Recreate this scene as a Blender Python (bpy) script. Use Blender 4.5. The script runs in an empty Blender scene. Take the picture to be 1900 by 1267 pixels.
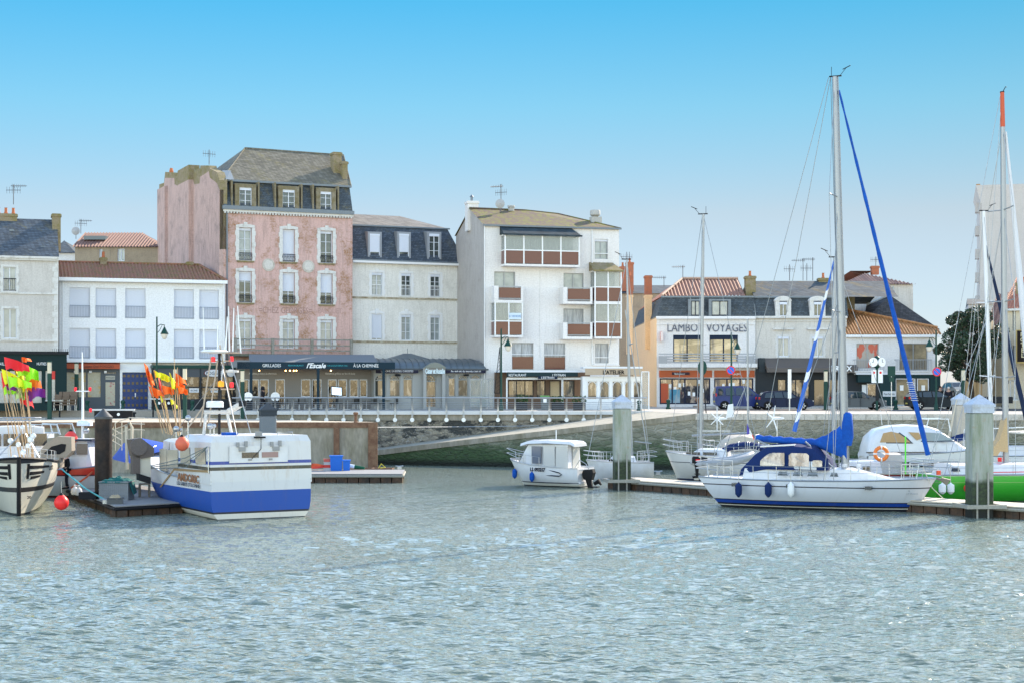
import bpy, math, random
from math import sin, cos, pi, radians, sqrt, atan2
from mathutils import Vector, Matrix, noise
random.seed(7)
SC = bpy.context.scene; COL = SC.collection
# ---------------- camera
FPX, CX, HY, EYE = 3000.0, 950.0, 714.0, 5.5
cd = bpy.data.cameras.new('camera'); cam = bpy.data.objects.new('camera', cd); COL.objects.link(cam)
cam.location = (0, 0, EYE); cam.rotation_euler = (pi/2, 0, 0)
cd.sensor_width = 36; cd.lens = 36*FPX/1900; cd.shift_y = (HY-633.5)/1900
cd.clip_start = .5; cd.clip_end = 3000
SC.camera = cam
# ---------------- sky, sun, exposure
SUN_AZ, SUN_EL = radians(40), radians(31)
w = bpy.data.worlds.new('World'); SC.world = w; w.use_nodes = True
nt = w.node_tree; bg = nt.nodes['Background']
sky = nt.nodes.new('ShaderNodeTexSky'); sky.sky_type = 'NISHITA'; sky.sun_disc = False
sky.sun_elevation = SUN_EL; sky.sun_rotation = SUN_AZ; sky.air_density = 1.0; sky.dust_density = .25; sky.ozone_density = 1.6
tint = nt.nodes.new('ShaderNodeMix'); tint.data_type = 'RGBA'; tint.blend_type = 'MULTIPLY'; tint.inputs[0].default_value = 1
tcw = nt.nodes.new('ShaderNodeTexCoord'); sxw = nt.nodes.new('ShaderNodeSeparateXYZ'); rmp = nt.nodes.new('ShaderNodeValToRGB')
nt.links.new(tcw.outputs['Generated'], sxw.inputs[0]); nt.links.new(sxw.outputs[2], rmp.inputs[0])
# hue of the clear winter sky by elevation, over the physical sky
for i, (p, c) in enumerate([(0, (.45, .56, .9)), (.04, (.44, .52, .73)), (.104, (.53, .53, .57)), (.169, (.345, .6, .645)), (.231, (.165, .585, .69)), (.3, (.9, .95, .92)), (.5, (1.0, .93, .84))]):
    e = rmp.color_ramp.elements[i] if i < 2 else rmp.color_ramp.elements.new(p)
    e.position = p; e.color = tuple(x*(.535 if p < .3 else 1) for x in c)+(1,)
# added fill: sky behind the camera and overhead raised to brighten shaded facades
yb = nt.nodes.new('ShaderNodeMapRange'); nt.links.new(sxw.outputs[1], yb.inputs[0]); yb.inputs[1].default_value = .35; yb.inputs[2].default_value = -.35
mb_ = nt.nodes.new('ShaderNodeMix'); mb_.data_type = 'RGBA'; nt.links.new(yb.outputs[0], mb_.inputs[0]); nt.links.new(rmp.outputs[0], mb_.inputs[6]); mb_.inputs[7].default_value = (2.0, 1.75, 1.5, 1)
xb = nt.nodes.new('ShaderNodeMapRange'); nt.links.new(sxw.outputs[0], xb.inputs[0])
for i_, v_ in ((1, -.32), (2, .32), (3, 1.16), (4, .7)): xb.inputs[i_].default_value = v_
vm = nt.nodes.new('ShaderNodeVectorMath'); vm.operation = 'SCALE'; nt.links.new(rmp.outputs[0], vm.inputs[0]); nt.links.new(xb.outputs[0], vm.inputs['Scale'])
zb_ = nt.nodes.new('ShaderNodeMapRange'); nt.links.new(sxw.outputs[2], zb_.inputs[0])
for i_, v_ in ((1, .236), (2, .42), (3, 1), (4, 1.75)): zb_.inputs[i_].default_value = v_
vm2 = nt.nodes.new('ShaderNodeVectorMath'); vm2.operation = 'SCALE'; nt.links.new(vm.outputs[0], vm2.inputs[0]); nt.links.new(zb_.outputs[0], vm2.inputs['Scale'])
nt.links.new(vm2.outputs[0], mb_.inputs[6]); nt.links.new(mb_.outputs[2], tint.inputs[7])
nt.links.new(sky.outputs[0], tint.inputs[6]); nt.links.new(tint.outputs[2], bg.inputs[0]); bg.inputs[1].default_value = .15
sl = bpy.data.lights.new('sun', 'SUN'); sun = bpy.data.objects.new('sun', sl); COL.objects.link(sun)
sl.energy = 4.2; sl.angle = radians(.5); sl.color = (1, .86, .68)
sd = Vector((sin(SUN_AZ)*cos(SUN_EL), cos(SUN_AZ)*cos(SUN_EL), sin(SUN_EL)))
sun.rotation_euler = sd.to_track_quat('Z', 'Y').to_euler()
SC.view_settings.view_transform = 'Standard'; SC.view_settings.look = 'None'
SC.view_settings.exposure = 1.25; SC.view_settings.gamma = 1
SC.cycles.max_bounces = 6; SC.cycles.diffuse_bounces = 3; SC.cycles.glossy_bounces = 3
SC.cycles.sample_clamp_indirect = 4

# ---------------- materials
def lin(c):
    return tuple(((x/255)/12.92 if x/255 <= .04045 else ((x/255+.055)/1.055)**2.4) for x in c)
MATS = {}
def _new(name):
    m = bpy.data.materials.new(name); m.use_nodes = True; t = m.node_tree
    return m, t, t.nodes['Principled BSDF']
class G:
    """tiny node-graph helper"""
    def __init__(s, t): s.t = t
    def n(s, typ, **k):
        x = s.t.nodes.new('ShaderNode'+typ)
        for a, b in k.items():
            if a.startswith('i'): s.setin(x, int(a[1:]), b)
            else: setattr(x, a, b)
        return x
    def setin(s, x, i, b):
        if hasattr(b, 'outputs'): b = b.outputs[0]
        if isinstance(b, bpy.types.NodeSocket): s.t.links.new(b, x.inputs[i])
        else: x.inputs[i].default_value = b
    def math(s, op, a, b=0.0, c=0.0):
        x = s.n('Math', operation=op); s.setin(x, 0, a); s.setin(x, 1, b); s.setin(x, 2, c); return x.outputs[0]
    def mix(s, f, a, b, mode='MIX'):
        x = s.n('Mix', data_type='RGBA', blend_type=mode); s.setin(x, 0, f)
        for i, c in ((6, a), (7, b)): s.setin(x, i, c if isinstance(c, bpy.types.NodeSocket) else tuple(c)[:3]+(1,))
        return x.outputs[2]
    def ramp(s, f, lo, hi):
        x = s.n('MapRange'); s.setin(x, 0, f); x.inputs[1].default_value = lo; x.inputs[2].default_value = hi; return x.outputs[0]
    def coord(s, kind='Object'):
        return s.n('TexCoord').outputs[kind]
    def wallc(s, src=None, sx=1, sz=1):
        p = s.n('SeparateXYZ', i0=src or s.coord())
        u = s.math('ADD', p.outputs[0], p.outputs[1])
        return s.n('CombineXYZ', i0=s.math('MULTIPLY', u, sx), i1=s.math('MULTIPLY', p.outputs[2], sz)).outputs[0], p
    def noise(s, vec, scale, detail=4, rough=.6):
        x = s.n('TexNoise'); s.t.links.new(vec, x.inputs['Vector']); x.inputs['Scale'].default_value = scale
        x.inputs['Detail'].default_value = detail; x.inputs['Roughness'].default_value = rough; return x.outputs[0]
    def bump(s, b, h, strength, dist=.05):
        x = s.n('Bump'); x.inputs['Strength'].default_value = strength; x.inputs['Distance'].default_value = dist
        s.t.links.new(h, x.inputs['Height']); s.t.links.new(x.outputs[0], b.inputs['Normal'])
def mat(name, c, rough=.6, var=.0, c2=None, scale=3, bump=0, metal=0, spec=.3, emit=0, coat=0, stretch=None, thr=(.35, .7), alpha=None, trans=0):
    if name in MATS: return MATS[name]
    if max(c) < .07 and spec == .3: spec = .12; rough = max(rough, .55)
    m, t, b = _new(name); g = G(t); b.inputs['Roughness'].default_value = rough; b.inputs['Metallic'].default_value = metal
    b.inputs['Specular IOR Level'].default_value = spec; b.inputs['Base Color'].default_value = tuple(c)+(1,)
    if coat: b.inputs['Coat Weight'].default_value = coat; b.inputs['Coat Roughness'].default_value = .08
    if emit: b.inputs['Emission Color'].default_value = tuple(c)+(1,); b.inputs['Emission Strength'].default_value = emit
    if trans: b.inputs['Transmission Weight'].default_value = trans
    if alpha is not None: b.inputs['Alpha'].default_value = alpha
    if var or c2 or bump:
        v = g.coord()
        if stretch:
            mp = g.n('Mapping'); t.links.new(v, mp.inputs[0]); mp.inputs['Scale'].default_value = stretch; v = mp.outputs[0]
        nz = g.noise(v, scale)
        if c2: col = g.mix(g.ramp(nz, *thr), c, c2)
        else: col = c
        if var:
            n2 = g.noise(v, scale*5.3, 5)
            k = g.ramp(n2, .25, .75); mn = g.mix(k, (1-var,)*3, (1+var*.6,)*3); col = g.mix(1.0, col, mn, 'MULTIPLY')
        if not isinstance(col, tuple): t.links.new(col, b.inputs['Base Color'])
        if bump: g.bump(b, g.noise(v, scale*8, 5), bump, .02)
    MATS[name] = m; return m
def plaster(name, c, stain=(.18, .16, .13), amt=.5, bump=.25, lich=None, lamt=.4, low=None):
    """rendered wall: rain streaks, blotches, optional lichen"""
    if name in MATS: return MATS[name]
    m, t, b = _new(name); g = G(t); b.inputs['Roughness'].default_value = .85; b.inputs['Specular IOR Level'].default_value = .2
    v, p = g.wallc()
    st, _ = g.wallc(None, 3.2, .28)
    streak = g.ramp(g.noise(st, 1.6, 6, .7), .46, .78)
    blot = g.ramp(g.noise(v, .55, 6, .72), .48, .8)
    f = g.math('MULTIPLY', g.math('MAXIMUM', g.math('MULTIPLY', streak, .8), blot), amt)
    col = g.mix(f, c, stain)
    fine = g.ramp(g.noise(v, 9, 5, .7), .3, .7)
    col = g.mix(1.0, col, g.mix(fine, (.84,)*3, (1.1,)*3), 'MULTIPLY')
    if lich:
        l = g.math('MULTIPLY', g.ramp(g.noise(v, .55, 8, .8), .5, .6), lamt)
        l = g.math('MULTIPLY', l, g.ramp(g.noise(v, 7, 3), .38, .6)); col = g.mix(l, col, lich)
    t.links.new(col, b.inputs['Base Color']); g.bump(b, g.noise(v, 22, 4), bump, .02)
    MATS[name] = m; return m
def slate(name, c=(.085, .105, .13), lich=(.2, .17, .06), lamt=.45, bw=.28):
    if name in MATS: return MATS[name]
    m, t, b = _new(name); g = G(t); b.inputs['Roughness'].default_value = .75; b.inputs['Specular IOR Level'].default_value = .15
    v, p = g.wallc()
    br = g.n('TexBrick'); t.links.new(v, br.inputs['Vector']); br.inputs['Scale'].default_value = 1
    br.inputs['Brick Width'].default_value = bw; br.inputs['Row Height'].default_value = .14; br.inputs['Mortar Size'].default_value = .012
    br.inputs['Color1'].default_value = tuple(x*1.25 for x in c)+(1,); br.inputs['Color2'].default_value = tuple(x*.72 for x in c)+(1,)
    br.inputs['Mortar'].default_value = tuple(x*.35 for x in c)+(1,); br.inputs['Bias'].default_value = 0
    big = g.ramp(g.noise(v, .7, 7, .75), .5, .68); sp = g.ramp(g.noise(v, 5, 4, .7), .42, .6)
    col = g.mix(g.math('MULTIPLY', g.math('MULTIPLY', big, sp), lamt), br.outputs[0], lich)
    t.links.new(col, b.inputs['Base Color']); g.bump(b, br.outputs['Fac'], -.4, .02)
    MATS[name] = m; return m
def tilemat(name, c, c2, lich=(.12, .11, .04), lamt=.5):
    if name in MATS: return MATS[name]
    m, t, b = _new(name); g = G(t); b.inputs['Roughness'].default_value = .8
    v = g.coord(); n1 = g.noise(v, 2.2, 8, .8); n2 = g.noise(v, 9, 3)
    col = g.mix(g.ramp(n2, .35, .65), c, c2); col = g.mix(g.math('MULTIPLY', g.ramp(n1, .45, .6), lamt), col, lich)
    wv = g.n('TexWave', wave_type='BANDS', bands_direction='Y'); t.links.new(v, wv.inputs[0]); wv.inputs['Scale'].default_value = 1.1
    t.links.new(col, b.inputs['Base Color']); g.bump(b, wv.outputs[1], .5, .05)
    MATS[name] = m; return m
def rubble(name, c1, c2, mortar, scale=2.4, algae=None, zlo=1.0, zhi=2.2, patch=.45, dark=None):
    """rubble masonry with weed on its lower courses (world heights)"""
    if name in MATS: return MATS[name]
    m, t, b = _new(name); g = G(t); b.inputs['Roughness'].default_value = .85
    v, p = g.wallc(None, .75, 1.25)
    dist = g.n('TexNoise'); t.links.new(v, dist.inputs['Vector']); dist.inputs['Scale'].default_value = 3
    v2 = g.n('VectorMath', operation='ADD'); t.links.new(v, v2.inputs[0])
    sc2 = g.n('VectorMath', operation='SCALE'); t.links.new(dist.outputs[1], sc2.inputs[0]); sc2.inputs['Scale'].default_value = .3
    t.links.new(sc2.outputs[0], v2.inputs[1])
    vo = g.n('TexVoronoi', feature='DISTANCE_TO_EDGE'); t.links.new(v2.outputs[0], vo.inputs['Vector']); vo.inputs['Scale'].default_value = scale
    vc = g.n('TexVoronoi'); t.links.new(v2.outputs[0], vc.inputs['Vector']); vc.inputs['Scale'].default_value = scale
    r = g.n('SeparateColor', i0=vc.outputs['Color'])
    stone = g.mix(r.outputs[0], c1, c2)
    mm = g.math('MULTIPLY', g.ramp(vo.outputs[0], .1, .03), g.ramp(g.noise(v, .5, 5, .7), .44, .66))
    col = g.mix(mm, stone, mortar)
    if dark: col = g.mix(g.math('MULTIPLY', g.ramp(g.noise(v, .7, 6, .75), 1-patch, 1.05-patch), .9), col, dark)
    if algae:
        z = g.math('ADD', p.outputs[2], g.math('MULTIPLY', g.math('SUBTRACT', g.noise(v, 1.1, 8, .8), .5), 4.2))
        col = g.mix(g.math('MULTIPLY', g.ramp(z, zhi, zlo), .93), col, g.mix(g.ramp(g.noise(v, 6, 4), .35, .65), algae, tuple(x*.45 for x in algae)))
        col = g.mix(g.ramp(p.outputs[2], .55, .2), col, (.012, .016, .01))
    t.links.new(col, b.inputs['Base Color']); g.bump(b, g.math('ADD', g.ramp(vo.outputs[0], 0, .15), g.noise(v, 9, 4)), .7, .08)
    MATS[name] = m; return m
def bands(name, levels, rough=.3, axis=2, coat=.2, dirt=.25, dcol=(.25, .2, .12)):
    """paint in horizontal bands at real heights above the waterline: [(z_from, colour), ...] rising"""
    if name in MATS: return MATS[name]
    m, t, b = _new(name); g = G(t); b.inputs['Roughness'].default_value = rough; b.inputs['Coat Weight'].default_value = coat
    p = g.n('SeparateXYZ', i0=g.coord()); col = levels[0][1]
    for z, c in levels[1:]:
        col = g.mix(g.math('GREATER_THAN', p.outputs[axis], z), col, c)
    st, _ = g.wallc(None, 2.5, .5); col = g.mix(g.math('MULTIPLY', g.ramp(g.noise(st, 1.5, 6, .7), .52, .85), dirt), col, dcol)
    t.links.new(col, b.inputs['Base Color']); MATS[name] = m; return m

# ---------------- geometry
class MB:
    def __init__(s): s.v = []; s.f = []; s.m = []; s.k = 0
    def add(s, vs, fs):
        n = len(s.v); s.v += [tuple(p) for p in vs]
        for f in fs: s.f.append(tuple(n+i for i in f)); s.m.append(s.k)
        return s
    def box(s, x0, x1, y0, y1, z0, z1):
        return s.add([(x, y, z) for z in (z0, z1) for y in (y0, y1) for x in (x0, x1)],
            [(0, 2, 3, 1), (4, 5, 7, 6), (0, 1, 5, 4), (2, 6, 7, 3), (0, 4, 6, 2), (1, 3, 7, 5)])
    def cbox(s, x0, x1, y0, y1, z0, z1, c=.02):
        """box with bevelled edges (in plan and at the top)"""
        P = [(x0+c, y0), (x1-c, y0), (x1, y0+c), (x1, y1-c), (x1-c, y1), (x0+c, y1), (x0, y1-c), (x0, y0+c)]
        cx, cy = (x0+x1)/2, (y0+y1)/2
        kx, ky = 1-2*c/abs(x1-x0), 1-2*c/abs(y1-y0)
        R = []
        for z, sh in ((z0, 1), (z1-c, 1), (z1, 0)):
            R.append([(x if sh else cx+(x-cx)*kx, y if sh else cy+(y-cy)*ky, z) for x, y in P])
        return s.loft(R, True, True)
    def poly(s, pts): return s.add(pts, [tuple(range(len(pts)))])
    def loft(s, rings, closed=True, caps=False):
        n = len(rings[0]); vs = [p for r in rings for p in r]; fs = []
        for i in range(len(rings)-1):
            for j in range(n if closed else n-1):
                a = i*n+j; b_ = i*n+(j+1) % n; fs.append((a, b_, b_+n, a+n))
        if caps: fs.append(tuple(range(n-1, -1, -1))); fs.append(tuple((len(rings)-1)*n+j for j in range(n)))
        return s.add(vs, fs)
    def ext(s, pts, d):
        """extrude polygon by vector d"""
        d = Vector(d); a = [Vector(p) for p in pts]; return s.loft([a, [p+d for p in a]], True, True)
    def tube(s, pts, r, n=6, caps=True):
        P = [Vector(p) for p in pts]; R = r if isinstance(r, (list, tuple)) else [r]*len(P); rings = []
        up0 = None
        for i, p in enumerate(P):
            t = (P[min(i+1, len(P)-1)]-P[max(i-1, 0)]).normalized()
            if up0 is None: up0 = Vector((0, 0, 1)) if abs(t.z) < .9 else Vector((1, 0, 0))
            a = t.cross(up0)
            if a.length < 1e-4: a = t.cross(Vector((0, 1, 0)))
            a.normalize(); b_ = t.cross(a)
            rings.append([p+a*(cos(2*pi*j/n)*R[i])+b_*(sin(2*pi*j/n)*R[i]) for j in range(n)])
        return s.loft(rings, True, caps)
    def lathe(s, prof, c=(0, 0, 0), n=16, sx=1, sy=1):
        return s.loft([[(c[0]+r*cos(2*pi*j/n)*sx, c[1]+r*sin(2*pi*j/n)*sy, c[2]+z) for j in range(n)] for r, z in prof], True, True)
    def ball(s, c, r, n=12, sz=1):
        return s.lathe([(max(r*sin(pi*i/8), .001), -r*sz*cos(pi*i/8)) for i in range(9)], c, n)
    def disc(s, c, r, nrm, th=.03, n=16):
        q = Vector(nrm).normalized(); return s.tube([Vector(c), Vector(c)+q*th], r, n)
    def build(s, name, m, parent=None, smooth=False, loc=None, rz=0):
        me = bpy.data.meshes.new(name); me.from_pydata(s.v, [], s.f)
        ms = m if isinstance(m, (list, tuple)) else [m]
        for x in ms: me.materials.append(x)
        if len(ms) > 1: me.polygons.foreach_set('material_index', s.m)
        if smooth:
            me.polygons.foreach_set('use_smooth', [True]*len(me.polygons))
            me.set_sharp_from_angle(angle=radians(smooth if smooth > 1 else 40))
        me.update()
        o = bpy.data.objects.new(name, me); COL.objects.link(o)
        if parent: o.parent = parent
        if loc: o.location = loc
        if rz: o.rotation_euler = (0, 0, rz)
        return o
def tag(o, label, cat=None, group=None, kind=None):
    if label: o['label'] = label
    if cat: o['category'] = cat
    if group: o['group'] = group
    if kind: o['kind'] = kind
    return o
def thing(name, label, cat, loc=(0, 0, 0), rz=0, group=None):
    o = bpy.data.objects.new(name, None); COL.objects.link(o); o.empty_display_size = .3
    o.location = loc; o.rotation_euler = (0, 0, rz); return tag(o, label, cat, group)
def dup(root, loc, rz=0, label=None, group=None, scale=None):
    r = root.copy(); COL.objects.link(r); r.location = loc; r.rotation_euler = (0, 0, rz)
    if scale: r.scale = (scale,)*3
    if label: r['label'] = label
    if group: r['group'] = group
    for ch in list(root.children):
        c = ch.copy(); COL.objects.link(c); c.parent = r
        for k in list(ch.children):
            d = k.copy(); COL.objects.link(d); d.parent = c
    return r
def W(px, py, Y):
    """world point seen at a photo pixel at depth Y"""
    return Vector(((px-CX)*Y/FPX, Y, EYE-(py-HY)*Y/FPX))
class F:
    """a frame standing at a real place: local x along it, y away from the quayside, z up"""
    def __init__(s, px, Y, deg, gz=3.65):
        s.a = radians(deg); s.o = Vector(((px-CX)*Y/FPX, Y, gz)); s.gz = gz
        s.d = Vector((cos(s.a), sin(s.a))); s.n = Vector((-sin(s.a), cos(s.a)))
    def U(s, px, v=0):
        k = (px-CX)/FPX; ox, oy = s.o.x+s.n.x*v, s.o.y+s.n.y*v
        return (k*oy-ox)/(s.d.x-k*s.d.y)
    def Z(s, py, px, v=0):
        u = s.U(px, v); Y = s.o.y+u*s.d.y+v*s.n.y
        return EYE-(py-HY)*Y/FPX-s.gz
    def V(s, px, u=0):
        """depth v at which the line u=const is seen at px"""
        k = (px-CX)/FPX; ox, oy = s.o.x+s.d.x*u, s.o.y+s.d.y*u
        return (k*oy-ox)/(s.n.x-k*s.n.y)
    def thing(s, name, label, cat, group=None):
        return thing(name, label, cat, tuple(s.o), s.a, group)
FONTS = {}
def text(s, size, m, parent=None, loc=(0, 0, 0), rot=(pi/2, 0, 0), name='lettering', width=None, align='CENTER', ext=.012, shear=0, bold=0, spacing=1):
    c = bpy.data.curves.new('t', 'FONT'); c.body = s; c.size = size; c.extrude = ext; c.align_x = align; c.resolution_u = 2
    c.shear = shear; c.offset = bold; c.space_character = spacing
    o = bpy.data.objects.new('t', c); COL.objects.link(o); bpy.context.view_layer.update()
    me = bpy.data.meshes.new_from_object(o); bpy.data.objects.remove(o)
    if width and me.vertices:
        xs = [v.co.x for v in me.vertices]; k = width/(max(xs)-min(xs))
        for v in me.vertices: v.co.x *= k
    me.materials.clear(); me.materials.append(m); r = bpy.data.objects.new(name, me); COL.objects.link(r)
    r.location = loc; r.rotation_euler = rot
    if parent: r.parent = parent
    return r
# ---------------- palette
WHITE = mat('white_paint', (.75, .77, .78), .45, var=.06, scale=2)
PVC = mat('white_window_frame', (.62, .66, .72), .35)
GLASS = mat('window_glass', (.02, .028, .03), .06, spec=.7, c2=(.07, .09, .09), scale=2.2)
GLASSL = mat('window_glass_with_curtain', (.33, .37, .37), .15, spec=.8, c2=(.2, .24, .25), scale=1.6)
SHUT = mat('roller_shutter', (.62, .66, .74), .5, var=.04, scale=2)
CURT = mat('net_curtain', (.5, .52, .53), .3, c2=(.24, .25, .27), scale=2.4, stretch=(5, 5, .5))
ZINC = mat('zinc', (.16, .19, .22), .45, var=.15, metal=.4, scale=2)
IRON = mat('black_iron', (.02, .022, .025), .5)
DARK = mat('dark_interior', (.015, .016, .018), .7)
STEEL = mat('stainless_steel', (.4, .42, .44), .35, metal=.7, var=.1)
ALU = mat('aluminium_mast', (.3, .32, .34), .4, metal=.5, var=.08)
WIRE = mat('wire', (.3, .32, .34), .4, metal=.6)
STONE = mat('pale_stone', (.52, .49, .44), .85, var=.25, c2=(.33, .3, .25), scale=2.5, bump=.3, thr=(.5, .75))
BRICK = mat('chimney_brick', (.42, .14, .07), .85, var=.25, c2=(.3, .14, .09), scale=4, bump=.3)
TERRA = mat('terracotta', (.45, .15, .07), .8, var=.2)
MOSS = mat('mossy_render', (.28, .23, .16), .9, var=.3, c2=(.2, .17, .06), scale=2, bump=.4)
GREEN = mat('dark_green_paint', (.006, .045, .035), .5, spec=.25)
GRN2 = mat('shopfront_green', (.01, .028, .03), .5, var=.2, spec=.3)
NAVY = mat('navy_blue', (.012, .022, .045), .5)
TXT = mat('white_lettering', (.8, .82, .82), .5)
ROPE = mat('pale_rope', (.5, .46, .38), .8)
# ---------------- water
WAVE = .0078
def make_water():
    m, t, b = _new('harbour_water'); g = G(t)
    b.inputs['Roughness'].default_value = .06; b.inputs['IOR'].default_value = 1.45
    b.inputs['Specular IOR Level'].default_value = .5
    v = g.coord(); 
    c = g.mix(g.ramp(g.noise(v, .05, 3), .35, .7), (.16, .19, .145), (.2, .23, .185)); t.links.new(c, b.inputs['Base Color'])
    def layer(sx, sy, sc, det):
        mp = g.n('Mapping'); t.links.new(v, mp.inputs[0]); mp.inputs['Scale'].default_value = (sx, sy, 1); return g.noise(mp.outputs[0], sc, det, .6)
    def ridge(n): return g.math('SUBTRACT', 1.0, g.math('MULTIPLY', g.math('ABSOLUTE', g.math('SUBTRACT', n, .5)), 4.0))
    d = g.math('MULTIPLY', ridge(layer(.45, 1.2, 3.0, 3)), .1); e = g.math('MULTIPLY', layer(.6, 1.1, 6, 2), .09); h_ = g.math('MULTIPLY', layer(.42, 1.2, 3.4, 2), .34)
    k = g.math('ADD', .75, g.math('MULTIPLY', g.ramp(layer(.25, .6, .12, 4), .38, .62), .6))
    g.bump(b, g.math('MULTIPLY', g.math('ADD', h_, g.math('ADD', d, e)), k), 1.0, .36)
    MATS['w'] = m
    import numpy as np
    R_ = np.random.RandomState(5); ys = [14.0]
    while ys[-1] < 116: ys.append(ys[-1]+max(.07, ys[-1]**2/17700*.62*1.9))
    ys = np.array(ys); nc = 1500; s_ = np.linspace(-1, 1, nc); Yg, S_ = np.meshgrid(ys, s_, indexing='ij'); Xg = S_*Yg*.42; Zg = np.zeros_like(Xg)
    dy = np.gradient(ys)[:, None]; patch = np.zeros_like(Xg)
    for k in range(9):
        a_ = R_.uniform(0, 2*np.pi); kk = R_.uniform(.12, .5); patch += np.sin(Xg*np.cos(a_)*kk*.6+Yg*np.sin(a_)*kk+R_.uniform(0, 6.28))
    amp = np.clip(1+patch*.13, .5, 1.6)
    for k in range(64):
        lam = .2*(5.2)**(k/63.0)*R_.uniform(.9, 1.1); th = R_.normal(1.5, .36); kx, ky = 2*np.pi/lam*np.cos(th), 2*np.pi/lam*np.sin(th)
        fade = np.clip((lam/dy-1.6)/1.6, 0, 1); ph = kx*Xg+ky*Yg+R_.uniform(0, 6.28)+.6*patch*.5; w_ = np.sin(ph); Zg += fade*WAVE*lam**.95*(1 if lam < .9 else .55)*(w_-.28*np.cos(2*ph))
    Zg *= amp; nr = len(ys); me = bpy.data.meshes.new('water'); co = np.stack([Xg, Yg, Zg], -1).reshape(-1, 3)
    idx = np.arange(nr*nc).reshape(nr, nc); fq = np.stack([idx[:-1, :-1], idx[:-1, 1:], idx[1:, 1:], idx[1:, :-1]], -1).reshape(-1, 4)
    ex = np.array([[-260, -30, 0], [260, -30, 0], [260, 150, 0], [-260, 150, 0], [-14*.42, 14, 0], [14*.42, 14, 0], [ys[-1]*.42, ys[-1], 0], [-ys[-1]*.42, ys[-1], 0]]); n0 = nr*nc
    fe = np.array([[0, 1, 5, 4], [1, 2, 6, 5], [2, 3, 7, 6], [3, 0, 4, 7]])+n0; co = np.concatenate([co, ex]); fq = np.concatenate([fq, fe])
    me.vertices.add(len(co)); me.vertices.foreach_set('co', co.astype('f').ravel()); me.loops.add(fq.size); me.loops.foreach_set('vertex_index', fq.astype('i').ravel()); me.polygons.add(len(fq)); me.polygons.foreach_set('loop_start', np.arange(0, fq.size, 4, dtype='i')); me.polygons.foreach_set('use_smooth', np.ones(len(fq), bool)); me.update(); me.materials.append(m)
    o = bpy.data.objects.new('water', me); COL.objects.link(o); tag(o, 'green grey rippled harbour water', None, None, 'structure')
    q = MB().poly([(-260, -20, -3), (260, -20, -3), (260, 150, -3), (-260, 150, -3)])
    tag(q.build('seabed', mat('mud', (.05, .05, .035), .9)), 'muddy harbour bed under the water', None, None, 'structure')
make_water()
# ---------------- quay, pier, ramp
QZ = 3.65
def X(px, Y): return (px-CX)*Y/FPX
A0 = (X(392, 115), 115); A1 = (X(1205, 115), 115); B1_ = (X(1290, 104.5), 104.5); C1 = (X(2400, 101), 101)
paving = mat('quay_paving', (.42, .39, .34), .8, var=.12, c2=(.33, .31, .28), scale=.6, bump=.2)
q = MB(); edge = [(-150, 119.5), (A0[0], 119.5), A0, A1, B1_, C1, (400, 101)]
q.poly([(x, y, QZ) for x, y in edge]+[(400, 1500, QZ), (-150*4, 1500, QZ), (-600, 119.5, QZ)])
tag(q.build('pavement', paving), 'pale paved quay in front of the buildings', None, None, 'structure')
asph = mat('asphalt', (.075, .075, .08), .85, var=.2, c2=(.1, .1, .1), scale=2, bump=.3)
q = MB().poly([(X(1300, 117), 116.5, QZ+.004), (120, 113.5, QZ+.004), (120, 126, QZ+.004), (X(1300, 127), 128, QZ+.004)])
tag(q.build('road', asph), 'grey asphalt quay road with parked cars', None, None, 'structure')
q = MB().box(X(1300, 128), 120, 128.2, 128.45, QZ, QZ+.13); tag(q.build('kerb', STONE), 'stone kerb along the road', None, None, 'structure')
q = MB().box(X(1310, 128), 120, 128.45, 139, QZ+.004, QZ+.125); tag(q.build('sidewalk', paving), 'raised pavement before the shops', None, None, 'structure')
conc = mat('old_concrete', (.33, .3, .25), .85, var=.25, c2=(.2, .18, .13), scale=1.2, bump=.4, stretch=(1, 1, .35))
RUB = rubble('quay_rubble', (.17, .15, .12), (.32, .28, .21), (.42, .4, .36), 3.4, None, dark=(.028, .032, .032), patch=.52)
RUBG = rubble('weedy_rubble', (.2, .19, .15), (.32, .3, .24), (.4, .4, .35), 3.2, (.035, .085, .022), .9, 2.7)
# wall under the railing
r = thing('quay_wall', 'dark rubble wall with a concrete coping under the steel railing', 'wall')
MB().box(A0[0], A1[0], 115.0, 116, -2, 3.0).build('masonry', RUB, r)
MB().box(A0[0], A1[0], 114.93, 116, 3.0, 3.42).build('coping', conc, r)
MB().box(A0[0], A1[0]+.2, 114.7, 116, 3.42, QZ+.02).build('deck_edge', mat('pale_deck_edge', (.55, .56, .56), .6, var=.1), r)
# ramp
def rampz(px): return 0.95+(3.62-.95)*min(1, max(0, (px-700)/(1290-700)))**.92
n = 24; top = MB(); rows = []
ramp_root = thing('boat_ramp', 'long sloping stone boat ramp with weed covered rubble side', 'ramp')
for i in range(n+1):
    px = 640+(1290-640)*i/n; Yf = 112.0+(104.5-112.0)*(px-700)/590; z = rampz(px)
    x = X(px, Yf); tb = (x-X(640, 112.8))/(B1_[0]-X(640, 112.8)); xb = A0[0]*0+X(640, 115)+(A1[0]-X(640, 115))*tb
    rows.append((x, Yf, z, xb))
for a, b in zip(rows, rows[1:]):
    top.add([(a[0], a[1], a[2]), (b[0], b[1], b[2]), (b[3], 114.98, b[2]+.03), (a[3], 114.98, a[2]+.03)], [(0, 1, 2, 3)])
top.build('slope', mat('ramp_concrete', (.4, .37, .3), .85, var=.2, c2=(.26, .26, .22), scale=1.5), ramp_root)
q = MB()
for a, b in zip(rows, rows[1:]):
    q.add([(a[0], a[1], -2), (b[0], b[1], -2), (b[0], b[1], b[2]-.32), (a[0], a[1], a[2]-.32)], [(0, 1, 2, 3)])
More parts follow.
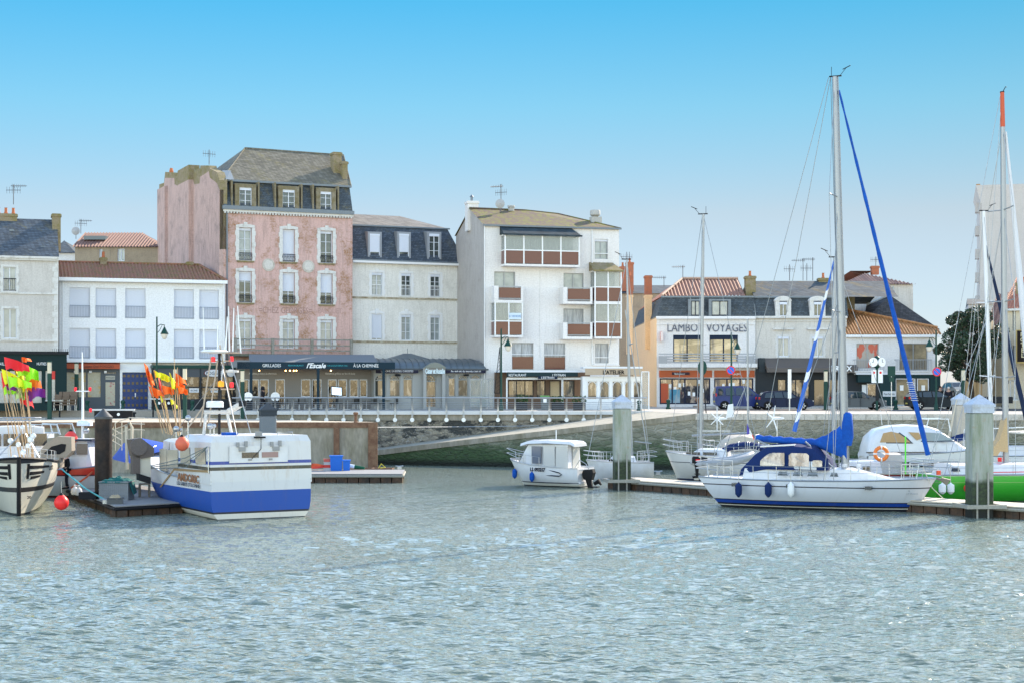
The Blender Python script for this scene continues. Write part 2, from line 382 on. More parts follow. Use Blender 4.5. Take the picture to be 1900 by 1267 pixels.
q.build('masonry', RUBG, ramp_root)
q = MB()
for a, b in zip(rows, rows[1:]):
    q.add([(a[0], a[1]-.08, a[2]-.32), (b[0], b[1]-.08, b[2]-.32), (b[0], b[1]-.08, b[2]+.03), (a[0], a[1]-.08, a[2]+.03), (a[0], a[1]+.45, a[2]+.03), (b[0], b[1]+.45, b[2]+.03)], [(0, 1, 2, 3), (3, 2, 5, 4)])
q.build('coping', conc, ramp_root)
# wall behind the moored yachts
r = thing('quay_wall', 'rubble harbour wall with pale stone coping behind the moored yachts', 'wall')
MB().add([(B1_[0], B1_[1], -2), (C1[0], C1[1], -2), (C1[0], C1[1], 3.3), (B1_[0], B1_[1], 3.3)], [(0, 1, 2, 3)]).build('masonry', RUBG, r)
q = MB()
for i in range(48):
    t0, t1 = i/48+.0003, (i+1)/48-.0003; p = lambda t: (B1_[0]+(C1[0]-B1_[0])*t, B1_[1]+(C1[1]-B1_[1])*t)
    a, b = p(t0), p(t1); q.ext([(a[0], a[1]-.07, 3.28), (b[0], b[1]-.07, 3.28), (b[0], b[1]+.5, 3.28), (a[0], a[1]+.5, 3.28)], (0, 0, .39))
q.build('coping', STONE, r)
r = thing('quay_wall', 'low stone step between the concrete pier and the shops', 'wall')
MB().box(-150, A0[0], 119.5, 120, -2, QZ-.002).build('masonry', mat('step_stone', (.3, .28, .25), .85, var=.2), r)
# pier
PZ = 3.15; PF = 102.0
pf = [(-45, PF), (X(698, PF), PF), (X(690, 103.6), 103.6), (X(420, 113.5), 113.5), (X(395, 115), 114.9), (X(392, 115), 119.45), (-45, 119.45)]
r = thing('concrete_pier', 'stained concrete pier with sunlit top and rusty steel corner', 'pier')
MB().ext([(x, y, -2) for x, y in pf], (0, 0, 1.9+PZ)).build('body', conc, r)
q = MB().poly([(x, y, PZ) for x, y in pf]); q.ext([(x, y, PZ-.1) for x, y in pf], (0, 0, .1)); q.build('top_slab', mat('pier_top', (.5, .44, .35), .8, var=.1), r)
rust = mat('rusty_steel', (.13, .065, .04), .8, var=.3, c2=(.22, .13, .08), scale=3, bump=.3)
xe = X(698, PF)
MB().box(-45, xe+.08, PF-.1, PF, PZ-.32, PZ+.02).build('edge_beam', rust, r)
MB().box(xe-.5, xe+.1, PF-.2, PF-.1, -1, PZ+.0).build('corner_pile', rust, r)
for px in (625,):
    MB().box(X(px, PF)-.18, X(px, PF)+.18, PF-.25, PF-.1, -1, PZ-.32).build('fender_pile', rust, r)
# railing on the quay
r = thing('quay_railing', 'curved stainless steel railing along the terrace quay', 'railing')
x0r, x1r = X(432, 114.8), X(1200, 114.8)
q = MB().tube([(x0r, 114.45, 4.61), (x1r, 114.45, 4.61)], .042, 8); q.build('handrail', STEEL, r, True)
q = MB()
for z, y in ((4.27, 114.62), (4.12, 114.68), (3.97, 114.72), (3.83, 114.74)): q.tube([(x0r, y, z), (x1r, y, z)], .018, 5)
q.build('rails', STEEL, r, True)
pts = [(0, 114.62, 3.05), (0, 114.66, 3.6), (0, 114.68, 4.0), (0, 114.6, 4.35), (0, 114.45, 4.6)]
post0 = None; npst = int((x1r-x0r)/1.215)
for i in range(npst+1):
    x = x0r+.6+i*1.215
    if x > x1r: break
    if post0 is None:
        q = MB()
        for dx in (-.035, .035): q.tube([(dx, y, z) for _, y, z in pts], .025, 5)
        post0 = q.build('post', STEEL, r, True, loc=(x, 0, 0)); d0 = MB().disc((0, 114.5, 3.05), .15, (0, 1, 0), .05, 18).build('base_disc', mat('pale_disc', (.6, .63, .66), .35, metal=.3), post0, 30)
    else:
        p = post0.copy(); COL.objects.link(p); p.location = (x, 0, 0); d = d0.copy(); COL.objects.link(d); d.parent = p
# bollards of rusty iron
def bollard(px, py, Y, h, label, m=rust):
    p = W(px, py, Y); r = thing('mooring_bollard', label, 'bollard', tuple(p), 0, 'rusty mooring bollards on the quay')
    MB().lathe([(.2*h, 0), (.2*h, .06*h), (.15*h, .1*h), (.14*h, .7*h)], n=14).build('body', m, r, True)
    MB().lathe([(.14*h, .7*h), (.24*h, .82*h), (.25*h, .93*h), (.14*h, h), (.01, h)], n=14).build('head', m, r, True)
bollard(660, 783, 102.8, .66, 'rusty mushroom bollard near the corner of the concrete pier')
bollard(1298, 769.5, 105.2, 1.15, 'tall rusty bollard at the top of the boat ramp')
# ---------------- building parts
def wall_shell(q, U, H, D, holes, rev=.2, z0=0.0, back=True, sides=True, top=True):
    us = sorted({0.0, U}|{h[0] for h in holes}|{h[1] for h in holes}); zs = sorted({z0, H}|{h[2] for h in holes}|{h[3] for h in holes})
    us = [u for u in us if 0 <= u <= U]; zs = [z for z in zs if z0 <= z <= H]
    for a, b in zip(us, us[1:]):
        for c, d in zip(zs, zs[1:]):
            mu, mz = (a+b)/2, (c+d)/2
            if any(h[0] < mu < h[1] and h[2] < mz < h[3] for h in holes): continue
            q.add([(a, 0, c), (b, 0, c), (b, 0, d), (a, 0, d)], [(0, 1, 2, 3)])
    for a, b, c, d in holes:
        q.add([(a, 0, c), (b, 0, c), (b, 0, d), (a, 0, d), (a, rev, c), (b, rev, c), (b, rev, d), (a, rev, d)], [(0, 4, 5, 1), (1, 5, 6, 2), (2, 6, 7, 3), (3, 7, 4, 0), (4, 7, 6, 5)])
    if sides: q.add([(0, 0, z0), (0, D, z0), (0, D, H), (0, 0, H)], [(0, 3, 2, 1)]); q.add([(U, 0, z0), (U, D, z0), (U, D, H), (U, 0, H)], [(0, 1, 2, 3)])
    if back: q.add([(0, D, z0), (U, D, z0), (U, D, H), (0, D, H)], [(0, 3, 2, 1)])
    if top: q.add([(0, 0, H), (U, 0, H), (U, D, H), (0, D, H)], [(0, 1, 2, 3)])
def win(root, h, v=0.0, dep=.14, nv=2, nh=3, shutter=0, pane=None, frame=None, sur=None, sill=None, rail=None, fr=.06, railm=None, arch=0, name='window', cassette=0):
    """a window in the hole h=(u0,u1,z0,z1); v = plane of the wall face"""
    u0, u1, z0, z1 = h; y = v+dep; frame = frame or PVC; q = MB()
    q.box(u0, u0+fr, y-.05, y+.02, z0, z1); q.box(u1-fr, u1, y-.05, y+.02, z0, z1)
    q.box(u0+fr, u1-fr, y-.05, y+.02, z0, z0+fr); q.box(u0+fr, u1-fr, y-.05, y+.02, z1-fr, z1)
    for i in range(1, nv):
        c = u0+(u1-u0)*i/nv; q.box(c-fr*.55, c+fr*.55, y-.048, y+.02, z0+fr, z1-fr)
    for i in range(1, nh):
        c = z0+(z1-z0)*i/nh; q.box(u0+fr, u1-fr, y-.03, y+.01, c-.018, c+.018)
    w_ = q.build(name, frame, root)
    MB().box(u0+.02, u1-.02, y+.021, y+.04, z0+.02, z1-.02).build('pane', pane or GLASS, w_)
    if shutter:
        zz = z1-(z1-z0)*shutter; q = MB(); n = max(4, int((z1-zz)/.06)); r = []
        for i in range(n+1):
            z = z1-(z1-zz)*i/n; r.append((z, y-.075)); r.append((z-.035 if i < n else z, y-.062))
        q.loft([[(u0+.02, yy, z) for z, yy in r], [(u1-.02, yy, z) for z, yy in r]], False); q.box(u0, u1, y-.1, y-.05, z1-.16, z1)
        q.build('shutter', SHUT, w_)
    elif cassette: MB().box(u0+.02, u1-.02, y-.12, y-.05, z1-.22, z1).build('shutter_box', SHUT, w_)
    if sur:
        m, sw, pr = sur; q = MB(); top = z1+sw
        if arch:
            k = 7; pts = [(u0-sw, z1+.02)]+[(u0-sw+(u1-u0+2*sw)*i/k, z1+sw*.75+arch*sin(pi*i/k)) for i in range(k+1)]+[(u1+sw, z1+.02)]
            q.ext([(a, v-pr, b) for a, b in pts], (0, pr+.01, 0)); c = (u0+u1)/2; q.box(c-.14, c+.14, v-pr-.05, v, z1+.0, z1+sw*.95+arch+.08)
        else:
            q.box(u0-sw, u1+sw, v-pr, v+.01, z1, z1+sw)
        for a, b in ((u0-sw, u0), (u1, u1+sw)):
            q.box(a, b, v-pr, v+.01, z0, z1)
            n = 3
            for i in range(n): # long and short quoins
                zc = z0+(z1-z0)*(i+.5)/n; q.box(a-(.06 if a < u0 else 0), b+(.06 if a >= u0 else 0), v-pr+.004, v+.01, zc-.17, zc+.17)
        q.build('surround', m, w_)
    if sill: MB().box(u0-.16, u1+.16, v-.14, v+.06, z0-.13, z0-.01).build('sill', sill, w_)
    if rail == 'bars' or rail == 'ornate':
        q = MB(); H = .95 if rail == 'bars' else .62; yy = v-.03 if rail == 'bars' else v-.09
        q.box(u0, u1, yy-.02, yy+.02, z0+H-.05, z0+H); q.box(u0, u1, yy-.015, yy+.015, z0+.06, z0+.1)
        n = int((u1-u0)/.115)
        for i in range(n+1):
            c = u0+(u1-u0)*i/n
            if rail == 'bars': q.box(c-.01, c+.01, yy-.01, yy+.01, z0+.1, z0+H-.05)
            else:
                q.tube([(c, yy, z0+.1), (c+.05, yy, z0+.25), (c-.04, yy, z0+.4), (c, yy, z0+H-.05)], .014, 4)
                q.tube([(c-.05, yy, z0+.35), (c+.05, yy, z0+.48)], .012, 4)
        q.build('railing', railm or IRON, w_)
    return w_
def tile_slope(q, o, e, s, W, T1, T0=lambda x: 0, per=.26, h=.045, lift=0):
    """corrugated canal tiles: from point o, e = unit eave direction, s = unit up-slope; T0/T1(x) lower/upper limits"""
    o, e, s = Vector(o), Vector(e).normalized(), Vector(s).normalized(); nm = e.cross(s).normalized()
    if nm.z < 0: nm = -nm
    n = max(1, int(W/per))*6; prev = None; o = o+nm*lift
    for i in range(n+1):
        x = W*i/n; ph = 2*pi*x/per; k = h*(cos(ph) if cos(ph) > 0 else .75*cos(ph)); a, b = T0(x), T1(x)
        P = [o+e*x+s*(a+(b-a)*t)+nm*k for t in (0, 1)]
        if prev: q.add(prev+P, [(0, 2, 3, 1)])
        prev = P
def chimney(root, u, v, w_, d, z0, z1, m=MOSS, pots=0, pm=TERRA, name='chimney'):
    q = MB().box(u-w_/2, u+w_/2, v-d/2, v+d/2, z0, z1-.22); q.box(u-w_/2-.06, u+w_/2+.06, v-d/2-.06, v+d/2+.06, z1-.22, z1-.05); q.box(u-w_/2, u+w_/2, v-d/2, v+d/2, z1-.05, z1)
    c = q.build(name, m, root)
    for i in range(pots):
        x = u-w_/2+w_*(i+.5)/pots; MB().lathe([(.13, z1), (.15, z1+.08), (.11, z1+.1), (.1, z1+.42), (.13, z1+.45)], (x, v, 0), 10).build('chimney_pot', pm, c, True)
    return c
def antenna(p, h, kind, label, rz=0):
    r = thing('tv_antenna', label, 'antenna', p, rz, 'television antennas on the roofs')
    m = mat('antenna_metal', (.12, .12, .13), .5, metal=.5); MB().tube([(0, 0, 0), (0, 0, h)], .03, 6).build('mast', m, r)
    if kind == 'yagi' or kind == 'both':
        q = MB().tube([(-.2, 0, h*.93), (1.0, 0, h*.93)], .02, 4)
        for i in range(7): q.tube([(-.1+i*.16, -.24, h*.93), (-.1+i*.16, .24, h*.93)], .012, 4); q.tube([(-.1+i*.16, 0, h*.93-.16+i*.01), (-.1+i*.16, 0, h*.93+.16-i*.01)], .012, 4)
        q.build('dipoles', m, r)
    if kind == 'both' or kind == 'comb':
        q = MB().tube([(-.55, 0, h*.72), (.55, 0, h*.72)], .02, 4)
        for i in range(6): q.tube([(-.5+i*.2, 0, h*.72-.25), (-.5+i*.2, 0, h*.72+.25)], .012, 4)
        q.build('comb', m, r)
    if kind == 'dish':
        q = MB(); q.loft([[(rr*cos(2*pi*j/16), -.1-.12*(1-rr*rr*6), h*.8+rr*sin(2*pi*j/16)) for j in range(16)] for rr in (.02, .2, .38)], True)
        q.build('dish', mat('dish_grey', (.35, .36, .37), .5), r, True)
    return r
def signplate(root, u0, u1, z0, z1, y, m, txt=None, tm=TXT, size=None, name='signboard', width=None, th=.04):
    s = MB().box(u0, u1, y, y+th, z0, z1).build(name, m, root)
    if txt: text(txt, size or (z1-z0)*.6, tm, s, ((u0+u1)/2, y-.004, (z0+z1)/2-(size or (z1-z0)*.6)*.36), width=width, ext=.006)
    return s

# ======== B0 townhouse at the edge of the picture
f = F(-75, 117.6, 18); z = f.Z; Ur = f.U(108); r = f.thing('townhouse', 'grey rendered townhouse with blue slate roof above a dark green shop', 'house')
ez = z(481, 108); D = 9
w1 = [(f.U(a), f.U(b), z(541, 25), z(496, 25)) for a, b in ((6, 30), (-45, -21))]
w2 = [(f.U(a), f.U(b), z(628, 25), z(573, 25)) for a, b in ((6, 31), (-45, -21))]
q = MB(); wall_shell(q, Ur, ez, D, w1+w2); q.build('wall', plaster('grey_render', (.56, .54, .51), amt=.5, stain=(.25, .23, .2)), r)
trim = mat('white_stone_trim', (.62, .62, .6), .8, var=.15, c2=(.36, .34, .3), scale=2, thr=(.55, .8))
q = MB().box(0, Ur+.03, -.28, 0, ez-.02, ez+.14); q.box(0, Ur+.02, -.18, 0, ez-.16, ez-.02); q.build('cornice', trim, r)
for zz in (z(545, 60), z(632, 60)): MB().box(0, Ur+.01, -.08, 0, zz-.06, zz+.06).build('string_course', trim, r)
q = MB()
for k in range(17):
    a = .42 if k % 2 else .3; q.box(Ur-a, Ur+.015, -.03, 0, 3.9+k*.42, 3.9+k*.42+.4)
q.build('quoins', trim, r)
for h in w1+w2: win(r, h, nv=2, nh=1, pane=GLASSL, sur=(trim, .16, .05), sill=trim, rail='bars' if h in w1 else None)
rz_ = z(399, 95); q = MB().poly([(-.2, -.28, ez+.14), (Ur+.05, -.28, ez+.14), (Ur+.05, 3.6, rz_), (-.2, 3.6, rz_)]); q.poly([(-.2, 3.6, rz_), (Ur+.05, 3.6, rz_), (Ur+.05, D, ez), (-.2, D, ez)])
rf = q.build('roof', slate('slate_lichen', lamt=.55), r)
MB().poly([(Ur+.0, 0, ez), (Ur, D, ez), (Ur, 3.6, rz_)]).build('gable', plaster('grey_render', (0, 0, 0)), r)
q = MB().ext([(Ur-.25, 3.2, z(450, 100)), (Ur-.25, -.1, z(478, 100)), (Ur+.2, -.1, z(478, 100)), (Ur+.2, 3.2, z(450, 100))], (0, 0, .35))
chimney(r, Ur-.02, 3.2, .62, 1.3, ez+.8, z(390, 100)); chimney(r, f.U(12), 3.6, 1.6, .6, rz_-.3, z(388, 12), pots=3)
for u, zz in ((f.U(22), z(425, 22)), (f.U(80), z(458, 80))): MB().box(u-.15, u+.15, .2+(zz-ez)*.55, .7+(zz-ez)*.55, zz-.05, zz+.1).build('roof_vent', ZINC, r)
# shop of the townhouse
sv = -1.2; s = f.thing('shopfront', 'dark green oyster shopfront with red poster and black roof edge', 'shop')
ur = f.U(124, sv); zt = z(657, 60, sv); q = MB(); sw = [(f.U(57, sv), f.U(79, sv), .5, z(686, 70, sv)), (f.U(83, sv), f.U(104, sv), .5, z(686, 70, sv)), (f.U(-30, sv), f.U(40, sv), .5, z(686, 70, sv))]
q2 = MB(); wall_shell(q2, ur, zt, 1.19, sw); q2.v = [(x, y+sv, zz) for x, y, zz in q2.v]; q2.build('front', GRN2, s)
MB().box(-.1, ur+.12, sv-.15, 0, zt, zt+.22).build('roof_edge', IRON, s)
q = MB()
for i in range(9): q.tube([(ur-1+i*.13, sv-.1, zt+.2), (ur-1+i*.13, sv-.12, zt+.42)], .012, 4)
q.build('spikes', IRON, s)
for h in sw: win(s, h, v=sv, nv=1 if h[1]-h[0] < 2 else 3, nh=1, frame=GRN2, pane=GLASSL)
MB().box(f.U(95, sv), f.U(103, sv), sv+.1, sv+.12, z(703, 100, sv), z(688, 100, sv)).build('poster', mat('red_poster', (.6, .05, .04), .6), s)
text('MAILLU ROI', .3, TXT, s, (f.U(12, sv), sv-.01, z(677, 10, sv)), width=1.5); text("HUITRES D'O", .3, TXT, s, (f.U(82, sv), sv-.01, z(677, 80, sv)), width=1.05)
antenna(tuple(W(25, 380, 121.5)), 1.5, 'both', 'tall television antenna beside the chimney pots of the townhouse')

# ======== B1 white modern block
f = F(110, 121.8, 18); z = f.Z; Ur = f.U(418); r = f.thing('apartment_block', 'white modern block with recessed windows and mossy tiled roof', 'house')
ez = z(519, 115); D = 7
rows = [(z(590, 147), z(534, 147)), (z(665, 147), z(609, 147))]; cols = [(129, 167), (177.5, 215.5), (232.5, 270), (323, 359.5), (370, 406)]
hs = [(f.U(a), f.U(b), c, d) for c, d in rows for a, b in cols]
q = MB(); wall_shell(q, Ur, ez, D, hs, rev=.3, z0=z(668, 120)-.1, back=True); 
q.k = 0; q.build('wall', plaster('white_render', (.76, .78, .8), stain=(.5, .48, .44), amt=.25, bump=.1), r)
for h in hs: win(r, h, dep=.26, nv=1, nh=1, shutter=.97 if h[3] > 8 else .97, rail='bars', fr=.08, railm=mat('blue_grey_railing', (.26, .3, .37), .5))
zl = z(668, 120); MB().box(0, Ur, -.25, 0, zl-.14, zl+.02).build('ledge', WHITE, r)
q = MB().box(-.05, Ur+.1, -.55, -.37, ez-.12, ez+.14); q.tube([(.25, -.15, ez-.1), (.25, -.1, zl+.1)], .05); q.tube([(Ur-.2, -.4, ez), (Ur-.15, -.1, ez-.9), (Ur-.15, -.1, zl)], .05); q.build('gutter', WHITE, r)
q = MB().box(-.02, Ur+.02, -.4, 0, ez-.06, ez-.0); q.build('soffit', WHITE, r)
rise = z(488, 150, 3.4)-ez-.05; sl = sqrt(3.9**2+rise**2); q = MB()
tile_slope(q, (-.05, -.5, ez+.1), (1, 0, 0), (0, 3.9/sl, rise/sl), Ur+.1, lambda x: sl*min(1, (Ur+.15-x)/1.7+.02))
q.poly([(Ur+.06, -.45, ez+.05), (Ur+.06, D, ez+.05), (Ur-1.5, 3.4, ez+rise), (Ur-1.6, 3.4, ez+rise)]); q.poly([(0, 3.4, ez+rise), (Ur-1.6, 3.4, ez+rise), (Ur, D, ez), (0, D, ez)])
q.tube([(-.05, 3.4, ez+rise+.1), (Ur-1.6, 3.4, ez+rise+.1)], .11, 6); q.tube([(Ur-1.6, 3.4, ez+rise+.1), (Ur+.02, -.45, ez+.16)], .11, 6)
q.build('roof', tilemat('tiles_mossy', (.33, .13, .08), (.2, .1, .07), (.16, .13, .03), .75), r)
chimney(r, f.U(192, 3), 3.2, .5, .5, ez+rise-.6, z(478, 192, 3), pots=1); chimney(r, f.U(353, 3), 3.4, .5, .4, ez+rise-.4, z(486, 353, 3.2), m=MOSS)
# ground floor of it
gz0 = zl-.14
us = [f.U(x) for x in (113, 122, 222, 227, 275, 281)]
q = MB().box(us[2]+.02, us[3], .0, .4, 0, gz0); q.box(us[4], us[5], .0, .4, 0, gz0); q.box(us[3], us[4], 0, .4, z(690, 250), gz0); q.box(0, us[1]-.2, .05, .4, 0, gz0)
q.box(0, Ur, .5, D, 0, gz0); q.build('ground_floor_wall', WHITE, r)
d = MB().box(us[3], us[4], .22, .27, 0.05, z(690, 250)); db = mat('blue_door', (.01, .04, .16), .35); dr = d.build('double_door', db, r)
q = MB(); ww = (us[4]-us[3]); dh = z(690, 250)-.05
for c in range(6):
    for k in range(5):
        if c in (0, 1, 2, 3, 4, 5):
            uc = us[3]+ww*(c+.5)/6; zc = .05+dh*(k+.5)/5; q.box(uc-.09, uc+.09, .2, .225, zc-.1, zc+.1)
q.build('glass_lights', mat('amber_door_glass', (.1, .08, .05), .2), dr); MB().box((us[3]+us[4])/2-.02, (us[3]+us[4])/2+.06, .15, .2, .95, 1.25).build('handle', TXT, dr)
# gelato shop
s = f.thing('shopfront', 'ice cream shop with orange awning and grey window frames', 'shop')
GREYF = mat('grey_blue_frames', (.06, .08, .1), .4); zt = z(690, 170)
a0, a1 = us[1]-.3, us[2]
q = MB().box(a0, a1, .1, .48, 0, .95); q.box(a0, a1, .1, .48, zt, gz0)
xs = [a0+.15, f.U(161.5), f.U(187), f.U(191), f.U(216), a1]
q.box(a0, a0+.15, .1, .3, .95, zt); q.box(xs[2], xs[3]+.1, .1, .3, .95, zt); q.box(xs[4], xs[5], .1, .3, .95, zt); q.box(xs[1]-.06, xs[1]+.06, .1, .3, .95, zt)
q.build('frame', GREYF, s)
cream = mat('cream_poster_glass', (.42, .4, .3), .25, c2=(.5, .36, .16), scale=2.2, thr=(.55, .62), var=.2)
MB().box(a0+.15, xs[1]-.06, .2, .25, .95, zt).build('window', cream, s); MB().box(xs[1]+.06, xs[2], .2, .25, .95, zt).build('window', cream, s)
dd = MB().box(xs[3]+.1, xs[4], .07, .1, .05, zt-.1).build('door', GREYF, s); MB().box(xs[3]+.2, xs[4]-.1, .055, .07, .3, zt-.75).build('poster', mat('ice_cream_poster', (.45, .42, .32), .3, c2=(.4, .12, .14), scale=3, thr=(.55, .6), var=.2), dd)
signplate(dd, xs[3]+.2, xs[4]-.1, zt-.55, zt-.25, .055, mat('pale_panel', (.4, .4, .34), .4), 'POGGIO', NAVY, .16)
oa = mat('orange_fascia', (.38, .07, .025), .5, var=.1); zo0, zo1 = z(683.5, 170, -.5), z(672.5, 170, -.5)
b = MB().box(f.U(121, -.5), f.U(222.5, -.5), -.5, -.46, zo0, zo1-.12); b.ext([(f.U(121, -.5), -.5, zo1-.12), (f.U(121, -.5), .05, zo1), (f.U(121, -.5), .05, zo1-.2)], (f.U(222.5, -.5)-f.U(121, -.5), 0, 0)); aw = b.build('awning', oa, s)
text('Gelato Del POGGIO', .3, mat('dark_red_lettering', (.08, .02, .015), .5), aw, (f.U(182, -.5), -.515, zo0+.07), width=2.3)
q = MB()
for px in (137, 165, 193): q.box(f.U(px), f.U(px)+.2, -.1, .1, zt-.05, zt+.12)
q.build('lamps', WHITE, s)
# poggio restaurant
s = f.thing('shopfront', 'dark restaurant front with green edged awning and oval POGGIO sign', 'shop')
a0, a1 = us[5]+.1, f.U(447, -1.6); v0 = -1.6; zt = z(686, 380, v0); BLK = mat('charcoal_front', (.03, .035, .04), .5)
q = MB().box(f.U(283, v0), a1, v0-.1, .4, z(683, 380, v0), z(677, 380, v0)); q.build('roof', GREEN, s)
q = MB(); c0 = f.U(283, v0)
for px in (284, 336, 372, 410, 440): q.box(f.U(px, v0)-.06, f.U(px, v0)+.06, v0, v0+.12, 0, z(683, 380, v0))
q.box(c0, a1, v0+.02, v0+.1, 0, .8); q.box(c0, a1, v0+.02, v0+.1, 1.65, 1.75); q.build('frame', BLK, s)
MB().box(c0, a1, v0+.12, v0+.14, .8, z(696, 380, v0)).build('window', mat('restaurant_glass', (.02, .02, .02), .05, spec=.6, c2=(.28, .24, .19), scale=2.6, thr=(.52, .6), var=.6, stretch=(1.4, 1, .8)), s)
MB().box(c0, a1, v0+.01, v0+.1, z(699, 380, v0), z(683, 380, v0)).build('valance', mat('grey_valance', (.07, .08, .09), .7), s)
u = f.U(397, v0); zc = z(691.5, 397, v0)
q = MB(); ring = lambda k, y: [(u+k*.78*cos(2*pi*j/24), y, zc+k*.3*sin(2*pi*j/24)) for j in range(24)]
q.loft([ring(1, v0-.02), ring(1, v0-.08)], True, True); o = q.build('oval_sign', mat('dark_red_oval', (.1, .02, .02), .5), s)
MB().loft([ring(.9, v0-.079), ring(.9, v0-.095)], True, True).build('oval_plate', mat('pale_plate', (.6, .63, .66), .5), o); text('POGGIO', .36, NAVY, o, (u, v0-.1, zc-.13), width=1.2)
for px, tx in ((360, 'ROME'), (400, 'LUNCH')): signplate(s, f.U(px-9, v0), f.U(px+9, v0), 1.3, 1.62, v0-.03, mat('pale_plate', (0, 0, 0)), tx, NAVY, .2)
u = f.U(428, v0); MB().disc((u, v0-.12, z(691, 428, v0)), .3, (0, 1, 0), .08, 20).build('round_sign', mat('pale_plate', (0, 0, 0)), s)

# ======== B2 pink hotel
f = F(415, 126.2, 24); z = f.Z; Ur = f.U(654); r = f.thing('hotel_building', 'tall weathered pink building with slate mansard and faded CHEZ GEORGES lettering', 'building')
ez = z(392, 420); zm = z(334, 415); D = f.V(302)
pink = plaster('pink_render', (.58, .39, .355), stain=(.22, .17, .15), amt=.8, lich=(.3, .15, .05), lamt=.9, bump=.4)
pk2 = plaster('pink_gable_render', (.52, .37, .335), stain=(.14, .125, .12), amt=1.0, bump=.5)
cs = [(443.5, 467), (524.5, 547), (594.5, 617)]; rw = [((480, 424), 455), ((559, 504), 455), ((650, 592), 455)]
ztb = [z(484, 455), z(423, 455)], [z(562, 455), z(504, 455)], [z(646, 455), z(591, 455)]
hs = [(f.U(a), f.U(b), c, d) for c, d in ztb for a, b in cs]
q = MB(); wall_shell(q, Ur, ez, D, hs, rev=.28); q.build('wall', pink, r)
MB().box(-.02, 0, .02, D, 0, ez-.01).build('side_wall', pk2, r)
kinds = [dict(shutter=0), dict(shutter=.97), dict(shutter=0), dict(shutter=.3), dict(shutter=.6), dict(shutter=.62), {}, {}, {}]
for i, (h, k) in enumerate(zip(hs, kinds)):
    win(r, h, nv=2, nh=3, dep=.24, sur=(trim, .26, .06), arch=.1, sill=MOSS if i < 6 else None, rail='ornate' if i < 6 else None, cassette=1, pane=GLASSL if i in (0, 6, 7, 8) else GLASS, **k)
q = MB().box(-.15, Ur+.05, -.34, 0, ez+.12, ez+.42); q.build('gutter', ZINC, r)
q = MB().box(-.05, Ur+.02, -.22, 0, ez-.05, ez+.12)
for i in range(44): q.box(i*Ur/44+.02, i*Ur/44+.14, -.2, 0, ez-.17, ez-.05)
q.build('cornice', trim, r)
for px, py in ((498, 492), (572, 495)):
    u = f.U(px); q = MB().disc((u, 0, z(py, px)), .5, (0, -1, 0), .06, 28); m_ = q.build('medallion', STONE, r); MB().disc((u, -.06, z(py, px)), .36, (0, -1, 0), .03, 28).build('plaque', mat('pale_stone2', (.58, .56, .52), .8, var=.2), m_)
ft = mat('faded_lettering', (.3, .19, .17), .9); text('=CHEZ GEORGES=', .72, ft, r, (f.U(530), -.004, z(582, 530)), width=f.U(578)-f.U(480), ext=.002); text('HOTEL', .5, mat('fainter_lettering', (.4, .26, .235), .9), r, (f.U(443), -.004, z(580, 443)), width=1.4, ext=.002)
text('PARQUET', .6, mat('fainter_lettering', (0, 0, 0)), r, (f.U(612), -.004, z(582, 612)), width=2.0, ext=.002)
# mansard with three attic windows
SL1 = slate('slate_mansard', (.075, .095, .115), (.24, .19, .06), .75)
MI = .75; zt = zm
ah = [(f.U(a, .1), f.U(b, .1), z(385, 455, .1), z(349, 455, .1)) for a, b in ((443, 466), (523, 546), (593, 614))]
q = MB(); q.poly([(0, -.05, ez+.42), (Ur, -.05, ez+.42), (Ur, MI, zt), (0, MI, zt)]); q.poly([(Ur, -.05, ez+.42), (Ur, D, ez+.42), (Ur, D-MI, zt), (Ur, MI, zt)]); q.poly([(0, D, ez+.42), (Ur, D, ez+.42), (Ur, D, zt), (0, D, zt)]); q.build('mansard', SL1, r)
for h in ah:
    u0, u1, a, b = h; q = MB(); fw = .34
    q.box(u0-fw, u0, -.16, 1.0, ez+.42, b+.28); q.box(u1, u1+fw, -.16, 1.0, ez+.42, b+.28); q.box(u0, u1, -.16, 1.0, b, b+.28); q.box(u0, u1, -.16, .9, ez+.42, a)
    q.box(u0-fw-.3, u0-fw-.17, -.06, MI, ez+.42, zt-.02); q.box(u1+fw+.17, u1+fw+.3, -.06, MI, ez+.42, zt-.02)
    dm = q.build('dormer', mat('dormer_stone', (.25, .22, .16), .85, var=.3, c2=(.16, .13, .06), scale=2, bump=.3), r)
    win(dm, h, v=-.16, nv=2, nh=3, cassette=1, dep=.2)
MB().box(-.02, Ur+.1, MI-.25, MI+.05, zt-.03, zt+.13).build('roof_gutter', ZINC, r)
SL2 = slate('slate_weathered', (.17, .16, .13), (.21, .18, .07), .8, .3)
zr = z(275, 455, 4.5); ua, ub = f.U(455, 4.5)-0, f.U(638, 4.5); a_ = (0, MI-.1, zt+.1); b_ = (Ur+.1, MI-.1, zt+.1); A = (ua, 4.6, zr); B = (ub, 4.6, zr-.1)
u0_ = f.U(395, 3.0)
q = MB(); q.poly([a_, b_, B, A]); q.poly([b_, (Ur+.1, D, zt+.1), B]); q.poly([(Ur, D, zt+.1), (0, D, zt+.1), A, B]); q.poly([(0, D, zt+.1), a_, A]); q.build('roof', SL2, r)
q = MB().tube([A, B], .08, 6); q.tube([a_, A], .06, 6); q.tube([b_, B], .06, 6); q.build('ridge_capping', SL2, r)
c = chimney(r, Ur-.55, 2.6, .7, .8, zt, z(284, 628, 2.6), m=MOSS); chimney(r, Ur-.12, 1.9, .42, .8, zt-.2, z(301, 638, 1.9), m=MOSS)
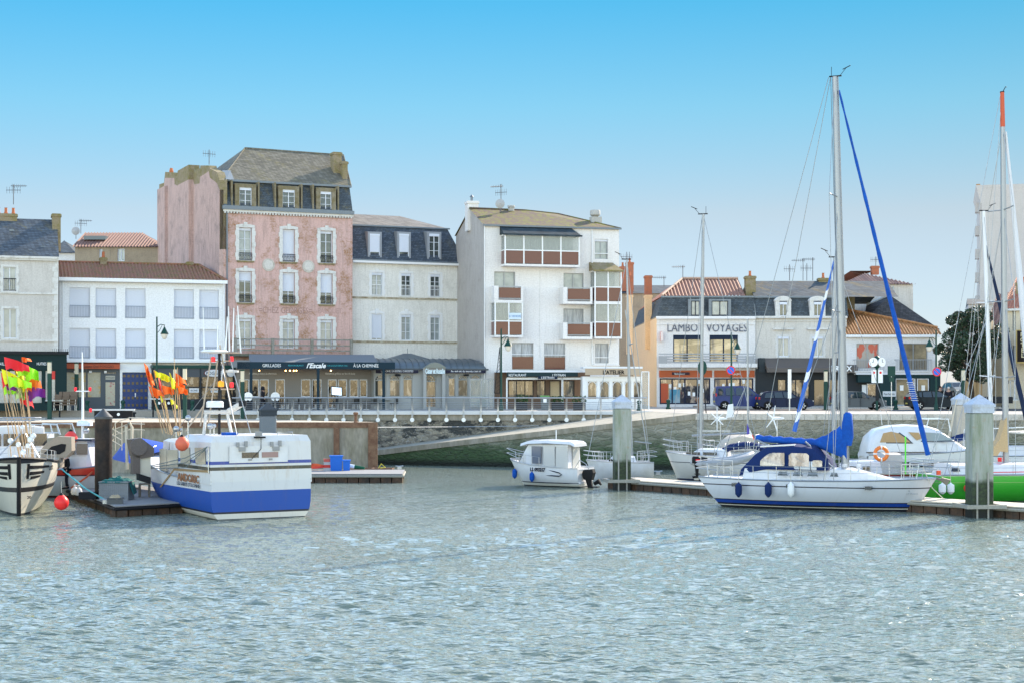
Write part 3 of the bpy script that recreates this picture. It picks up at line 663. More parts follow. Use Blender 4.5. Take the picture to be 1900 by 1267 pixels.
# stepped gable wall with chimney breasts
q = MB(); zs = lambda py, px: z(py, px, f.V(px))
prof = [(0, z(335, 416)), (.9, z(320, 410, .9)), (f.V(397), zs(314, 397)), (f.V(395), zs(308, 395)), (f.V(379), zs(308, 379)), (f.V(378), zs(318, 378)), (f.V(368), zs(322, 368)), (f.V(366), zs(313, 366)), (f.V(345), zs(314, 345)), (f.V(344), zs(331, 344)), (f.V(331), zs(333, 331)), (f.V(330), zs(321, 330)), (f.V(313), zs(320, 313)), (f.V(311), zs(340, 311)), (D, zs(343, 302))]
q.ext([(-.32, a, b) for a, b in prof]+[(-.32, D, ez-3), (-.32, 0, ez-3)], (.6, 0, 0)); q.build('gable_parapet', MOSS, r)
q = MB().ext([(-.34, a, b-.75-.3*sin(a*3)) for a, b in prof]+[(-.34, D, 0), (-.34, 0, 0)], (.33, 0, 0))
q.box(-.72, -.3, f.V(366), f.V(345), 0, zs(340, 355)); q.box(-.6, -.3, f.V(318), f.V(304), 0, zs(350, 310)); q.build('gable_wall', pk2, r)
MB().box(-.72, .2, f.V(366), f.V(345), zs(340, 355), zs(313, 355)).build('chimney', MOSS, r)
MB().lathe([(.16, 0), (.2, .1), (.13, .4)], (0, f.V(318), zs(321, 318)), 10).build('chimney_pot', TERRA, r)
q = MB().poly([(.2, .05, zm+.05), (1.0, .05+.6, zm+.1), (1.0, 1.8, zm+1.0), (.2, 1.3, zm+.9)]).build('skylight', mat('skylight_glass', (.12, .15, .17), .25), r)
q = MB().tube([(.25, -.08, 0), (.25, -.08, ez)], .06, 8).build('drainpipe', ZINC, r)
# balcony
zb = z(656, 440, -1.0); q = MB().box(f.U(431, -1.1), f.U(655, -1.1), -1.2, 0, zb-.18, zb); bl = q.build('balcony', mat('mossy_slab', (.12, .13, .1), .9, var=.3), r)
q = MB(); xs = [f.U(x, -1.1) for x in (437, 506, 579, 652)]
for x in xs: q.box(x-.11, x+.11, -1.2, -1.0, zb, zb+1.22)
for zz in (1.15, .7, .3): q.box(xs[0]+.1, xs[-1]-.1, -1.14, -1.07, zb+zz-.06, zb+zz+.04)
q.build('railing', mat('weathered_rail', (.3, .29, .27), .85, var=.3, c2=(.18, .18, .14)), bl)
antenna(tuple(W(388, 306, 130)), 1.2, 'comb', 'crooked black antenna on the gable of the pink building', .6)

# ======== L'Escale terrace
g_ = F(440, 120.6, 11); z = g_.Z; e = g_.U(733); s = g_.thing('restaurant_terrace', "long terrace with navy sign band reading l'Escale under a grey awning", 'restaurant')
zb0, zb1 = z(683.5, 445), z(671, 445); SG = mat('sign_navy', (.012, .03, .045), .45)
sg = MB().box(0, e, 0, .1, zb0, zb1).build('sign_band', SG, s)
def put(t, px, w_, size, m=TXT, **k): text(t, size, m, sg, (g_.U(px), -.006, (zb0+zb1)/2-size*.35), width=w_, ext=.004, **k)
put('GRILLADES', 504, 1.36, .34); put('À LA CHEMINÉE', 679, 1.9, .34); CY = mat('cyan_lettering', (.03, .35, .4), .5)
put('RESTAURANT', 549, 1.15, .16, CY); put("l'Escale", 586, 1.45, .5, shear=.35, bold=.012); put('SUR LE QUAI DEPUIS 1926', 626, 1.5, .16, CY)
q = MB(); q.poly([(e*.08, .0, zb1), (e*.885, 0, zb1), (e*.885, 2.6, zb1+.62), (e*.08, 2.6, zb1+.62)]); q.poly([(e*.885, 0, zb1), (e*.885, 2.6, zb1), (e*.885, 2.6, zb1+.62)]); q.poly([(e*.08, 2.6, zb1-.1), (e*.08, 0, zb1), (e*.08, 2.6, zb1+.62)]); q.box(-.4, e*.08, 0, 2.5, zb0+.1, zb1+.1); q.box(e*.885, e, 0.1, 2.5, zb0+.3, zb1-.05); q.build('awning', mat('grey_awning', (.16, .18, .2), .7, var=.1), s)
for px in (466, 590.5, 712): u = g_.U(px); MB().box(u-.1, u+.1, .0, .18, 0, zb0).build('post', SG, s)
ff = mat('taupe_frame', (.2, .19, .175), .6, var=.1); vv = 2.9
q = MB(); ez = zb1+.2; L = e*.93
hs = []; pos = [(.2, 1.0), (1.06, 1.75), (1.8, 2.5), (3.0, 3.75), (5.0, 5.75), (5.85, 6.6), (7.1, 7.8), (7.9, 8.6), (8.8, 9.5), (9.6, 10.2)]
pos = [(a*L/11.2, b*L/11.2) for a, b in pos]
for i, (a, b) in enumerate(pos): hs.append((a, b, .05 if i in (3, 5, 6) else .95, z(703, 500, vv)))
q = MB(); wall_shell(q, L, ez, 2.5, hs, rev=.15); q.v = [(x, y+vv, zz) for x, y, zz in q.v]; q.build('front', ff, s)
rg = mat('restaurant_glass', (0, 0, 0))
for h in hs: win(s, h, v=vv, nv=1, nh=1, dep=.1, pane=rg, frame=PVC)
text('Assiettes grillées à la cheminée', .22, TXT, s, (2.0, vv-.01, z(694, 500, vv)), width=2.1, ext=.003); text('Assiettes grillées au feu de bois', .22, TXT, s, (L*.72, vv-.01, z(694, 620, vv)), width=2.3, ext=.003)
q = MB().box(L*.95, L*.95+.45, vv-.1, vv-.05, 1.2, 2.6).build('blackboard', NAVY, s)
WARM = mat('warm_lamp', (1, .55, .2), .4, emit=5)
for px in (481, 530, 538, 545, 550, 614): MB().ball((g_.U(px, 1.6), 1.6, z(687, px, 1.6)), .055, 8).build('lamp', WARM, s)
# low glass and planter line of the terrace
q = MB()
for i in range(9): q.box(.6+i*1.35, 1.7+i*1.35, .35, .75, .0, .45)
# individually placed furniture below
def chair_at(p, rz, first=[None], m=None, lab=''):
    if first[0] is None:
        t = thing('terrace_chair', lab, 'chair', p, rz, 'terrace chairs behind the railing'); mm = mat('dark_rattan', (.07, .07, .065), .8, var=.2)
        MB().box(-.24, .24, -.24, .24, .42, .47).build('seat', mm, t); MB().box(-.24, .24, .2, .25, .47, .9).build('backrest', mm, t)
        for sx in (-.21, .21):
            for sy in (-.21, .21): MB().box(sx-.02, sx+.02, sy-.02, sy+.02, 0, .42).build('leg', STEEL, t)
        first[0] = t; return t
    return dup(first[0], p, rz, lab)
def table_at(p, lab, first=[None]):
    if first[0] is None:
        t = thing('terrace_table', lab, 'table', p, 0, 'terrace tables behind the railing'); MB().box(-.35, .35, -.35, .35, .71, .75).build('tabletop', mat('table_top', (.2, .22, .22), .4), t); MB().tube([(0, 0, .03), (0, 0, .71)], .03).build('leg', STEEL, t); MB().box(-.22, .22, -.22, .22, 0, .03).build('base', STEEL, t); first[0] = t; return t
    return dup(first[0], p, 0, lab)
for i, px in enumerate((474, 512, 545, 575, 606, 645, 680, 716)):
    u = g_.U(px, 1.5); P = g_.o+Vector((g_.d.x*u+g_.n.x*1.5, g_.d.y*u+g_.n.y*1.5, 0))
    wh = ('by the green light column', 'behind the hooded walker', 'before the narrow glass door', 'below the faint RESTAURANT letters', 'beside the menu board', 'at the middle of the terrace', 'under the word CHEMINEE', 'at the blackboard end of the terrace')[i]
    table_at(tuple(P), 'small square terrace table '+wh); chair_at((P.x-.62, P.y, P.z), pi/2+.1*i, lab='dark terrace chair '+wh+', seaward side facing east'); chair_at((P.x+.62, P.y+.05, P.z), -pi/2+.07*i, lab='dark terrace chair '+wh+', opposite side facing west')
p = W(625, 750, 119.6); p.z = QZ; t = thing('menu_stand', 'lit menu board on a stand before the grill restaurant', 'sign', tuple(p))
MB().tube([(0, 0, 0), (0, 0, 1.15)], .03).build('post', IRON, t); MB().ext([(-.42, -.02, 1.1), (.42, -.02, 1.02), (.38, .12, 1.72), (-.45, .12, 1.8)], (0, .04, 0)).build('frame', IRON, t); MB().poly([(-.36, -.03, 1.16), (.36, -.03, 1.09), (.33, .1, 1.66), (-.39, .1, 1.73)]).build('menu_sheet', mat('menu_paper', (.75, .85, .95), .4, emit=.25), t)
for px in (461, 511.5):
    p = W(px, 733, 119.8); t = thing('barrel_sign', 'white round sign disc on dark barrel beside the %s' % ('green light column' if px < 500 else 'grill restaurant door'), 'sign', (p.x, p.y, QZ))
    MB().lathe([(.2, 0), (.26, .4), (.22, .75)], n=12).build('barrel', IRON, t, True); MB().disc((0, -.2, 1.0), .34, (0, 1, 0), .04, 24).build('disc', mat('pale_disc', (0, 0, 0)), t)
# ======== B3 cream house with the zinc veranda
f = F(654, 131.5, 24); z = f.Z; Ur = f.U(862); D = 10; r = f.thing('townhouse', 'cream townhouse with dark slate mansard beside the pink building', 'house')
ez = z(487, 662); cream_m = plaster('cream_render', (.74, .73, .69), stain=(.34, .33, .29), amt=.6, bump=.15)
c3 = [(689.5, 709), (744.5, 762.5), (798.5, 816.5)]
z1 = (z(549.5, 699), z(506, 699)); z2 = (z(631, 699), z(583, 699))
hs = [(f.U(a), f.U(b), c, d) for c, d in (z1, z2) for a, b in c3]
q = MB(); wall_shell(q, Ur, ez, D, hs, rev=.22); q.build('wall', cream_m, r)
wt = mat('white_window_trim', (.72, .73, .74), .7, var=.06)
for i, h in enumerate(hs): win(r, h, nv=2, nh=3, cassette=1 if i != 3 else 0, shutter=.93 if i == 3 else 0, sur=(wt, .2, .05), arch=.02 if i < 3 else .16, rail='bars' if i < 3 else None, railm=WHITE, pane=GLASS if i in (1, 2) else GLASSL)
q = MB().box(-.1, Ur+.35, -.45, 0, ez-.05, ez+.12); q.build('cornice', wt, r); MB().box(-.1, Ur+.3, -.4, -.1, ez+.12, ez+.24).build('gutter', ZINC, r)
for zz in (z(553, 699), z(634, 699)): MB().box(0, Ur+.04, -.1, 0, zz-.07, zz+.07).build('string_course', mat('mossy_trim', (.5, .47, .38), .85, var=.3, c2=(.22, .17, .09)), r)
MB().box(Ur-.72, Ur+.03, -.04, .0, 3, ez-.05).build('corner_pilaster', plaster('pilaster', (.66, .66, .66), stain=(.25, .24, .22), amt=.8), r)
zm = z(419, 660, .9); SL3 = slate('slate_blue', (.07, .09, .12), (.18, .16, .08), .4); ins = 1.15
q = MB(); q.poly([(0, -.1, ez+.2), (Ur+.1, -.1, ez+.2), (Ur-ins, .95, zm), (0, .95, zm)]); q.poly([(Ur+.1, -.1, ez+.2), (Ur+.1, D, ez+.2), (Ur-ins, D-1, zm), (Ur-ins, .95, zm)]); q.build('mansard', SL3, r)
zr = z(399, 700, 4.5); SL4 = slate('slate_pale', (.22, .205, .185), (.17, .13, .07), .6, .3)
q = MB(); A = (0, 4.8, zr); B = (f.U(742, 4.8), 4.8, zr); q.poly([(0, .9, zm+.05), (Ur-ins+.1, .9, zm+.05), B, A]); q.poly([(Ur-ins+.1, .9, zm+.05), (Ur-ins+.1, 9, zm+.05), B]); q.poly([(Ur-ins, 9, zm), (0, 9, zm), A, B]); q.build('roof', SL4, r)
MB().box(0, Ur-ins+.15, .8, .95, zm-.02, zm+.1).build('roof_gutter', ZINC, r)
for a, b in ((686, 705), (740.5, 759), (796, 815.5)):
    h = (f.U(a, 0), f.U(b, 0), z(481, a), z(434, a)); u0, u1, c, d = h
    q = MB(); q.ext([(u0-.16, .0, c-.12), (u0-.16, .0, d+.16), (u0-.16, 1.1, d+.28), (u0-.16, .4, c-.12)], (.16, 0, 0)); q.ext([(u1, .0, c-.12), (u1, .0, d+.16), (u1, 1.1, d+.28), (u1, .4, c-.12)], (.16, 0, 0))
    q.ext([(u0, 0, d), (u0, 0, d+.16), (u0, 1.1, d+.28), (u0, 1.1, d+.1)], (u1-u0, 0, 0)); q.box(u0, u1, 0, .3, c-.14, c)
    dm = q.build('dormer', mat('zinc_dormer', (.26, .28, .31), .5, var=.1), r); win(dm, h, nv=1 if a < 790 else 2, nh=1 if a < 790 else 3, dep=.1, shutter=.72 if a < 790 else 0, cassette=1)
# veranda
g_ = F(694, 124.2, 14); z = g_.Z; e = g_.U(901); s = g_.thing('restaurant_veranda', 'zinc roofed veranda with arched windows and pale César et Rosalie sign', 'restaurant')
z0r, z1r = z(683, 700), z(664, 700); VZ = mat('veranda_zinc', (.13, .16, .18), .4, var=.15, metal=.5); VF = mat('veranda_frame', (.32, .33, .32), .5, var=.06)
prof = [(-.3+2.6*(1-cos(a)), z0r+(z1r-z0r)*sin(a)) for a in [i*pi/2/8 for i in range(9)]]
q = MB().loft([[(-.9, y, zz) for y, zz in prof]+[(-.9, 5, z1r+.02)], [(e-.6, y, zz) for y, zz in prof]+[(e-.6, 5, z1r+.02)], [(e-.1, y+.1, zz-.3*k/8) for k, (y, zz) in enumerate(prof)]+[(e-.1, 5, z1r-.3)], [(e+.15, y+.5, z0r+(zz-z0r)*.5) for y, zz in prof]+[(e+.15, 5, z0r+.4)], [(e+.2, y+.5, z0r) for y, zz in prof]+[(e+.2, 5, z0r)]], False)
vr = q.build('roof', VZ, s, 50)
q = MB()
for i in range(17): q.tube([(i*(e-.8)/16, y-.02, zz+.02) for y, zz in prof], .028, 4)
q.build('roof_seams', VZ, vr)
uc0, uc1 = g_.U(733), g_.U(808); hz = z(655, 769, 2.5)
q = MB(); q.poly([(uc0, 2.0, z1r-.02), (uc1, 2.0, z1r-.02), ((uc0+uc1)/2+.3, 3.4, hz), ((uc0+uc1)/2-.3, 3.4, hz)]); q.poly([(uc1, 2, z1r-.02), (uc1, 5, z1r), ((uc0+uc1)/2+.3, 3.4, hz)]); q.poly([(uc0, 2, z1r-.02), ((uc0+uc1)/2-.3, 3.4, hz), (uc0, 5, z1r)]); q.tube([((uc0+uc1)/2, 3.4, hz-.1), ((uc0+uc1)/2, 3.4, hz+.4)], .02, 4); q.build('roof_lantern', VZ, vr)
q = MB().box(-.9, e+.15, -.38, .2, z0r-.12, z0r); q.build('gutter', mat('dark_zinc', (.06, .07, .08), .5), s)
ps = [(695, 717), (722.5, 743), (747.5, 766), (784, 810), (831.5, 845.5), (849.5, 869), (872.5, 893)]
zt = z(693.5, 720); zbm = z(735, 720)
hs = [(g_.U(a), g_.U(b), .95 if i != 3 else .1, zt) for i, (a, b) in enumerate(ps)]
q = MB(); wall_shell(q, e, z0r-.1, 4.9, hs, rev=.2); q.build('front', VF, s)
vg = mat('veranda_glass', (.05, .055, .05), .04, spec=.9, c2=(.3, .27, .22), scale=1.6, thr=(.53, .6), stretch=(2, 2, .5), var=.5)
for i, h in enumerate(hs):
    w_ = win(s, h, nv=1, nh=1, dep=.1, frame=VF, pane=vg, fr=.07)
    u0, u1, a, b = h; c = (u0+u1)/2; R = (u1-u0)/2-.05; zc = b-R-.06; q = MB()
    for rr, th in ((R, .035), (R*.62, .025)): q.tube([(c+rr*cos(t*pi/14), .06, zc+rr*sin(t*pi/14)) for t in range(15)], th, 4)
    for k in range(1, 6): t = k*pi/6; q.tube([(c, .06, zc), (c+R*cos(t), .06, zc+R*sin(t))], .018, 4)
    q.box(u0, u1, .03, .08, zc-.03, zc+.03)
    for sg in (-1, 1): q.ext([(c+sg*R, .05, zc)]+[(c+sg*R*cos(t*pi/16), .05, zc+R*sin(t*pi/16)) for t in range(1, 9)]+[(c, .05, b-.05), (c+sg*(R+.05), .05, b-.05)], (0, .02, 0))
    q.build('fanlight', VF, w_)
for px in (788, 823): u = g_.U(px, -.5); MB().box(u-.12, u+.12, -.6, -.2, 0, z0r+.05).build('pilaster', VF, s)
ua, ub = g_.U(786, -.6), g_.U(828, -.6); zc = z(682, 800, -.6)
q = MB().ext([(ua+(ub-ua)*t/10, -.75, zc+.42*sin(pi*t/10)) for t in range(11)], (0, 1.2, 0)); q.build('canopy', mat('canopy_glass', (.18, .2, .18), .3, var=.2), s)
sp = mat('sign_mauve', (.25, .25, .25), .5); sb = MB().box(ua+.1, ub-.1, -.62, -.55, z(693, 800, -.6), zc).build('sign', sp, s); text('César et Rosalie', .55, mat('pale_cyan_lettering', (.62, .75, .8), .5), sb, ((ua+ub)/2, -.63, zc-.42), width=(ub-ua)*.86, bold=.02)
for a, b, t in ((697, 776, "UNE CAVE, UN BISTRO, CURIOSITÉS"), (827, 901, 'Au sud est du monde c\'est ici')):
    signplate(s, g_.U(a, -.3), g_.U(b, -.3), z(691.5, a, -.3), z(683.8, a, -.3), -.36, mat('black_band', (.02, .02, .04), .5), t, TXT, .22, 'sign_band', width=(g_.U(b)-g_.U(a))*.75)
q = MB()
for px in (738, 865): u = g_.U(px, -.3); q.ball((u, -.35, z(695, px, -.3)), .22, 10, .4)
for px in (738, 865):
    u = g_.U(px, -.3); MB().ball((u, -.35, z(695, px, -.3)), .24, 10, .35).build('lamp', IRON, s, True)
# glass wind screens at its end
r2 = g_.thing('glass_windscreen', 'tall glass terrace windscreen between the veranda and the white flats', 'windscreen')
q = MB()
for px in (872, 893, 906.5, 915.5): u = g_.U(px, -2); q.box(u-.03, u+.03, -2.05, -2, .0, 2.35)
q.box(g_.U(872, -2), g_.U(915.5, -2), -2.04, -2.01, 2.3, 2.36); q.build('frame', ALU, r2); MB().box(g_.U(872, -2), g_.U(915.5, -2), -2.03, -2.02, .2, 2.3).build('glass', mat('clear_glass', (.4, .44, .42), .05, alpha=.35), r2)

# ======== B4 white flats with brown balconies
f = F(900, 126.4, 15.5); K = .3316; cx = lambda x: 840+x*K; cy = lambda y: 350+y*K
z = lambda y, x, v=0: f.Z(cy(y), cx(x), v); U = lambda x, v=0: f.U(cx(x), v)
Ur = U(931); ez = z(212, 400); D = f.V(846.5)
r = f.thing('apartment_block', 'white block of flats with brown balcony panels and mossy hipped roof', 'building')
wh = plaster('flats_render', (.72, .71, .7), stain=(.4, .36, .32), amt=.3, bump=.12)
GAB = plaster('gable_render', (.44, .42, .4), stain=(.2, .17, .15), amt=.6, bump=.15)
H = [(795, 868, 283, 395), (232, 350, 465, 568), (620, 733, 473, 575), (620, 733, 672, 770), (332, 452, 862, 1010), (512, 630, 863, 1012), (797, 873, 865, 975)]
hs = [(U(a), U(b), z(d, a), z(c, a)) for a, b, c, d in H]
q = MB(); wall_shell(q, Ur, ez, D, hs, rev=.25); q.build('wall', wh, r)
brown = mat('brown_panel', (.12, .035, .025), .25, var=.2, coat=.3)
for i, h in enumerate(hs):
    w_ = win(r, h, nv=2, nh=1, dep=.2, pane=CURT if i > 2 else GLASSL, frame=ALU, shutter=.12 if i in (0,) else 0)
    if i in (4, 5): u0, u1, a, b = h; MB().box(u0+.03, u1-.03, .02, .05, a+.05, a+1.0).build('brown_panel', brown, w_); MB().box(u0, u1, 0, .06, a+1.15, a+1.2).build('rail', WHITE, w_)
    if i in (0, 6): MB().box(h[0], h[1], 0, .05, h[2]+.42, h[2]+.48).build('rail', WHITE, w_)
MB().box(U(795)-.2, Ur+.02, -.12, 0, z(985, 850)-.06, z(985, 850)).build('ledge', wh, r)
q = MB().tube([(U(177), -.06, 2), (U(177), -.06, ez)], .04); q.tube([(U(778), -.08, z(985, 778)), (U(778), -.08, ez)], .05); q.tube([(U(770), -.08, ez-.1), (U(780), -.08, ez)], .05); q.build('drainpipe', WHITE, r)
MB().box(U(487)-.02, U(487)+.03, -.035, 0, 4, z(435, 487)).build('facade_step', wh, r)
# roof
zt = z(118, 105, 4.0); RT = tilemat('mossy_asbestos_tiles', (.13, .09, .065), (.085, .05, .045), (.15, .15, .012), .95)
A = (U(105, 4.5), 4.5, z(118, 250, 4.5)); A2 = (U(400, 4.5), 4.5, A[2]); B2 = (U(590, 4.5), 4.5, z(143, 590, 4.5)); e0 = (-.15, -.2, ez); e1 = (Ur+.1, -.2, ez)
q = MB(); q.poly([e0, e1, B2, A2, (0-.15, 4.5, A[2])]); q.poly([e1, (Ur+.1, D, ez), B2]); q.poly([(-.15, 4.5, A[2]), A2, B2, (Ur, D, ez), (-.15, D, ez-.0)]); q.build('roof', RT, r)
MB().tube([(-.15, 4.5, A[2]+.05), A2, B2, e1], .08, 5).build('ridge', RT, r)
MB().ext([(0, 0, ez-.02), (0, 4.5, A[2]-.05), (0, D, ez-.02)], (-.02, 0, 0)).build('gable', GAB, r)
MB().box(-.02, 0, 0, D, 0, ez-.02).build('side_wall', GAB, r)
q = MB().box(-.2, Ur+.12, -.28, -.14, ez-.08, ez+.05); q.build('gutter', ZINC, r)
chimney(r, .2, f.V(866, .2)*.75, .9, .9, ez, z(88, 100, 7), wh); MB().lathe([(.1, 0), (.1, .35), (.2, .36), (.02, .55)], (.2, f.V(866, .2)*.75, z(88, 100, 7)), 10).build('chimney_cowl', ZINC, r)
cap = MB().lathe([(.2, 0), (.42, .15), (.42, .5), (.38, .55), (.3, .5)], (U(797, 2), 2, z(160, 797, 2)), 14).build('roof_fan', mat('concrete_cap', (.4, .4, .38), .8, var=.2), r, True); MB().box(U(771, 2), U(828, 2), 1.7, 2.3, ez, z(160, 797, 2)).build('fan_base', mat('concrete_cap', (0, 0, 0)), r)
MB().lathe([(.25, 0), (.25, .3), (.32, .32), (.3, .45), (.01, .5)], (U(333, 4), 4.3, z(122, 333, 4)-.05), 12).build('roof_vent', mat('concrete_cap', (0, 0, 0)), r)
antenna(tuple(f.o+Vector((f.d.x*U(270, 3.6)+f.n.x*3.6, f.d.y*U(270, 3.6)+f.n.y*3.6, z(122, 270, 3.6)-.3))), 2.4, 'both', 'tall antenna on the ridge of the white flats', 2.6)
antenna(tuple(f.o+Vector((f.d.x*U(265, 3.4)+f.n.x*3.4, f.d.y*U(265, 3.4)+f.n.y*3.4, z(122, 270, 3.4)-.3))), 1.0, 'dish', 'satellite dish on the ridge of the white flats')
def glazed(x0, x1, zt_, zm_, zb, nb, roof=None, v=-1.1, name='glazed_balcony', back=True, sign=False):
    """enclosed or open balcony box: x in crop px at plane v; heights from crop y at x0"""
    u0, u1 = U(x0, v), U(x1, v); a, m_, b = z(zt_, (x0+x1)/2, v), z(zm_, (x0+x1)/2, v), z(zb, (x0+x1)/2, v)
    b_ = MB().box(u0-.05, u1+.05, v, 0, b-.16, b).build(name, wh, r)
    q = MB(); n = 0.05
    for i in range(nb+1): c = u0+(u1-u0)*i/nb; q.box(c-n, c+n, v, v+.08, b, a)
    q.box(u0, u1, v+.002, v+.07, m_-.04, m_+.04); q.box(u0, u1, v+.002, v+.07, a-.06, a+.04); q.box(u0-n, u0+n, v+.08, 0, m_-.04, m_+.04); q.box(u1-n, u1+n, v+.08, 0, a-.06, a+.04); q.box(u0-n, u0+n, v+.08, 0, a-.06, a+.04)
    q.build('frame', WHITE, b_); q = MB()
    for i in range(nb): c0 = u0+(u1-u0)*i/nb; c1 = u0+(u1-u0)*(i+1)/nb; MB().box(c0+n, c1-n, v+.03, v+.045, b+.05, m_-.04).build('brown_panel', brown, b_)
    MB().box(u0-.02, u0+.02, v+.08, 0, b+.05, m_-.04).build('brown_panel', brown, b_); MB().box(u1-.02, u1+.02, v+.08, 0, b+.05, m_-.04).build('brown_panel', brown, b_)
    MB().box(u0+n, u1-n, v+.035, v+.04, m_+.04, a-.06).build('glass', mat('balcony_glass', (.3, .34, .33), .06, alpha=.45, spec=.9), b_); MB().box(u0-.01, u0+.01, v+.08, 0, m_+.04, a-.06).build('glass', mat('balcony_glass', (0, 0, 0)), b_)
    MB().box(u0+.2, u1-.2, -.06, -.02, m_-.3, a-.1).build('curtain', CURT, b_)
    if roof: 
        q = MB().poly([(u0-.15, v-.15, a+.03), (u1+.15, v-.15, a+.03), (u1-.35, 0, a+.75), (u0-.15, 0, a+.75)]); q.poly([(u1+.15, v-.15, a+.03), (u1+.15, 0, a+.03), (u1-.35, 0, a+.75)]); q.poly([(u0-.15, v-.15, a+.03), (u0-.15, 0, a+.75), (u0-.15, 0, a+.03)]); q.box(u0-.2, u1+.2, v-.2, v-.1, a-.06, a+.06); q.build('roof', roof, b_)
    return b_
glazed(294, 708, 262, 348, 425, 4, roof=slate('slate_bluegreen', (.04, .06, .075), (.1, .1, .06), .2))
glazed(797, 943, 462, 552, 632, 2, roof=MOSS); glazed(797, 943, 643, 748, 828, 2)
b_ = glazed(238, 390, 636, 742, 820, 2); 
sg = signplate(b_, U(316, -1.1), U(382, -1.1), z(733, 350, -1.1), z(697, 350, -1.1), -1.16, mat('pale_blue_poster', (.55, .65, .72), .5), 'A VENDRE', mat('blue_lettering', (.02, .15, .4), .5), .22, 'for_sale_board')
for x0, x1, y0, y1 in ((232, 395, 546, 630), (618, 782, 553, 638), (618, 782, 750, 834)):
    v = -1.1; u0, u1 = U(x0, v), U(x1, v); a, b = z(y0, (x0+x1)/2, v), z(y1, (x0+x1)/2, v)
    q = MB().box(u0-.0, u1, v, 0, b-.12, b+.08); q.box(u0, u0+.18, v, 0, b+.08, a); q.box(u1-.18, u1, v, 0, b+.08, a); q.box(u0+.18, u0+.35, v, v+.12, b+.08, a); bb = q.build('balcony', wh, r)
    MB().box(u0+.4, u1-.2, v+.03, v+.06, b+.25, a-.12).build('brown_panel', brown, bb); q = MB().box(u0+.35, u1-.18, v, v+.08, a-.07, a); q.box(u0+.35, u1-.18, v, v+.08, b+.17, b+.22); q.build('rail', ALU, bb)
# restaurants under the flats
g_ = F(925, 123.2, 6); z = g_.Z; s = g_.thing('restaurant_terrace', "glass fronted restaurant with dark L'ESTRAN valance and white awning", 'restaurant')
e = g_.U(1089); zt, zb = z(690, 1000), z(698, 1000); WA = mat('white_awning', (.66, .69, .73), .6, var=.05)
q = MB().box(g_.U(925), g_.U(1080), -.1, 2.6, zt, zt+.14).build('awning', WA, s); q = MB().box(g_.U(940), g_.U(1072), -.06, -.02, zb, zt).build('valance', mat('dark_green_valance', (.02, .04, .045), .6), s)
text('RESTAURANT', .28, TXT, q, (g_.U(960), -.07, zb+.02), width=1.35); text("L'ESTRAN", .28, TXT, q, (g_.U(1037), -.07, zb+.02), width=1.0)
signplate(s, g_.U(998), g_.U(1034), z(702.5, 1015), z(697, 1015), -.12, NAVY, "L'ESTRAN", TXT, .24, 'name_board')
v0 = .3; zt = z(701, 1000, v0)
for a, b in ((940.5, 1043), (1044, 1089.5)):
    q = MB(); 
    for px in (a, b): u = g_.U(px, v0); q.box(u-.05, u+.05, v0, v0+.1, 0, zt)
    q.box(g_.U(a, v0), g_.U(b, v0), v0, v0+.1, zt-.1, zt+.06); q.build('terrace_frame', WHITE, s)
hs = [(g_.U(a, 2.6), g_.U(b, 2.6), .9, z(705, 1000, 2.6)) for a, b in ((943, 990), (996, 1012), (1020, 1040), (1044, 1066))]
q = MB(); wall_shell(q, g_.U(1095, 2.6), z(690, 1000, 2.6), .9, hs, rev=.22); q.v = [(x, y+2.6, c) for x, y, c in q.v]; q.build('front', mat('wood_brown_front', (.14, .09, .06), .6, var=.2), s)
for i, h in enumerate(hs): win(s, h, v=2.6, nv=[3, 1, 1, 1][i], nh=1, frame=mat('dark_frame', (.05, .05, .055), .4), pane=vg if i != 2 else mat('bright_glass', (.5, .42, .28), .2, var=.2))
g2 = F(1082, 122.4, 2); z = g2.Z; s = g2.thing('restaurant_terrace', "white framed restaurant front with L'ATELIER on its sandy sign", 'restaurant')
e = g2.U(1192); zt, zb = z(683, 1130), z(695, 1130)
MB().box(0, e, -.15, 2.8, zt, zt+.14).build('awning', WA, s); sg = MB().box(.15, e-.05, -.1, -.03, zb, zt).build('signboard', mat('sandy_sign', (.42, .34, .25), .6, var=.15, stretch=(.3, 1, 8)), s); text("L'ATELIER", .42, mat('near_black_lettering', (.015, .015, .015), .6), sg, (g2.U(1138), -.11, zb+.06), width=1.65, bold=.012)
zc = z(700, 1130); hs = [(g2.U(a, .5), g2.U(b, .5), .75, zc-.25) for a, b in ((1090, 1108), (1113, 1131), (1136, 1155), (1159, 1172), (1175, 1190))]
q = MB(); wall_shell(q, e, zc+.1, 2.2, hs, rev=.22); q.v = [(x, y+.5, c) for x, y, c in q.v]; q.build('front', WHITE, s)
for h in hs:
    w_ = win(s, h, v=.5, nv=1, nh=1, frame=WHITE, pane=vg); u0, u1, a, b = h; c = (u0+u1)/2; R = (u1-u0)/2-.05
    MB().tube([(c+R*cos(t*pi/10), .56, b-R-.05+R*sin(t*pi/10)) for t in range(11)], .03, 4).build('arch', WHITE, w_)
r2 = g2.thing('glass_windscreen', "tall glass windscreen at the far side of the L'ATELIER terrace", 'windscreen'); u0, u1 = g2.U(1190, -.5), g2.U(1205, -.5)
q = MB().box(u0, u0+.06, -.5, -.42, 0, 2.9); q.box(u1-.08, u1, -.5, -.42, 0, 2.9); q.box(u0, u1, -.5, -.42, 2.84, 2.9); q.build('frame', WHITE, r2); MB().box(u0+.06, u1-.08, -.47, -.46, .1, 2.84).build('glass', mat('clear_glass', (0, 0, 0)), r2)

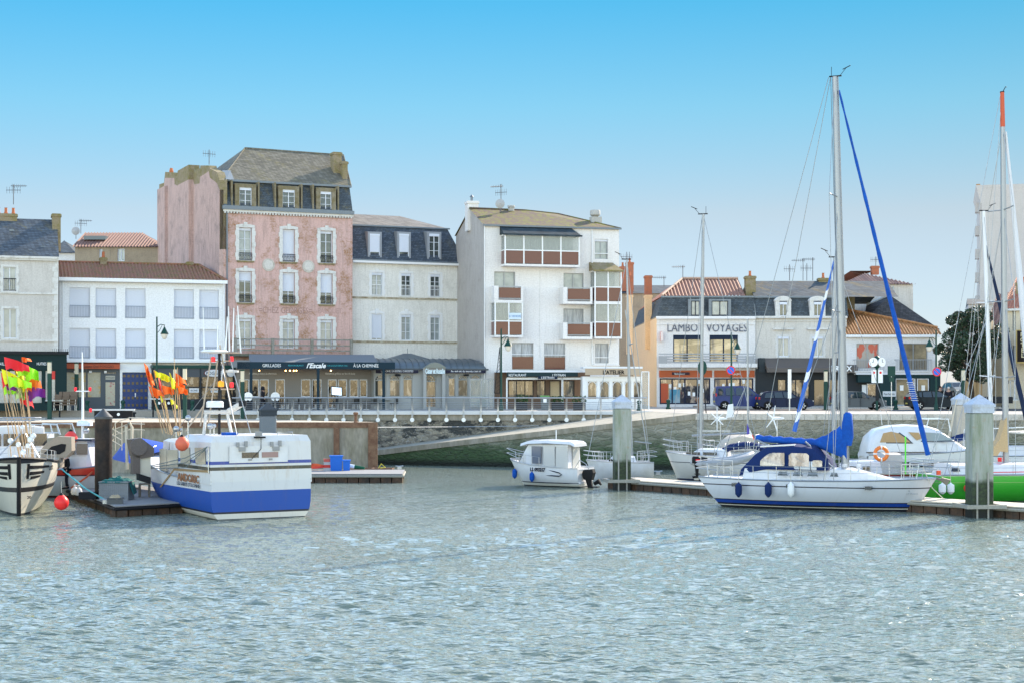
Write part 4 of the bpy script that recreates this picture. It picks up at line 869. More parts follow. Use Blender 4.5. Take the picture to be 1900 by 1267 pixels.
# ======== B5 travel agency
f = F(1218.5, 137, 0); z = f.Z; U = f.U; Ur = U(1401); ez = z(590, 1300); D = 26
r = f.thing('shop_building', 'white corner building lettered LAMBOT VOYAGES with slate mansard', 'building')
wl = plaster('white_agency_render', (.7, .7, .7), stain=(.38, .38, .36), amt=.4, bump=.1); YW = plaster('yellow_render', (.8, .56, .32), stain=(.5, .36, .22), amt=.4, bump=.2)
hs = [(U(1249), U(1301.5), z(672, 1275), z(621.5, 1275)), (U(1316.5), U(1369), z(672, 1340), z(621.5, 1340))]
gh = [(U(1224), U(1318), .25, z(701, 1275)), (U(1325), U(1398), .25, z(701, 1340))]
q = MB(); wall_shell(q, Ur, ez, D, hs+gh, rev=.25, sides=False); q.build('wall', wl, r)
MB().box(-.03, 0, 0, D, 0, ez).build('side_wall', YW, r); MB().box(Ur, Ur+.02, 0, D, 0, ez).build('party_wall', wl, r)
rv = mat('painted_reflection_glass', (.06, .055, .04), .03, spec=1, c2=(.4, .33, .22), scale=.45, thr=(.46, .54), stretch=(.5, 1, 1.6), var=.3)  # beige patches paint reflections into the glass colour
for h in hs: w_ = win(r, h, nv=2, nh=1, frame=NAVY, pane=rv, fr=.09); MB().box(h[0], h[1], .02, .06, h[3]-.38, h[3]).build('blind', NAVY, w_)
shopg = mat('shop_interior_glass', (.05, .05, .055), .04, spec=.8, c2=(.42, .34, .26), scale=1.8, thr=(.5, .57), stretch=(1.6, 1, .6), var=.6)
for h in gh:
    n = 4 if h[0] < 2 else 3; w_ = win(r, h, nv=n, nh=1, frame=mat('dark_blue_frame', (.02, .025, .05), .4), pane=shopg, name='shop_window', fr=.11)
    rr = random.Random(3)
    for i in range(9):
        a = h[0]+.4+(h[1]-h[0]-.9)*i/8.5; b = rr.uniform(.9, 2.2); MB().box(a, a+.22, .11, .118, b, b+.33).build('notice', TXT, w_)
red = mat('red_orange_panel', (.45, .08, .03), .5); MB().box(U(1225)+.05, U(1240), .1, .135, .3, 2.0).build('red_panel', red, r); MB().box(U(1240)+.1, U(1262), .1, .135, .3, 1.5).build('blue_poster', mat('blue_poster', (.02, .22, .35), .4, c2=(.3, .4, .45), scale=1), r)
for a, b, t in ((1223, 1321, 'Selectour'), (1325, 1400, 'Voyages')):
    sg = signplate(r, U(a), U(b), z(699.5, a), z(686.5, a), -.1, mat('orange_fascia2', (.42, .09, .025), .5, var=.06), None, name='fascia', th=.1)
    c = U(1263) if a < 1300 else U(1366); 
    if a < 1300: MB().box(c-.75, c+.75, -.13, -.1, z(695, a), z(690, a)).build('name_plate', mat('dark_plate', (.05, .03, .04), .5), sg)
    text(t, .22, TXT, sg, (c-.1, -.14, z(694.3, a)), width=.9)
q = MB().box(-.05, Ur, -.35, 0, ez-.1, ez+.12); q.box(-.03, Ur, -.1, 0, z(602, 1300)-.03, z(602, 1300)+.03); q.build('cornice', wt, r)
LT = mat('grey_steel_lettering', (.1, .115, .16), .45); text('LAMBOT VOYAGES', .98, LT, r, (U(1312), -.06, z(615.5, 1300)), width=U(1386)-U(1238), ext=.03)
# balcony
bz = z(681, 1300, -.9); b_ = MB().box(U(1222, -.9), U(1405, -.9), -.95, 0, bz, bz+.32).build('balcony', wl, r); q = MB(); za = z(660, 1300, -.9)
for px in (1230, 1392): u = U(px, -.9); q.box(u-.35, u+.35, -.95, -.75, bz+.32, za)
for k in range(4): q.box(U(1222, -.9), U(1402, -.9), -.93, -.87, bz+.42+k*.22, bz+.5+k*.22)
q.build('railing', mat('grey_rail', (.32, .34, .36), .5), b_)
MB().box(U(1225), U(1229.5), -.55, -.05, z(633, 1227), z(615.5, 1227)).build('hanging_sign', mat('white_red_sign', (.7, .62, .6), .5, c2=(.6, .12, .06), scale=1.5, thr=(.5, .52)), r)
# mansard of the agency
zm = z(551, 1300); SL5 = slate('slate_agency', (.075, .092, .105), (.16, .14, .08), .35)
q = MB(); q.poly([(0, -.2, ez+.12), (Ur, -.2, ez+.12), (Ur, .6, zm), (.5, .6, zm)]); q.poly([(0, -.2, ez+.12), (.5, .6, zm), (.5, D, zm), (0, D, ez+.12)]); q.build('mansard', SL5, r)
MB().box(.4, Ur, .45, .65, zm-.05, zm+.1).build('roof_gutter', ZINC, r)
for a, b in ((1281.5, 1297.5), (1319.5, 1350)):
    h = (U(a, .1), U(b, .1), z(586, a, .1), z(559, a, .1)); q = MB(); q.box(h[0]-.25, h[0], -.27, .8, ez+.15, h[3]+.15); q.box(h[1], h[1]+.25, -.27, .8, ez+.15, h[3]+.15); q.box(h[0], h[1], -.27, .9, h[3], h[3]+.15); dm = q.build('dormer', ZINC, r); win(dm, h, v=-.3, nv=2, nh=1, frame=NAVY, pane=GLASSL)
zr = z(518, 1330, 5); rise = zr-zm-.1; run = 4.6; sl = sqrt(rise**2+run**2); uh = U(1267, 5)-.5; ur_ = U(1385)-.5
q = MB(); tile_slope(q, (.5, .5, zm+.1), (1, 0, 0), (0, run/sl, rise/sl), ur_, lambda x: sl*min(1, (x+.02)/uh), per=.3, h=.065)
tm = tilemat('orange_tiles', (.34, .17, .11), (.25, .12, .09), (.12, .09, .05), .35); rf = q.build('roof', tm, r)
q = MB(); q.poly([(.5, .5, zm+.1), (.5+uh, .5+run, zr), (.5+uh, D-5, zr), (.5, D, zm+.1)]); q.poly([(.5+uh, .5+run, zr), (.5+ur_, .5+run, zr), (.5+ur_, D, zm), (.5, D, zm)]); q.build('roof_flank', mat('red_orange_tiles', (.5, .13, .05), .8, var=.25, c2=(.35, .14, .08)), r)
MB().tube([(.5, .5, zm+.18), (.5+uh, .5+run, zr+.08), (.5+ur_, .5+run, zr+.08)], .11, 6).build('ridge_tiles', mat('pale_ridge', (.5, .36, .28), .8, var=.2), r)
chimney(r, U(1391.5, 2.5), 2.5, .85, 1.0, zm, z(515, 1391, 2.5)+.1, MOSS, 1); 
for px, pt, vv, pot in ((1202.5, 512, 5.0, 0), (1168, 512, 17, 1)):
    u = -.15; v = f.V(px, u); chimney(r, u, v, .6, 1.0, ez-2.5, z(px and 548, px, v), YW, 0, name='chimney_base'); chimney(r, u, v, .62, .95, z(548, px, v), z(pt, px, v), BRICK, pot)

# ======== B6 white townhouse over the shop with a brown awning
f = F(1401.5, 137.2, 0); z = f.Z; U = f.U; Ur = U(1571); ez = z(590, 1450); D = 12
r = f.thing('townhouse', 'stained white townhouse with two rounded dormers above a brown shop awning', 'house'); ws = plaster('stained_white', (.6, .58, .54), stain=(.3, .28, .22), amt=.65)
hs = [(U(1443), U(1464.5), z(661, 1450), z(624, 1450)), (U(1506), U(1528), z(661, 1510), z(624, 1510))]
q = MB(); wall_shell(q, Ur, ez, D, hs, rev=.22); q.build('wall', ws, r)
for h in hs: win(r, h, nv=2, nh=1, cassette=1, pane=GLASSL, sur=(trim, .14, .02), sill=trim)
q = MB()
for a, b in ((1434, 1472), (1497.5, 1536)): q.box(U(a), U(b), -.22, 0, z(612, a), z(610, a)+.06)
q.box(0, Ur, -.3, 0, ez-.04, ez+.14); q.box(0, Ur, -.08, 0, z(596, 1450)-.02, z(596, 1450)+.03); q.build('cornice', trim, r)
zm = z(551.5, 1450); q = MB().poly([(0, -.2, ez+.14), (Ur+.1, -.2, ez+.14), (Ur+.1, .7, zm), (0, .7, zm)]); q.build('mansard', SL5, r); MB().box(0, Ur+.1, .5, .75, zm-.04, zm+.1).build('roof_gutter', ZINC, r)
zr = z(521.5, 1450, 4.5); SL6 = slate('slate_orange_lichen', (.075, .095, .11), (.26, .18, .05), .9)
URR = U(1655, 3); q = MB().poly([(0, .7, zm+.05), (URR, .7, zm+.05), (URR, 4.7, zr), (0, 4.7, zr)]); q.poly([(0, 4.7, zr), (URR, 4.7, zr), (URR, D, zm), (0, D, zm)]); q.build('roof', SL6, r)
for a, b in ((1438, 1467), (1501.5, 1530.5)):
    u0, u1 = U(a), U(b); c = (u0+u1)/2; w2_ = (u1-u0)/2; z0_, z1_ = z(587, a), z(558, a)
    h = (c-w2_*.5, c+w2_*.5, z0_, z(561, a)); q = MB().box(u0, h[0], -.25, .9, z0_-.1, z1_); q.box(h[1], u1, -.25, .9, z0_-.1, z1_); q.box(h[0], h[1], -.25, .5, z0_-.15, z0_)
    q.ext([(c+w2_*1.08*cos(t*pi/10), -.3, z1_-.05+.42*sin(t*pi/10)) for t in range(11)], (0, 1.4, 0)); dm = q.build('dormer', trim, r); win(dm, h, v=-.25, nv=2, nh=1, fr=.05, cassette=1, dep=.08)
chimney(r, U(1526, 5), 4.7, .9, .6, zr-.3, z(508, 1526, 4.7)-.4, MOSS, 1)
# the shop below
s = f.thing('shopfront', 'dark shop with wide brown awning lettered BROIX behind the masts', 'shop'); AW = mat('taupe_awning', (.12, .105, .095), .8, var=.1)
v = -1.8; a0, a1 = U(1423.5, v), U(1592, v); zt, zb = z(664, 1500, 0), z(690, 1500, v)
q = MB().ext([(a0, v, zb), (a0, v, zb+.35), (a0, 0, zt), (a0, 0, zt-.15)], (a1-a0, 0, 0)).build('awning', AW, s)
text('BROIX', .62, TXT, q, (U(1561, v), v-.01-.0, zb+.1), width=1.75, bold=.02); MB().box(U(1406), a0, -.6, 0, zt-1.2, zt).build('side_fascia', mat('dark_grey_fascia', (.04, .05, .055), .6), s)
hs = [(U(1441), U(1457), .4, z(703, 1450)), (U(1462), U(1500), .4, z(703, 1450)), (U(1508), U(1530), .1, z(703, 1450)), (U(1535), U(1580), .5, z(703, 1450))]
q = MB(); wall_shell(q, U(1592), zt-.9, .48, hs, rev=.22); q.v = [(x, y-.5, c) for x, y, c in q.v]; q.build('front', BLK, s)
for i, h in enumerate(hs): win(s, h, v=-.5, nv=1 if i in (0, 2) else 3, nh=1, frame=BLK, pane=shopg if i < 2 else mat('dark_shop_glass', (.025, .028, .03), .08, spec=.8, c2=(.2, .17, .14), scale=1.2, thr=(.55, .66)))

# ======== B7 tiled house with balconies
f = F(1569, 136, 0); z = f.Z; U = f.U; Ur = U(1737.5); ez = z(621, 1650); D = 9
r = f.thing('townhouse', 'white house with sunlit orange tiled roof and large windows', 'house')
hs = [(U(1589), U(1630.5), z(683, 1600), z(637, 1600)), (U(1669), U(1721), z(686, 1690), z(637, 1690))]
q = MB(); wall_shell(q, Ur, ez, D, hs, rev=.25, z0=z(691, 1650)); q.build('wall', wl, r); MB().box(0, Ur, .3, D, 0, z(691, 1650)).build('shop_back_wall', BLK, r)
for i, h in enumerate(hs): win(r, h, nv=2, nh=1, pane=mat('red_curtain_glass', (.32, .3, .28), .15, c2=(.45, .07, .05), scale=1.1, thr=(.5, .54), stretch=(1.5, 1, .5)) if i == 0 else mat('beige_room_glass', (.3, .25, .16), .1, c2=(.14, .12, .09), scale=1, var=.2), frame=ALU)
for a, b, sg_ in ((1586, 1640, 0), (1663, 1729, 1)):
    v = -.7; u0, u1 = U(a, v), U(b, v); zb = z(688, a, v); bb = MB().box(u0, u1, v, 0, zb-.1, zb+.02).build('balcony', wl, r); q = MB(); n = int((u1-u0)/.13)
    for i in range(n+1): c = u0+(u1-u0)*i/n; q.box(c-.012, c+.012, v+.02, v+.05, zb, zb+.95)
    q.box(u0, u1, v+.01, v+.06, zb+.93, zb+.98); q.box(u0, u0+.04, v, 0, zb+.93, zb+.98); q.box(u1-.04, u1, v, 0, zb+.93, zb+.98); q.build('railing', mat('grey_rail', (0, 0, 0)), bb)
MB().box(-.05, Ur+.15, -.5, 0, ez-.22, ez-.02).build('gutter', WHITE, r)
zr = z(571, 1572, 5.5); rise = zr-ez; run = 5.8; sl = sqrt(run**2+rise**2); zr2 = z(612, 1738, 2)-ez
q = MB(); tile_slope(q, (-.05, -.45, ez), (1, 0, 0), (0, run/sl, rise/sl), Ur+.35, lambda x: sl*(1-.78*x/(Ur+.35)), per=.25, h=.06)
tm2 = tilemat('ochre_tiles', (.45, .22, .08), (.33, .15, .07), (.15, .11, .04), .45); q.build('roof', tm2, r)
q = MB().tube([(-.05, -.45+run, zr+.08), (Ur+.3, -.45+run*.22, ez+rise*.22+.08)], .12, 6); q.build('ridge_tiles', tm2, r); MB().poly([(0, run-.45, zr-.03), (Ur+.3, run*.22-.45, ez+rise*.22-.03), (Ur+.3, D, ez), (0, D, ez)]).build('roof_back', SL5, r)
s = f.thing('shopfront', 'empty shop with teal black front and white sign plate under the balconies', 'shop'); TB = mat('teal_black_front', (.015, .04, .045), .5)
zt = z(691, 1650); v = -.5; q = MB(); q.box(U(1633, v), U(1662, v), v, .28, 0, zt-.15); q.box(U(1726, v), U(1745, v), v, .28, 0, zt-.15); q.box(U(1592, v), U(1633, v), v, .28, zt-.8, zt-.15); q.box(U(1662, v), U(1726, v), v, .28, z(701, 1690, v), zt-.15); q.build('front', TB, s)
MB().box(U(1588, v), U(1735, v), v-.15, .28, zt-.15, zt+.0).build('ledge', WA, s)
for a, b, nm in ((1662, 1699, 'window'), (1702, 1724, 'door')):
    w_ = win(s, (U(a, v), U(b, v), .15, z(701.5, a, v)), v=v, nv=1, nh=1, pane=mat('beige_room_glass', (0, 0, 0)), name=nm, fr=.07)
    MB().box(U(a+8, v), U(a+8, v)+.3, v+.05, v+.06, 1.4, 1.85).build('notice', TXT, w_)
signplate(s, U(1638, v-.05), U(1662, v-.05), z(735, 1650, v), z(725, 1650, v), v-.05, mat('pale_plate', (0, 0, 0)), 'Pose Pastorale', NAVY, .26, 'sign_plate', width=.9)
MB().box(U(1600), U(1608), .1, .2, .1, zt-1).build('white_post', WHITE, s)
win(s, (U(1609), U(1631), .2, zt-.9), v=0, nv=1, nh=1, pane=shopg, name='window')

# ======== houses standing behind
def simple_house(px0, px1, Y, py_e, py_r, D, wallm, roofm, label, tiles=True, deg=0, hip=.0, wins=(), cat='house', name='background_house', hipl=0.0):
    f = F(px0, Y, deg); U = f.U; Ur = U(px1); ez = f.Z(py_e, px0); r = f.thing(name, label, cat)
    hs = [(U(a), U(b), f.Z(d, a), f.Z(c, a)) for a, b, c, d in wins]; q = MB(); wall_shell(q, Ur, ez, D, hs, rev=.2); q.build('wall', wallm, r)
    for h in hs: win(r, h, nv=2, nh=1, pane=GLASSL)
    run = D/2; zr = f.Z(py_r, px0, run); rise = zr-ez; sl = sqrt(run**2+rise**2); q = MB()
    T = lambda x: sl*min(1, (Ur-x+.2)/hip if hip else 1, (x+.2)/hipl if hipl else 1)
    if tiles: tile_slope(q, (-.15, -.3, ez), (1, 0, 0), (0, run/sl, rise/sl), Ur+.3, T, per=.28, h=.065)
    else: q.poly([(-.15+0, -.3, ez), (Ur+.15, -.3, ez), (Ur-hip, run-.3, zr), (hipl, run-.3, zr)])
    q.poly([(hipl, run-.3, zr-.02), (Ur-hip, run-.3, zr-.02), (Ur, D, ez), (0, D, ez)]); q.poly([(0, 0, ez), (hipl, run-.3, zr-.05), (0, D, ez)]); q.poly([(Ur, 0, ez), (Ur, D, ez), (Ur-hip, run-.3, zr-.05)])
    q.build('roof', roofm, r); return f, r
beige = plaster('beige_render', (.34, .28, .2), stain=(.15, .12, .1), amt=.7)
f, r = simple_house(139, 306, 146, 459, 433, 9, beige, tilemat('striped_tiles', (.29, .17, .13), (.22, .12, .1), (.15, .1, .06), .3), 'beige rendered house with red tiled roof seen over the white block', wins=((218, 231, 462, 485), (184, 190, 463, 484)), hip=3)
MB().box(f.U(156, 1.5), f.U(196, 1.5), 1.4, 3.6, f.Z(447, 170, 2.5), f.Z(440, 170, 2.5)).build('skylight', mat('skylight_glass', (0, 0, 0)), r)
antenna(tuple(W(150, 434, 148)), 1.3, 'both', 'double antenna at the corner of the beige tiled house', .4); antenna(tuple(W(141, 444, 147)), .9, 'dish', 'satellite dish on the corner of the beige tiled house')
f, r = simple_house(96, 139, 150, 470, 447, 9, wl, SL5, 'pale gable end behind the townhouse chimney', tiles=False, hip=2.2)
f, r = simple_house(1150, 1260, 172, 545, 530, 10, beige, SL5, 'dark slate roofed house glimpsed beyond the yellow side wall', tiles=False)
chimney(r, f.U(1169.5), 1, .8, .7, f.Z(540, 1169), f.Z(486, 1169), BRICK, 1, name='chimney'); chimney(r, f.U(1156.5), 1, .7, .7, f.Z(540, 1160), f.Z(494, 1160), BRICK, 1)
f, r = simple_house(1566, 1694, 150, 528, 503, 13, plaster('white_stained_back', (.6, .57, .52), stain=(.3, .26, .2), amt=.7), tilemat('striped_tiles', (0, 0, 0), 0), 'white house with hipped tile roof behind the slate roofs', wins=((1615, 1659, 531, 552),), hip=4.5, hipl=4.2, name='background_house')
chimney(r, f.U(1692), 1.5, .7, .7, 4, f.Z(562, 1692), STONE, 2); chimney(r, f.U(1623, 6), 6, .7, .6, f.Z(510, 1623, 6), f.Z(494, 1623, 6), BRICK)
f = F(1600, 140, 0); r = f.thing('slate_roof_house', 'slate hipped roof rising behind the orange tiled house', 'house'); P = lambda px, py, v: (f.U(px, v), v, f.Z(py, px, v))
q = MB().poly([P(1600, 600, 6), P(1745, 612, 6), P(1651, 548, 8)]); q.poly([P(1600, 600, 6), P(1651, 548, 8), P(1608, 566, 9)]); q.poly([P(1745, 612, 6), P(1745, 612, 12), P(1651, 548, 8)]); q.build('roof', slate('slate_warm', (.075, .075, .08), (.1, .1, .1), .2), r)
MB().box(f.U(1600, 6), f.U(1738, 6), 6.05, 12, 0, f.Z(612, 1700, 6)).build('wall', ws, r); MB().tube([P(1608, 566, 8.9), P(1651, 547, 7.9)], .12, 6).build('hip_flashing', mat('lead', (.4, .42, .42), .5), r); chimney(r, f.U(1575, 5.6), 5.6, .9, .8, 6, f.Z(523, 1575, 5.6), MOSS)
for px, py, h, k, lab, a in ((1465, 521, 1.4, 'comb', 'small comb antenna on the slate ridge', .3), (1490, 521, 1.9, 'yagi', 'tall antenna pole standing on the slate ridge', 3.0), (1497, 521, 1.5, 'comb', 'short antenna pole beside the tall one on the ridge', 0), (1508, 521, 2.0, 'yagi', 'long boomed antenna on the slate ridge beside the chimney', 3.3), (1267, 521, 1.3, 'yagi', 'antenna at the hip of the orange tiled roof', 2.8), (1232, 533, .9, 'yagi', 'low wide antenna behind the agency roof', 3.1), (1163, 500, 1.5, 'comb', 'antenna among the brick chimneys', .4), (1625, 496, 1.0, 'comb', 'thin antenna on the brick chimney of the hipped tile house', .2)):
    antenna(tuple(W(px, py, 141 if px != 1625 else 156)), h, k, lab, a)

# ======== east side street
f = F(1868, 128, -28); z = f.Z; U = f.U; r = f.thing('hotel_building', 'cream hotel with HOTEL sign hanging over the side street', 'hotel')
crm = plaster('cream_hotel_render', (.62, .55, .42), stain=(.4, .34, .26), amt=.3); ez = z(573, 1880); Ur = 9
hs = [(U(a), U(b), z(d, a), z(c, a)) for a, b, c, d in ((1878.5, 1884.5, 578, 614), (1878.5, 1884.5, 641, 690), (1893, 1899, 576, 613), (1873, 1890, 704, 742))]
q = MB(); wall_shell(q, Ur, ez, 12, hs, rev=.2); q.build('wall', crm, r)
for i, h in enumerate(hs): win(r, h, nv=1 if i < 3 else 2, nh=1, pane=GLASSL, frame=mat('grey_shutter', (.25, .27, .28), .6) if i < 3 else PVC, rail='ornate' if i == 1 else None)
q = MB(); tile_slope(q, (-.3, -.3, ez), (1, 0, 0), (0, .9, .43), Ur, lambda x: 6.5); q.build('roof', tilemat('rust_tiles', (.42, .16, .09), (.3, .12, .08), (.3, .14, .08), .2), r); MB().box(-.3, Ur, -.35, 0, ez-.18, ez-.02).build('gutter', trim, r)
chimney(r, .8, 2.8, 1.1, .8, ez+1, z(532, 1890, 2.8)+.3, MOSS, 1)
uu = U(1888, -1.2); zt, zb = z(614, 1890, -1.2), z(671, 1890, -1.2); sg = MB().box(uu-.02, uu+.85, -1.25, -1.1, zb, zt).build('hanging_sign', mat('sign_black', (.02, .015, .015), .5), r); q = MB().box(uu-.1, uu-.02, -1.27, -1.08, zb-.1, zt+.08); q.box(uu-.02, uu+.9, -1.27, -1.08, zb-.12, zb-.0); q.box(uu-.02, uu+.9, -1.27, -1.08, zt, zt+.08); q.box(uu-.02, uu+.9, -1.1, -.0, zb-.1, zb-.03); q.build('sign_frame', mat('gold_frame', (.45, .33, .12), .4), sg)
for i, ch in enumerate('HOTEL'): text(ch, .46, mat('cream_lettering', (.7, .62, .4), .5), sg, (uu+.4, -1.265, zt-.45-i*.4), bold=.015)
signplate(r, U(1866), U(1872), z(711, 1868), z(705, 1868), -.05, NAVY, None, name='street_name_plate')
f = F(1836, 133, -28); z = f.Z; U = f.U; r = f.thing('townhouse', 'narrow cream house end with striped tile roof beside the hotel', 'house'); ez = z(604, 1850)
q = MB(); wall_shell(q, U(1868), ez, 10, [], rev=.2); q.build('wall', crm, r); q = MB(); tile_slope(q, (-.2, -.3, ez), (1, 0, 0), (0, .85, .52), U(1868)+.4, lambda x: 5.5, per=.42, h=.09); q.build('roof', tilemat('striped_tiles', (0, 0, 0), 0), r)
u0 = U(1846, 0); MB().box(U(1835)-.3, U(1845), -1.2, -.1, 0, z(596, 1840)).build('bay', crm, r)
f = F(1818, 190, -15); z = f.Z; U = f.U; r = f.thing('tower_block', 'tall windowless grey apartment tower beyond the hotel', 'building')
tw = plaster('tower_render', (.46, .45, .44), stain=(.3, .29, .28), amt=.5); q = MB().box(0, 14, 0, 18, 0, z(372, 1820)); q.ext([(-.0, 0, z(372, 1820)), (12, 0, z(372, 1820)), (12, 0, z(344, 1820)), (-.45, 0, z(344, 1820))], (0, 18, 0)); q.build('wall', tw, r)
q = MB()
for k in range(8): zz = 3+k*2.75; q.box(-.5, -.0, 1, 3, zz, zz+1.1)
q.build('balconies', tw, r); MB().box(-.4, .05, .2, 17.8, z(346.5, 1820), z(343, 1820)+.1).build('roof_edge', mat('rust_edge', (.35, .2, .1), .7), r); MB().box(.5, 12, -.02, 0, z(345, 1830)-.3, z(345, 1830)).build('cap', tw, r)
f, r = simple_house(1797, 1850, 165, 565, 555, 10, plaster('grey_white_far', (.46, .46, .46), amt=.4), SL5, 'distant grey house with mansard attic above the tree', tiles=False, deg=-14, wins=((1803, 1808, 570, 600), (1812, 1817, 572, 600)), hip=2)
# ---------------- boats
GEL = mat('white_gelcoat', (.64, .65, .67), .3, coat=.25, var=.07, c2=(.5, .49, .46), scale=.9, thr=(.5, .85))
DECK = mat('boat_deck', (.7, .69, .66), .55, var=.08); TEAK = mat('teak', (.3, .2, .12), .7, var=.2)
TINT = mat('dark_tinted_window', (.012, .015, .02), .08, spec=.9)
BLUE = mat('blue_canvas', (.004, .085, .42), .85, var=.22, c2=(.004, .055, .3), scale=2, bump=.5); NBLUE = mat('navy_canvas', (.006, .022, .1), .9, var=.2, bump=.3)
ORNG = mat('orange_buoy', (.75, .1, .04), .45, var=.06); REDB = mat('red_buoy', (.8, .03, .03), .4)
RUBB = mat('black_rubber', (.015, .015, .017), .5); CHR = STEEL
def hull(root, L, B, sheer, wl_in=.12, draft=.5, rake=.9, full=.55, stern=.8, bands_m=None, name='hull', sagz=0.0, bowup=0.0, nst=22, nz=8, flare=0.0, deckm=None, srake=0.0, tf=1.0, deckdrop=.05):
    """x from stern (0) to bow (L); sheer = height at bow/stern; tf = fullness of sections"""
    q = MB(); rings = []; sh = []
    for i in range(nst+1):
        t = i/nst; zs = sheer+bowup*t**2.2-sagz*sin(pi*t)
        b = B/2*(stern+(1-stern)*sin(min(1, t/.45)*pi/2)) if t < .45 else B/2*max(.004, (1-((t-.45)/.55)**2.1))**full
        ring = []
        for j in range(nz+1):
            w_ = j/nz; zz = -draft*(1-.65*t**3)*(1-w_)+zs*w_*1.0+(0 if 0 else 0); zz = -draft*(1-w_)**1.6+(zs+draft)*w_*1.0-draft*w_+0*draft if False else -draft+(zs+draft)*w_
            k = (1-(1-w_)**(1.6+1.8*(1-t)*tf)) if t < 1 else w_; k = k*(1+flare*(w_-.6)*t)
            x = L*t-rake*(1-w_)*t**4+srake*(1-w_)*(1-t)**4
            ring.append((x, b*k, zz))
        rings.append(ring); sh.append(ring[-1])
    for s_ in (1, -1): q.loft([[(x, y*s_, zz) for x, y, zz in r_] for r_ in rings], False)
    hull.rings = rings
    q.poly([(x, y, zz) for x, y, zz in rings[0]]+[(x, -y, zz) for x, y, zz in reversed(rings[0])])
    h = q.build(name, bands_m or GEL, root, 35)
    q = MB()
    for a, b in zip(sh, sh[1:]): q.add([(a[0], a[1]*.985, a[2]-deckdrop), (b[0], b[1]*.985, b[2]-deckdrop), (b[0], -b[1]*.985, b[2]-deckdrop), (a[0], -a[1]*.985, a[2]-deckdrop)], [(0, 1, 2, 3)])
    q.build('deck', deckm or DECK, root)
    q = MB()
    for s_ in (1, -1): q.tube([(x, y*s_, zz+.02) for x, y, zz in sh], .035, 5)
    q.build('toerail', STEEL, root)
    return sh
def shx(sh, x):
    for a, b in zip(sh, sh[1:]):
        if a[0] <= x <= b[0]: t = (x-a[0])/(b[0]-a[0]); return a[1]+(b[1]-a[1])*t, a[2]+(b[2]-a[2])*t
    return (sh[0] if x < sh[0][0] else sh[-1])[1:]
def house(root, x0, x1, w0, w1, z0, z1, m=GEL, name='coachroof', front=.5, back=.1, tum=.12, crown=.06):
    """cabin block: x0 aft, x1 forward, half widths at each end"""
    R = []
    for x, k, zz in ((x0, w0, 0), (x0+back, w0, 1), (x1-front, w1*1.05, 1), (x1, w1*.75, 0)):
        zt = z1 if zz else z0; R.append([(x, -k, z0), (x, -k+tum*(1 if zz else 0), zt), (x, -k*.5, zt+crown*zz), (x, 0, zt+crown*1.3*zz), (x, k*.5, zt+crown*zz), (x, k-tum*(1 if zz else 0), zt), (x, k, z0)])
    return MB().loft(R, False).build(name, m, root, 30)
def rails(root, sh, x0, x1, n, h=.62, sides=(1, -1), inset=.08, wires=2, name='guardrail'):
    q = MB()
    for s_ in sides:
        P = []
        for i in range(n+1):
            x = x0+(x1-x0)*i/n; y, zz = shx(sh, x); y = max(.05, y-inset)*s_; q.tube([(x, y, zz), (x, y, zz+h)], .016, 5); P.append((x, y, zz+h))
        for k in range(wires): q.tube([(a, b, c-k*h*.45) for a, b, c in P], .009, 4)
    return q.build(name, STEEL, root)
def pulpit(root, sh, x0, x1, h=.68, name='pulpit'):
    y0, z0 = shx(sh, x0); y1, z1 = shx(sh, x1); q = MB(); top = []
    for s_ in (1, -1):
        q.tube([(x0, y0*s_*.9, z0), (x0, y0*s_*.9, z0+h)], .02, 5); q.tube([((x0+x1)/2, (y0+y1)/2*s_, (z0+z1)/2), ((x0+x1)/2+.1*(1 if x1 > x0 else -1), (y0+y1)/2*s_*.9, (z0+z1)/2+h)], .02, 5)
    e = .25*(1 if x1 > x0 else -1)
    for k in (1, .55): q.tube([(x0, y0*.9, z0+h*k), ((x0+x1)/2, (y0+y1)/2*.95, z0+h*k+.01), (x1+e, max(.12, y1*.9), z1+h*k+.04), (x1+e, -max(.12, y1*.9), z1+h*k+.04), ((x0+x1)/2, -(y0+y1)/2*.95, z0+h*k+.01), (x0, -y0*.9, z0+h*k)], .02, 5)
    return q.build(name, STEEL, root)
def mast(root, x, z0, z1, r=.09, lean=0.0, spreaders=(), sw=.9, m=ALU, top=True, name='mast', aft=(1, 0)):
    X_ = lambda zz: x+lean*(zz-z0)/(z1-z0); q = MB(); q.tube([(X_(z0), 0, z0), (X_(z0+(z1-z0)*.7), 0, z0+(z1-z0)*.7), (X_(z1), 0, z1)], [r, r*.95, r*.75], 10)
    o = q.build(name, m, root, True)
    for zz in spreaders: MB().tube([(X_(zz)-.15, -sw, zz+.06), (X_(zz), 0, zz), (X_(zz)-.15, sw, zz+.06)], .03, 5).build('spreader', m, o)
    if top:
        q = MB().tube([(X_(z1)-.25, 0, z1+.02), (X_(z1)+.3, 0, z1+.02)], .035, 5); q.tube([(X_(z1)-.15, 0, z1), (X_(z1)-.15, 0, z1+.45)], .012, 4); q.tube([(X_(z1)+.2, 0, z1), (X_(z1)+.5, 0, z1+.35)], .012, 4); q.tube([(X_(z1)+.35, 0, z1+.3), (X_(z1)+.7, 0, z1+.45)], .02, 4); q.build('masthead_gear', IRON, o)
    return X_
def stays(root, lines, r=.014, name='rigging', m=WIRE):
    q = MB()
    for a, b in lines: q.tube([a, b], r, 4, False)
    return q.build(name, m, root)
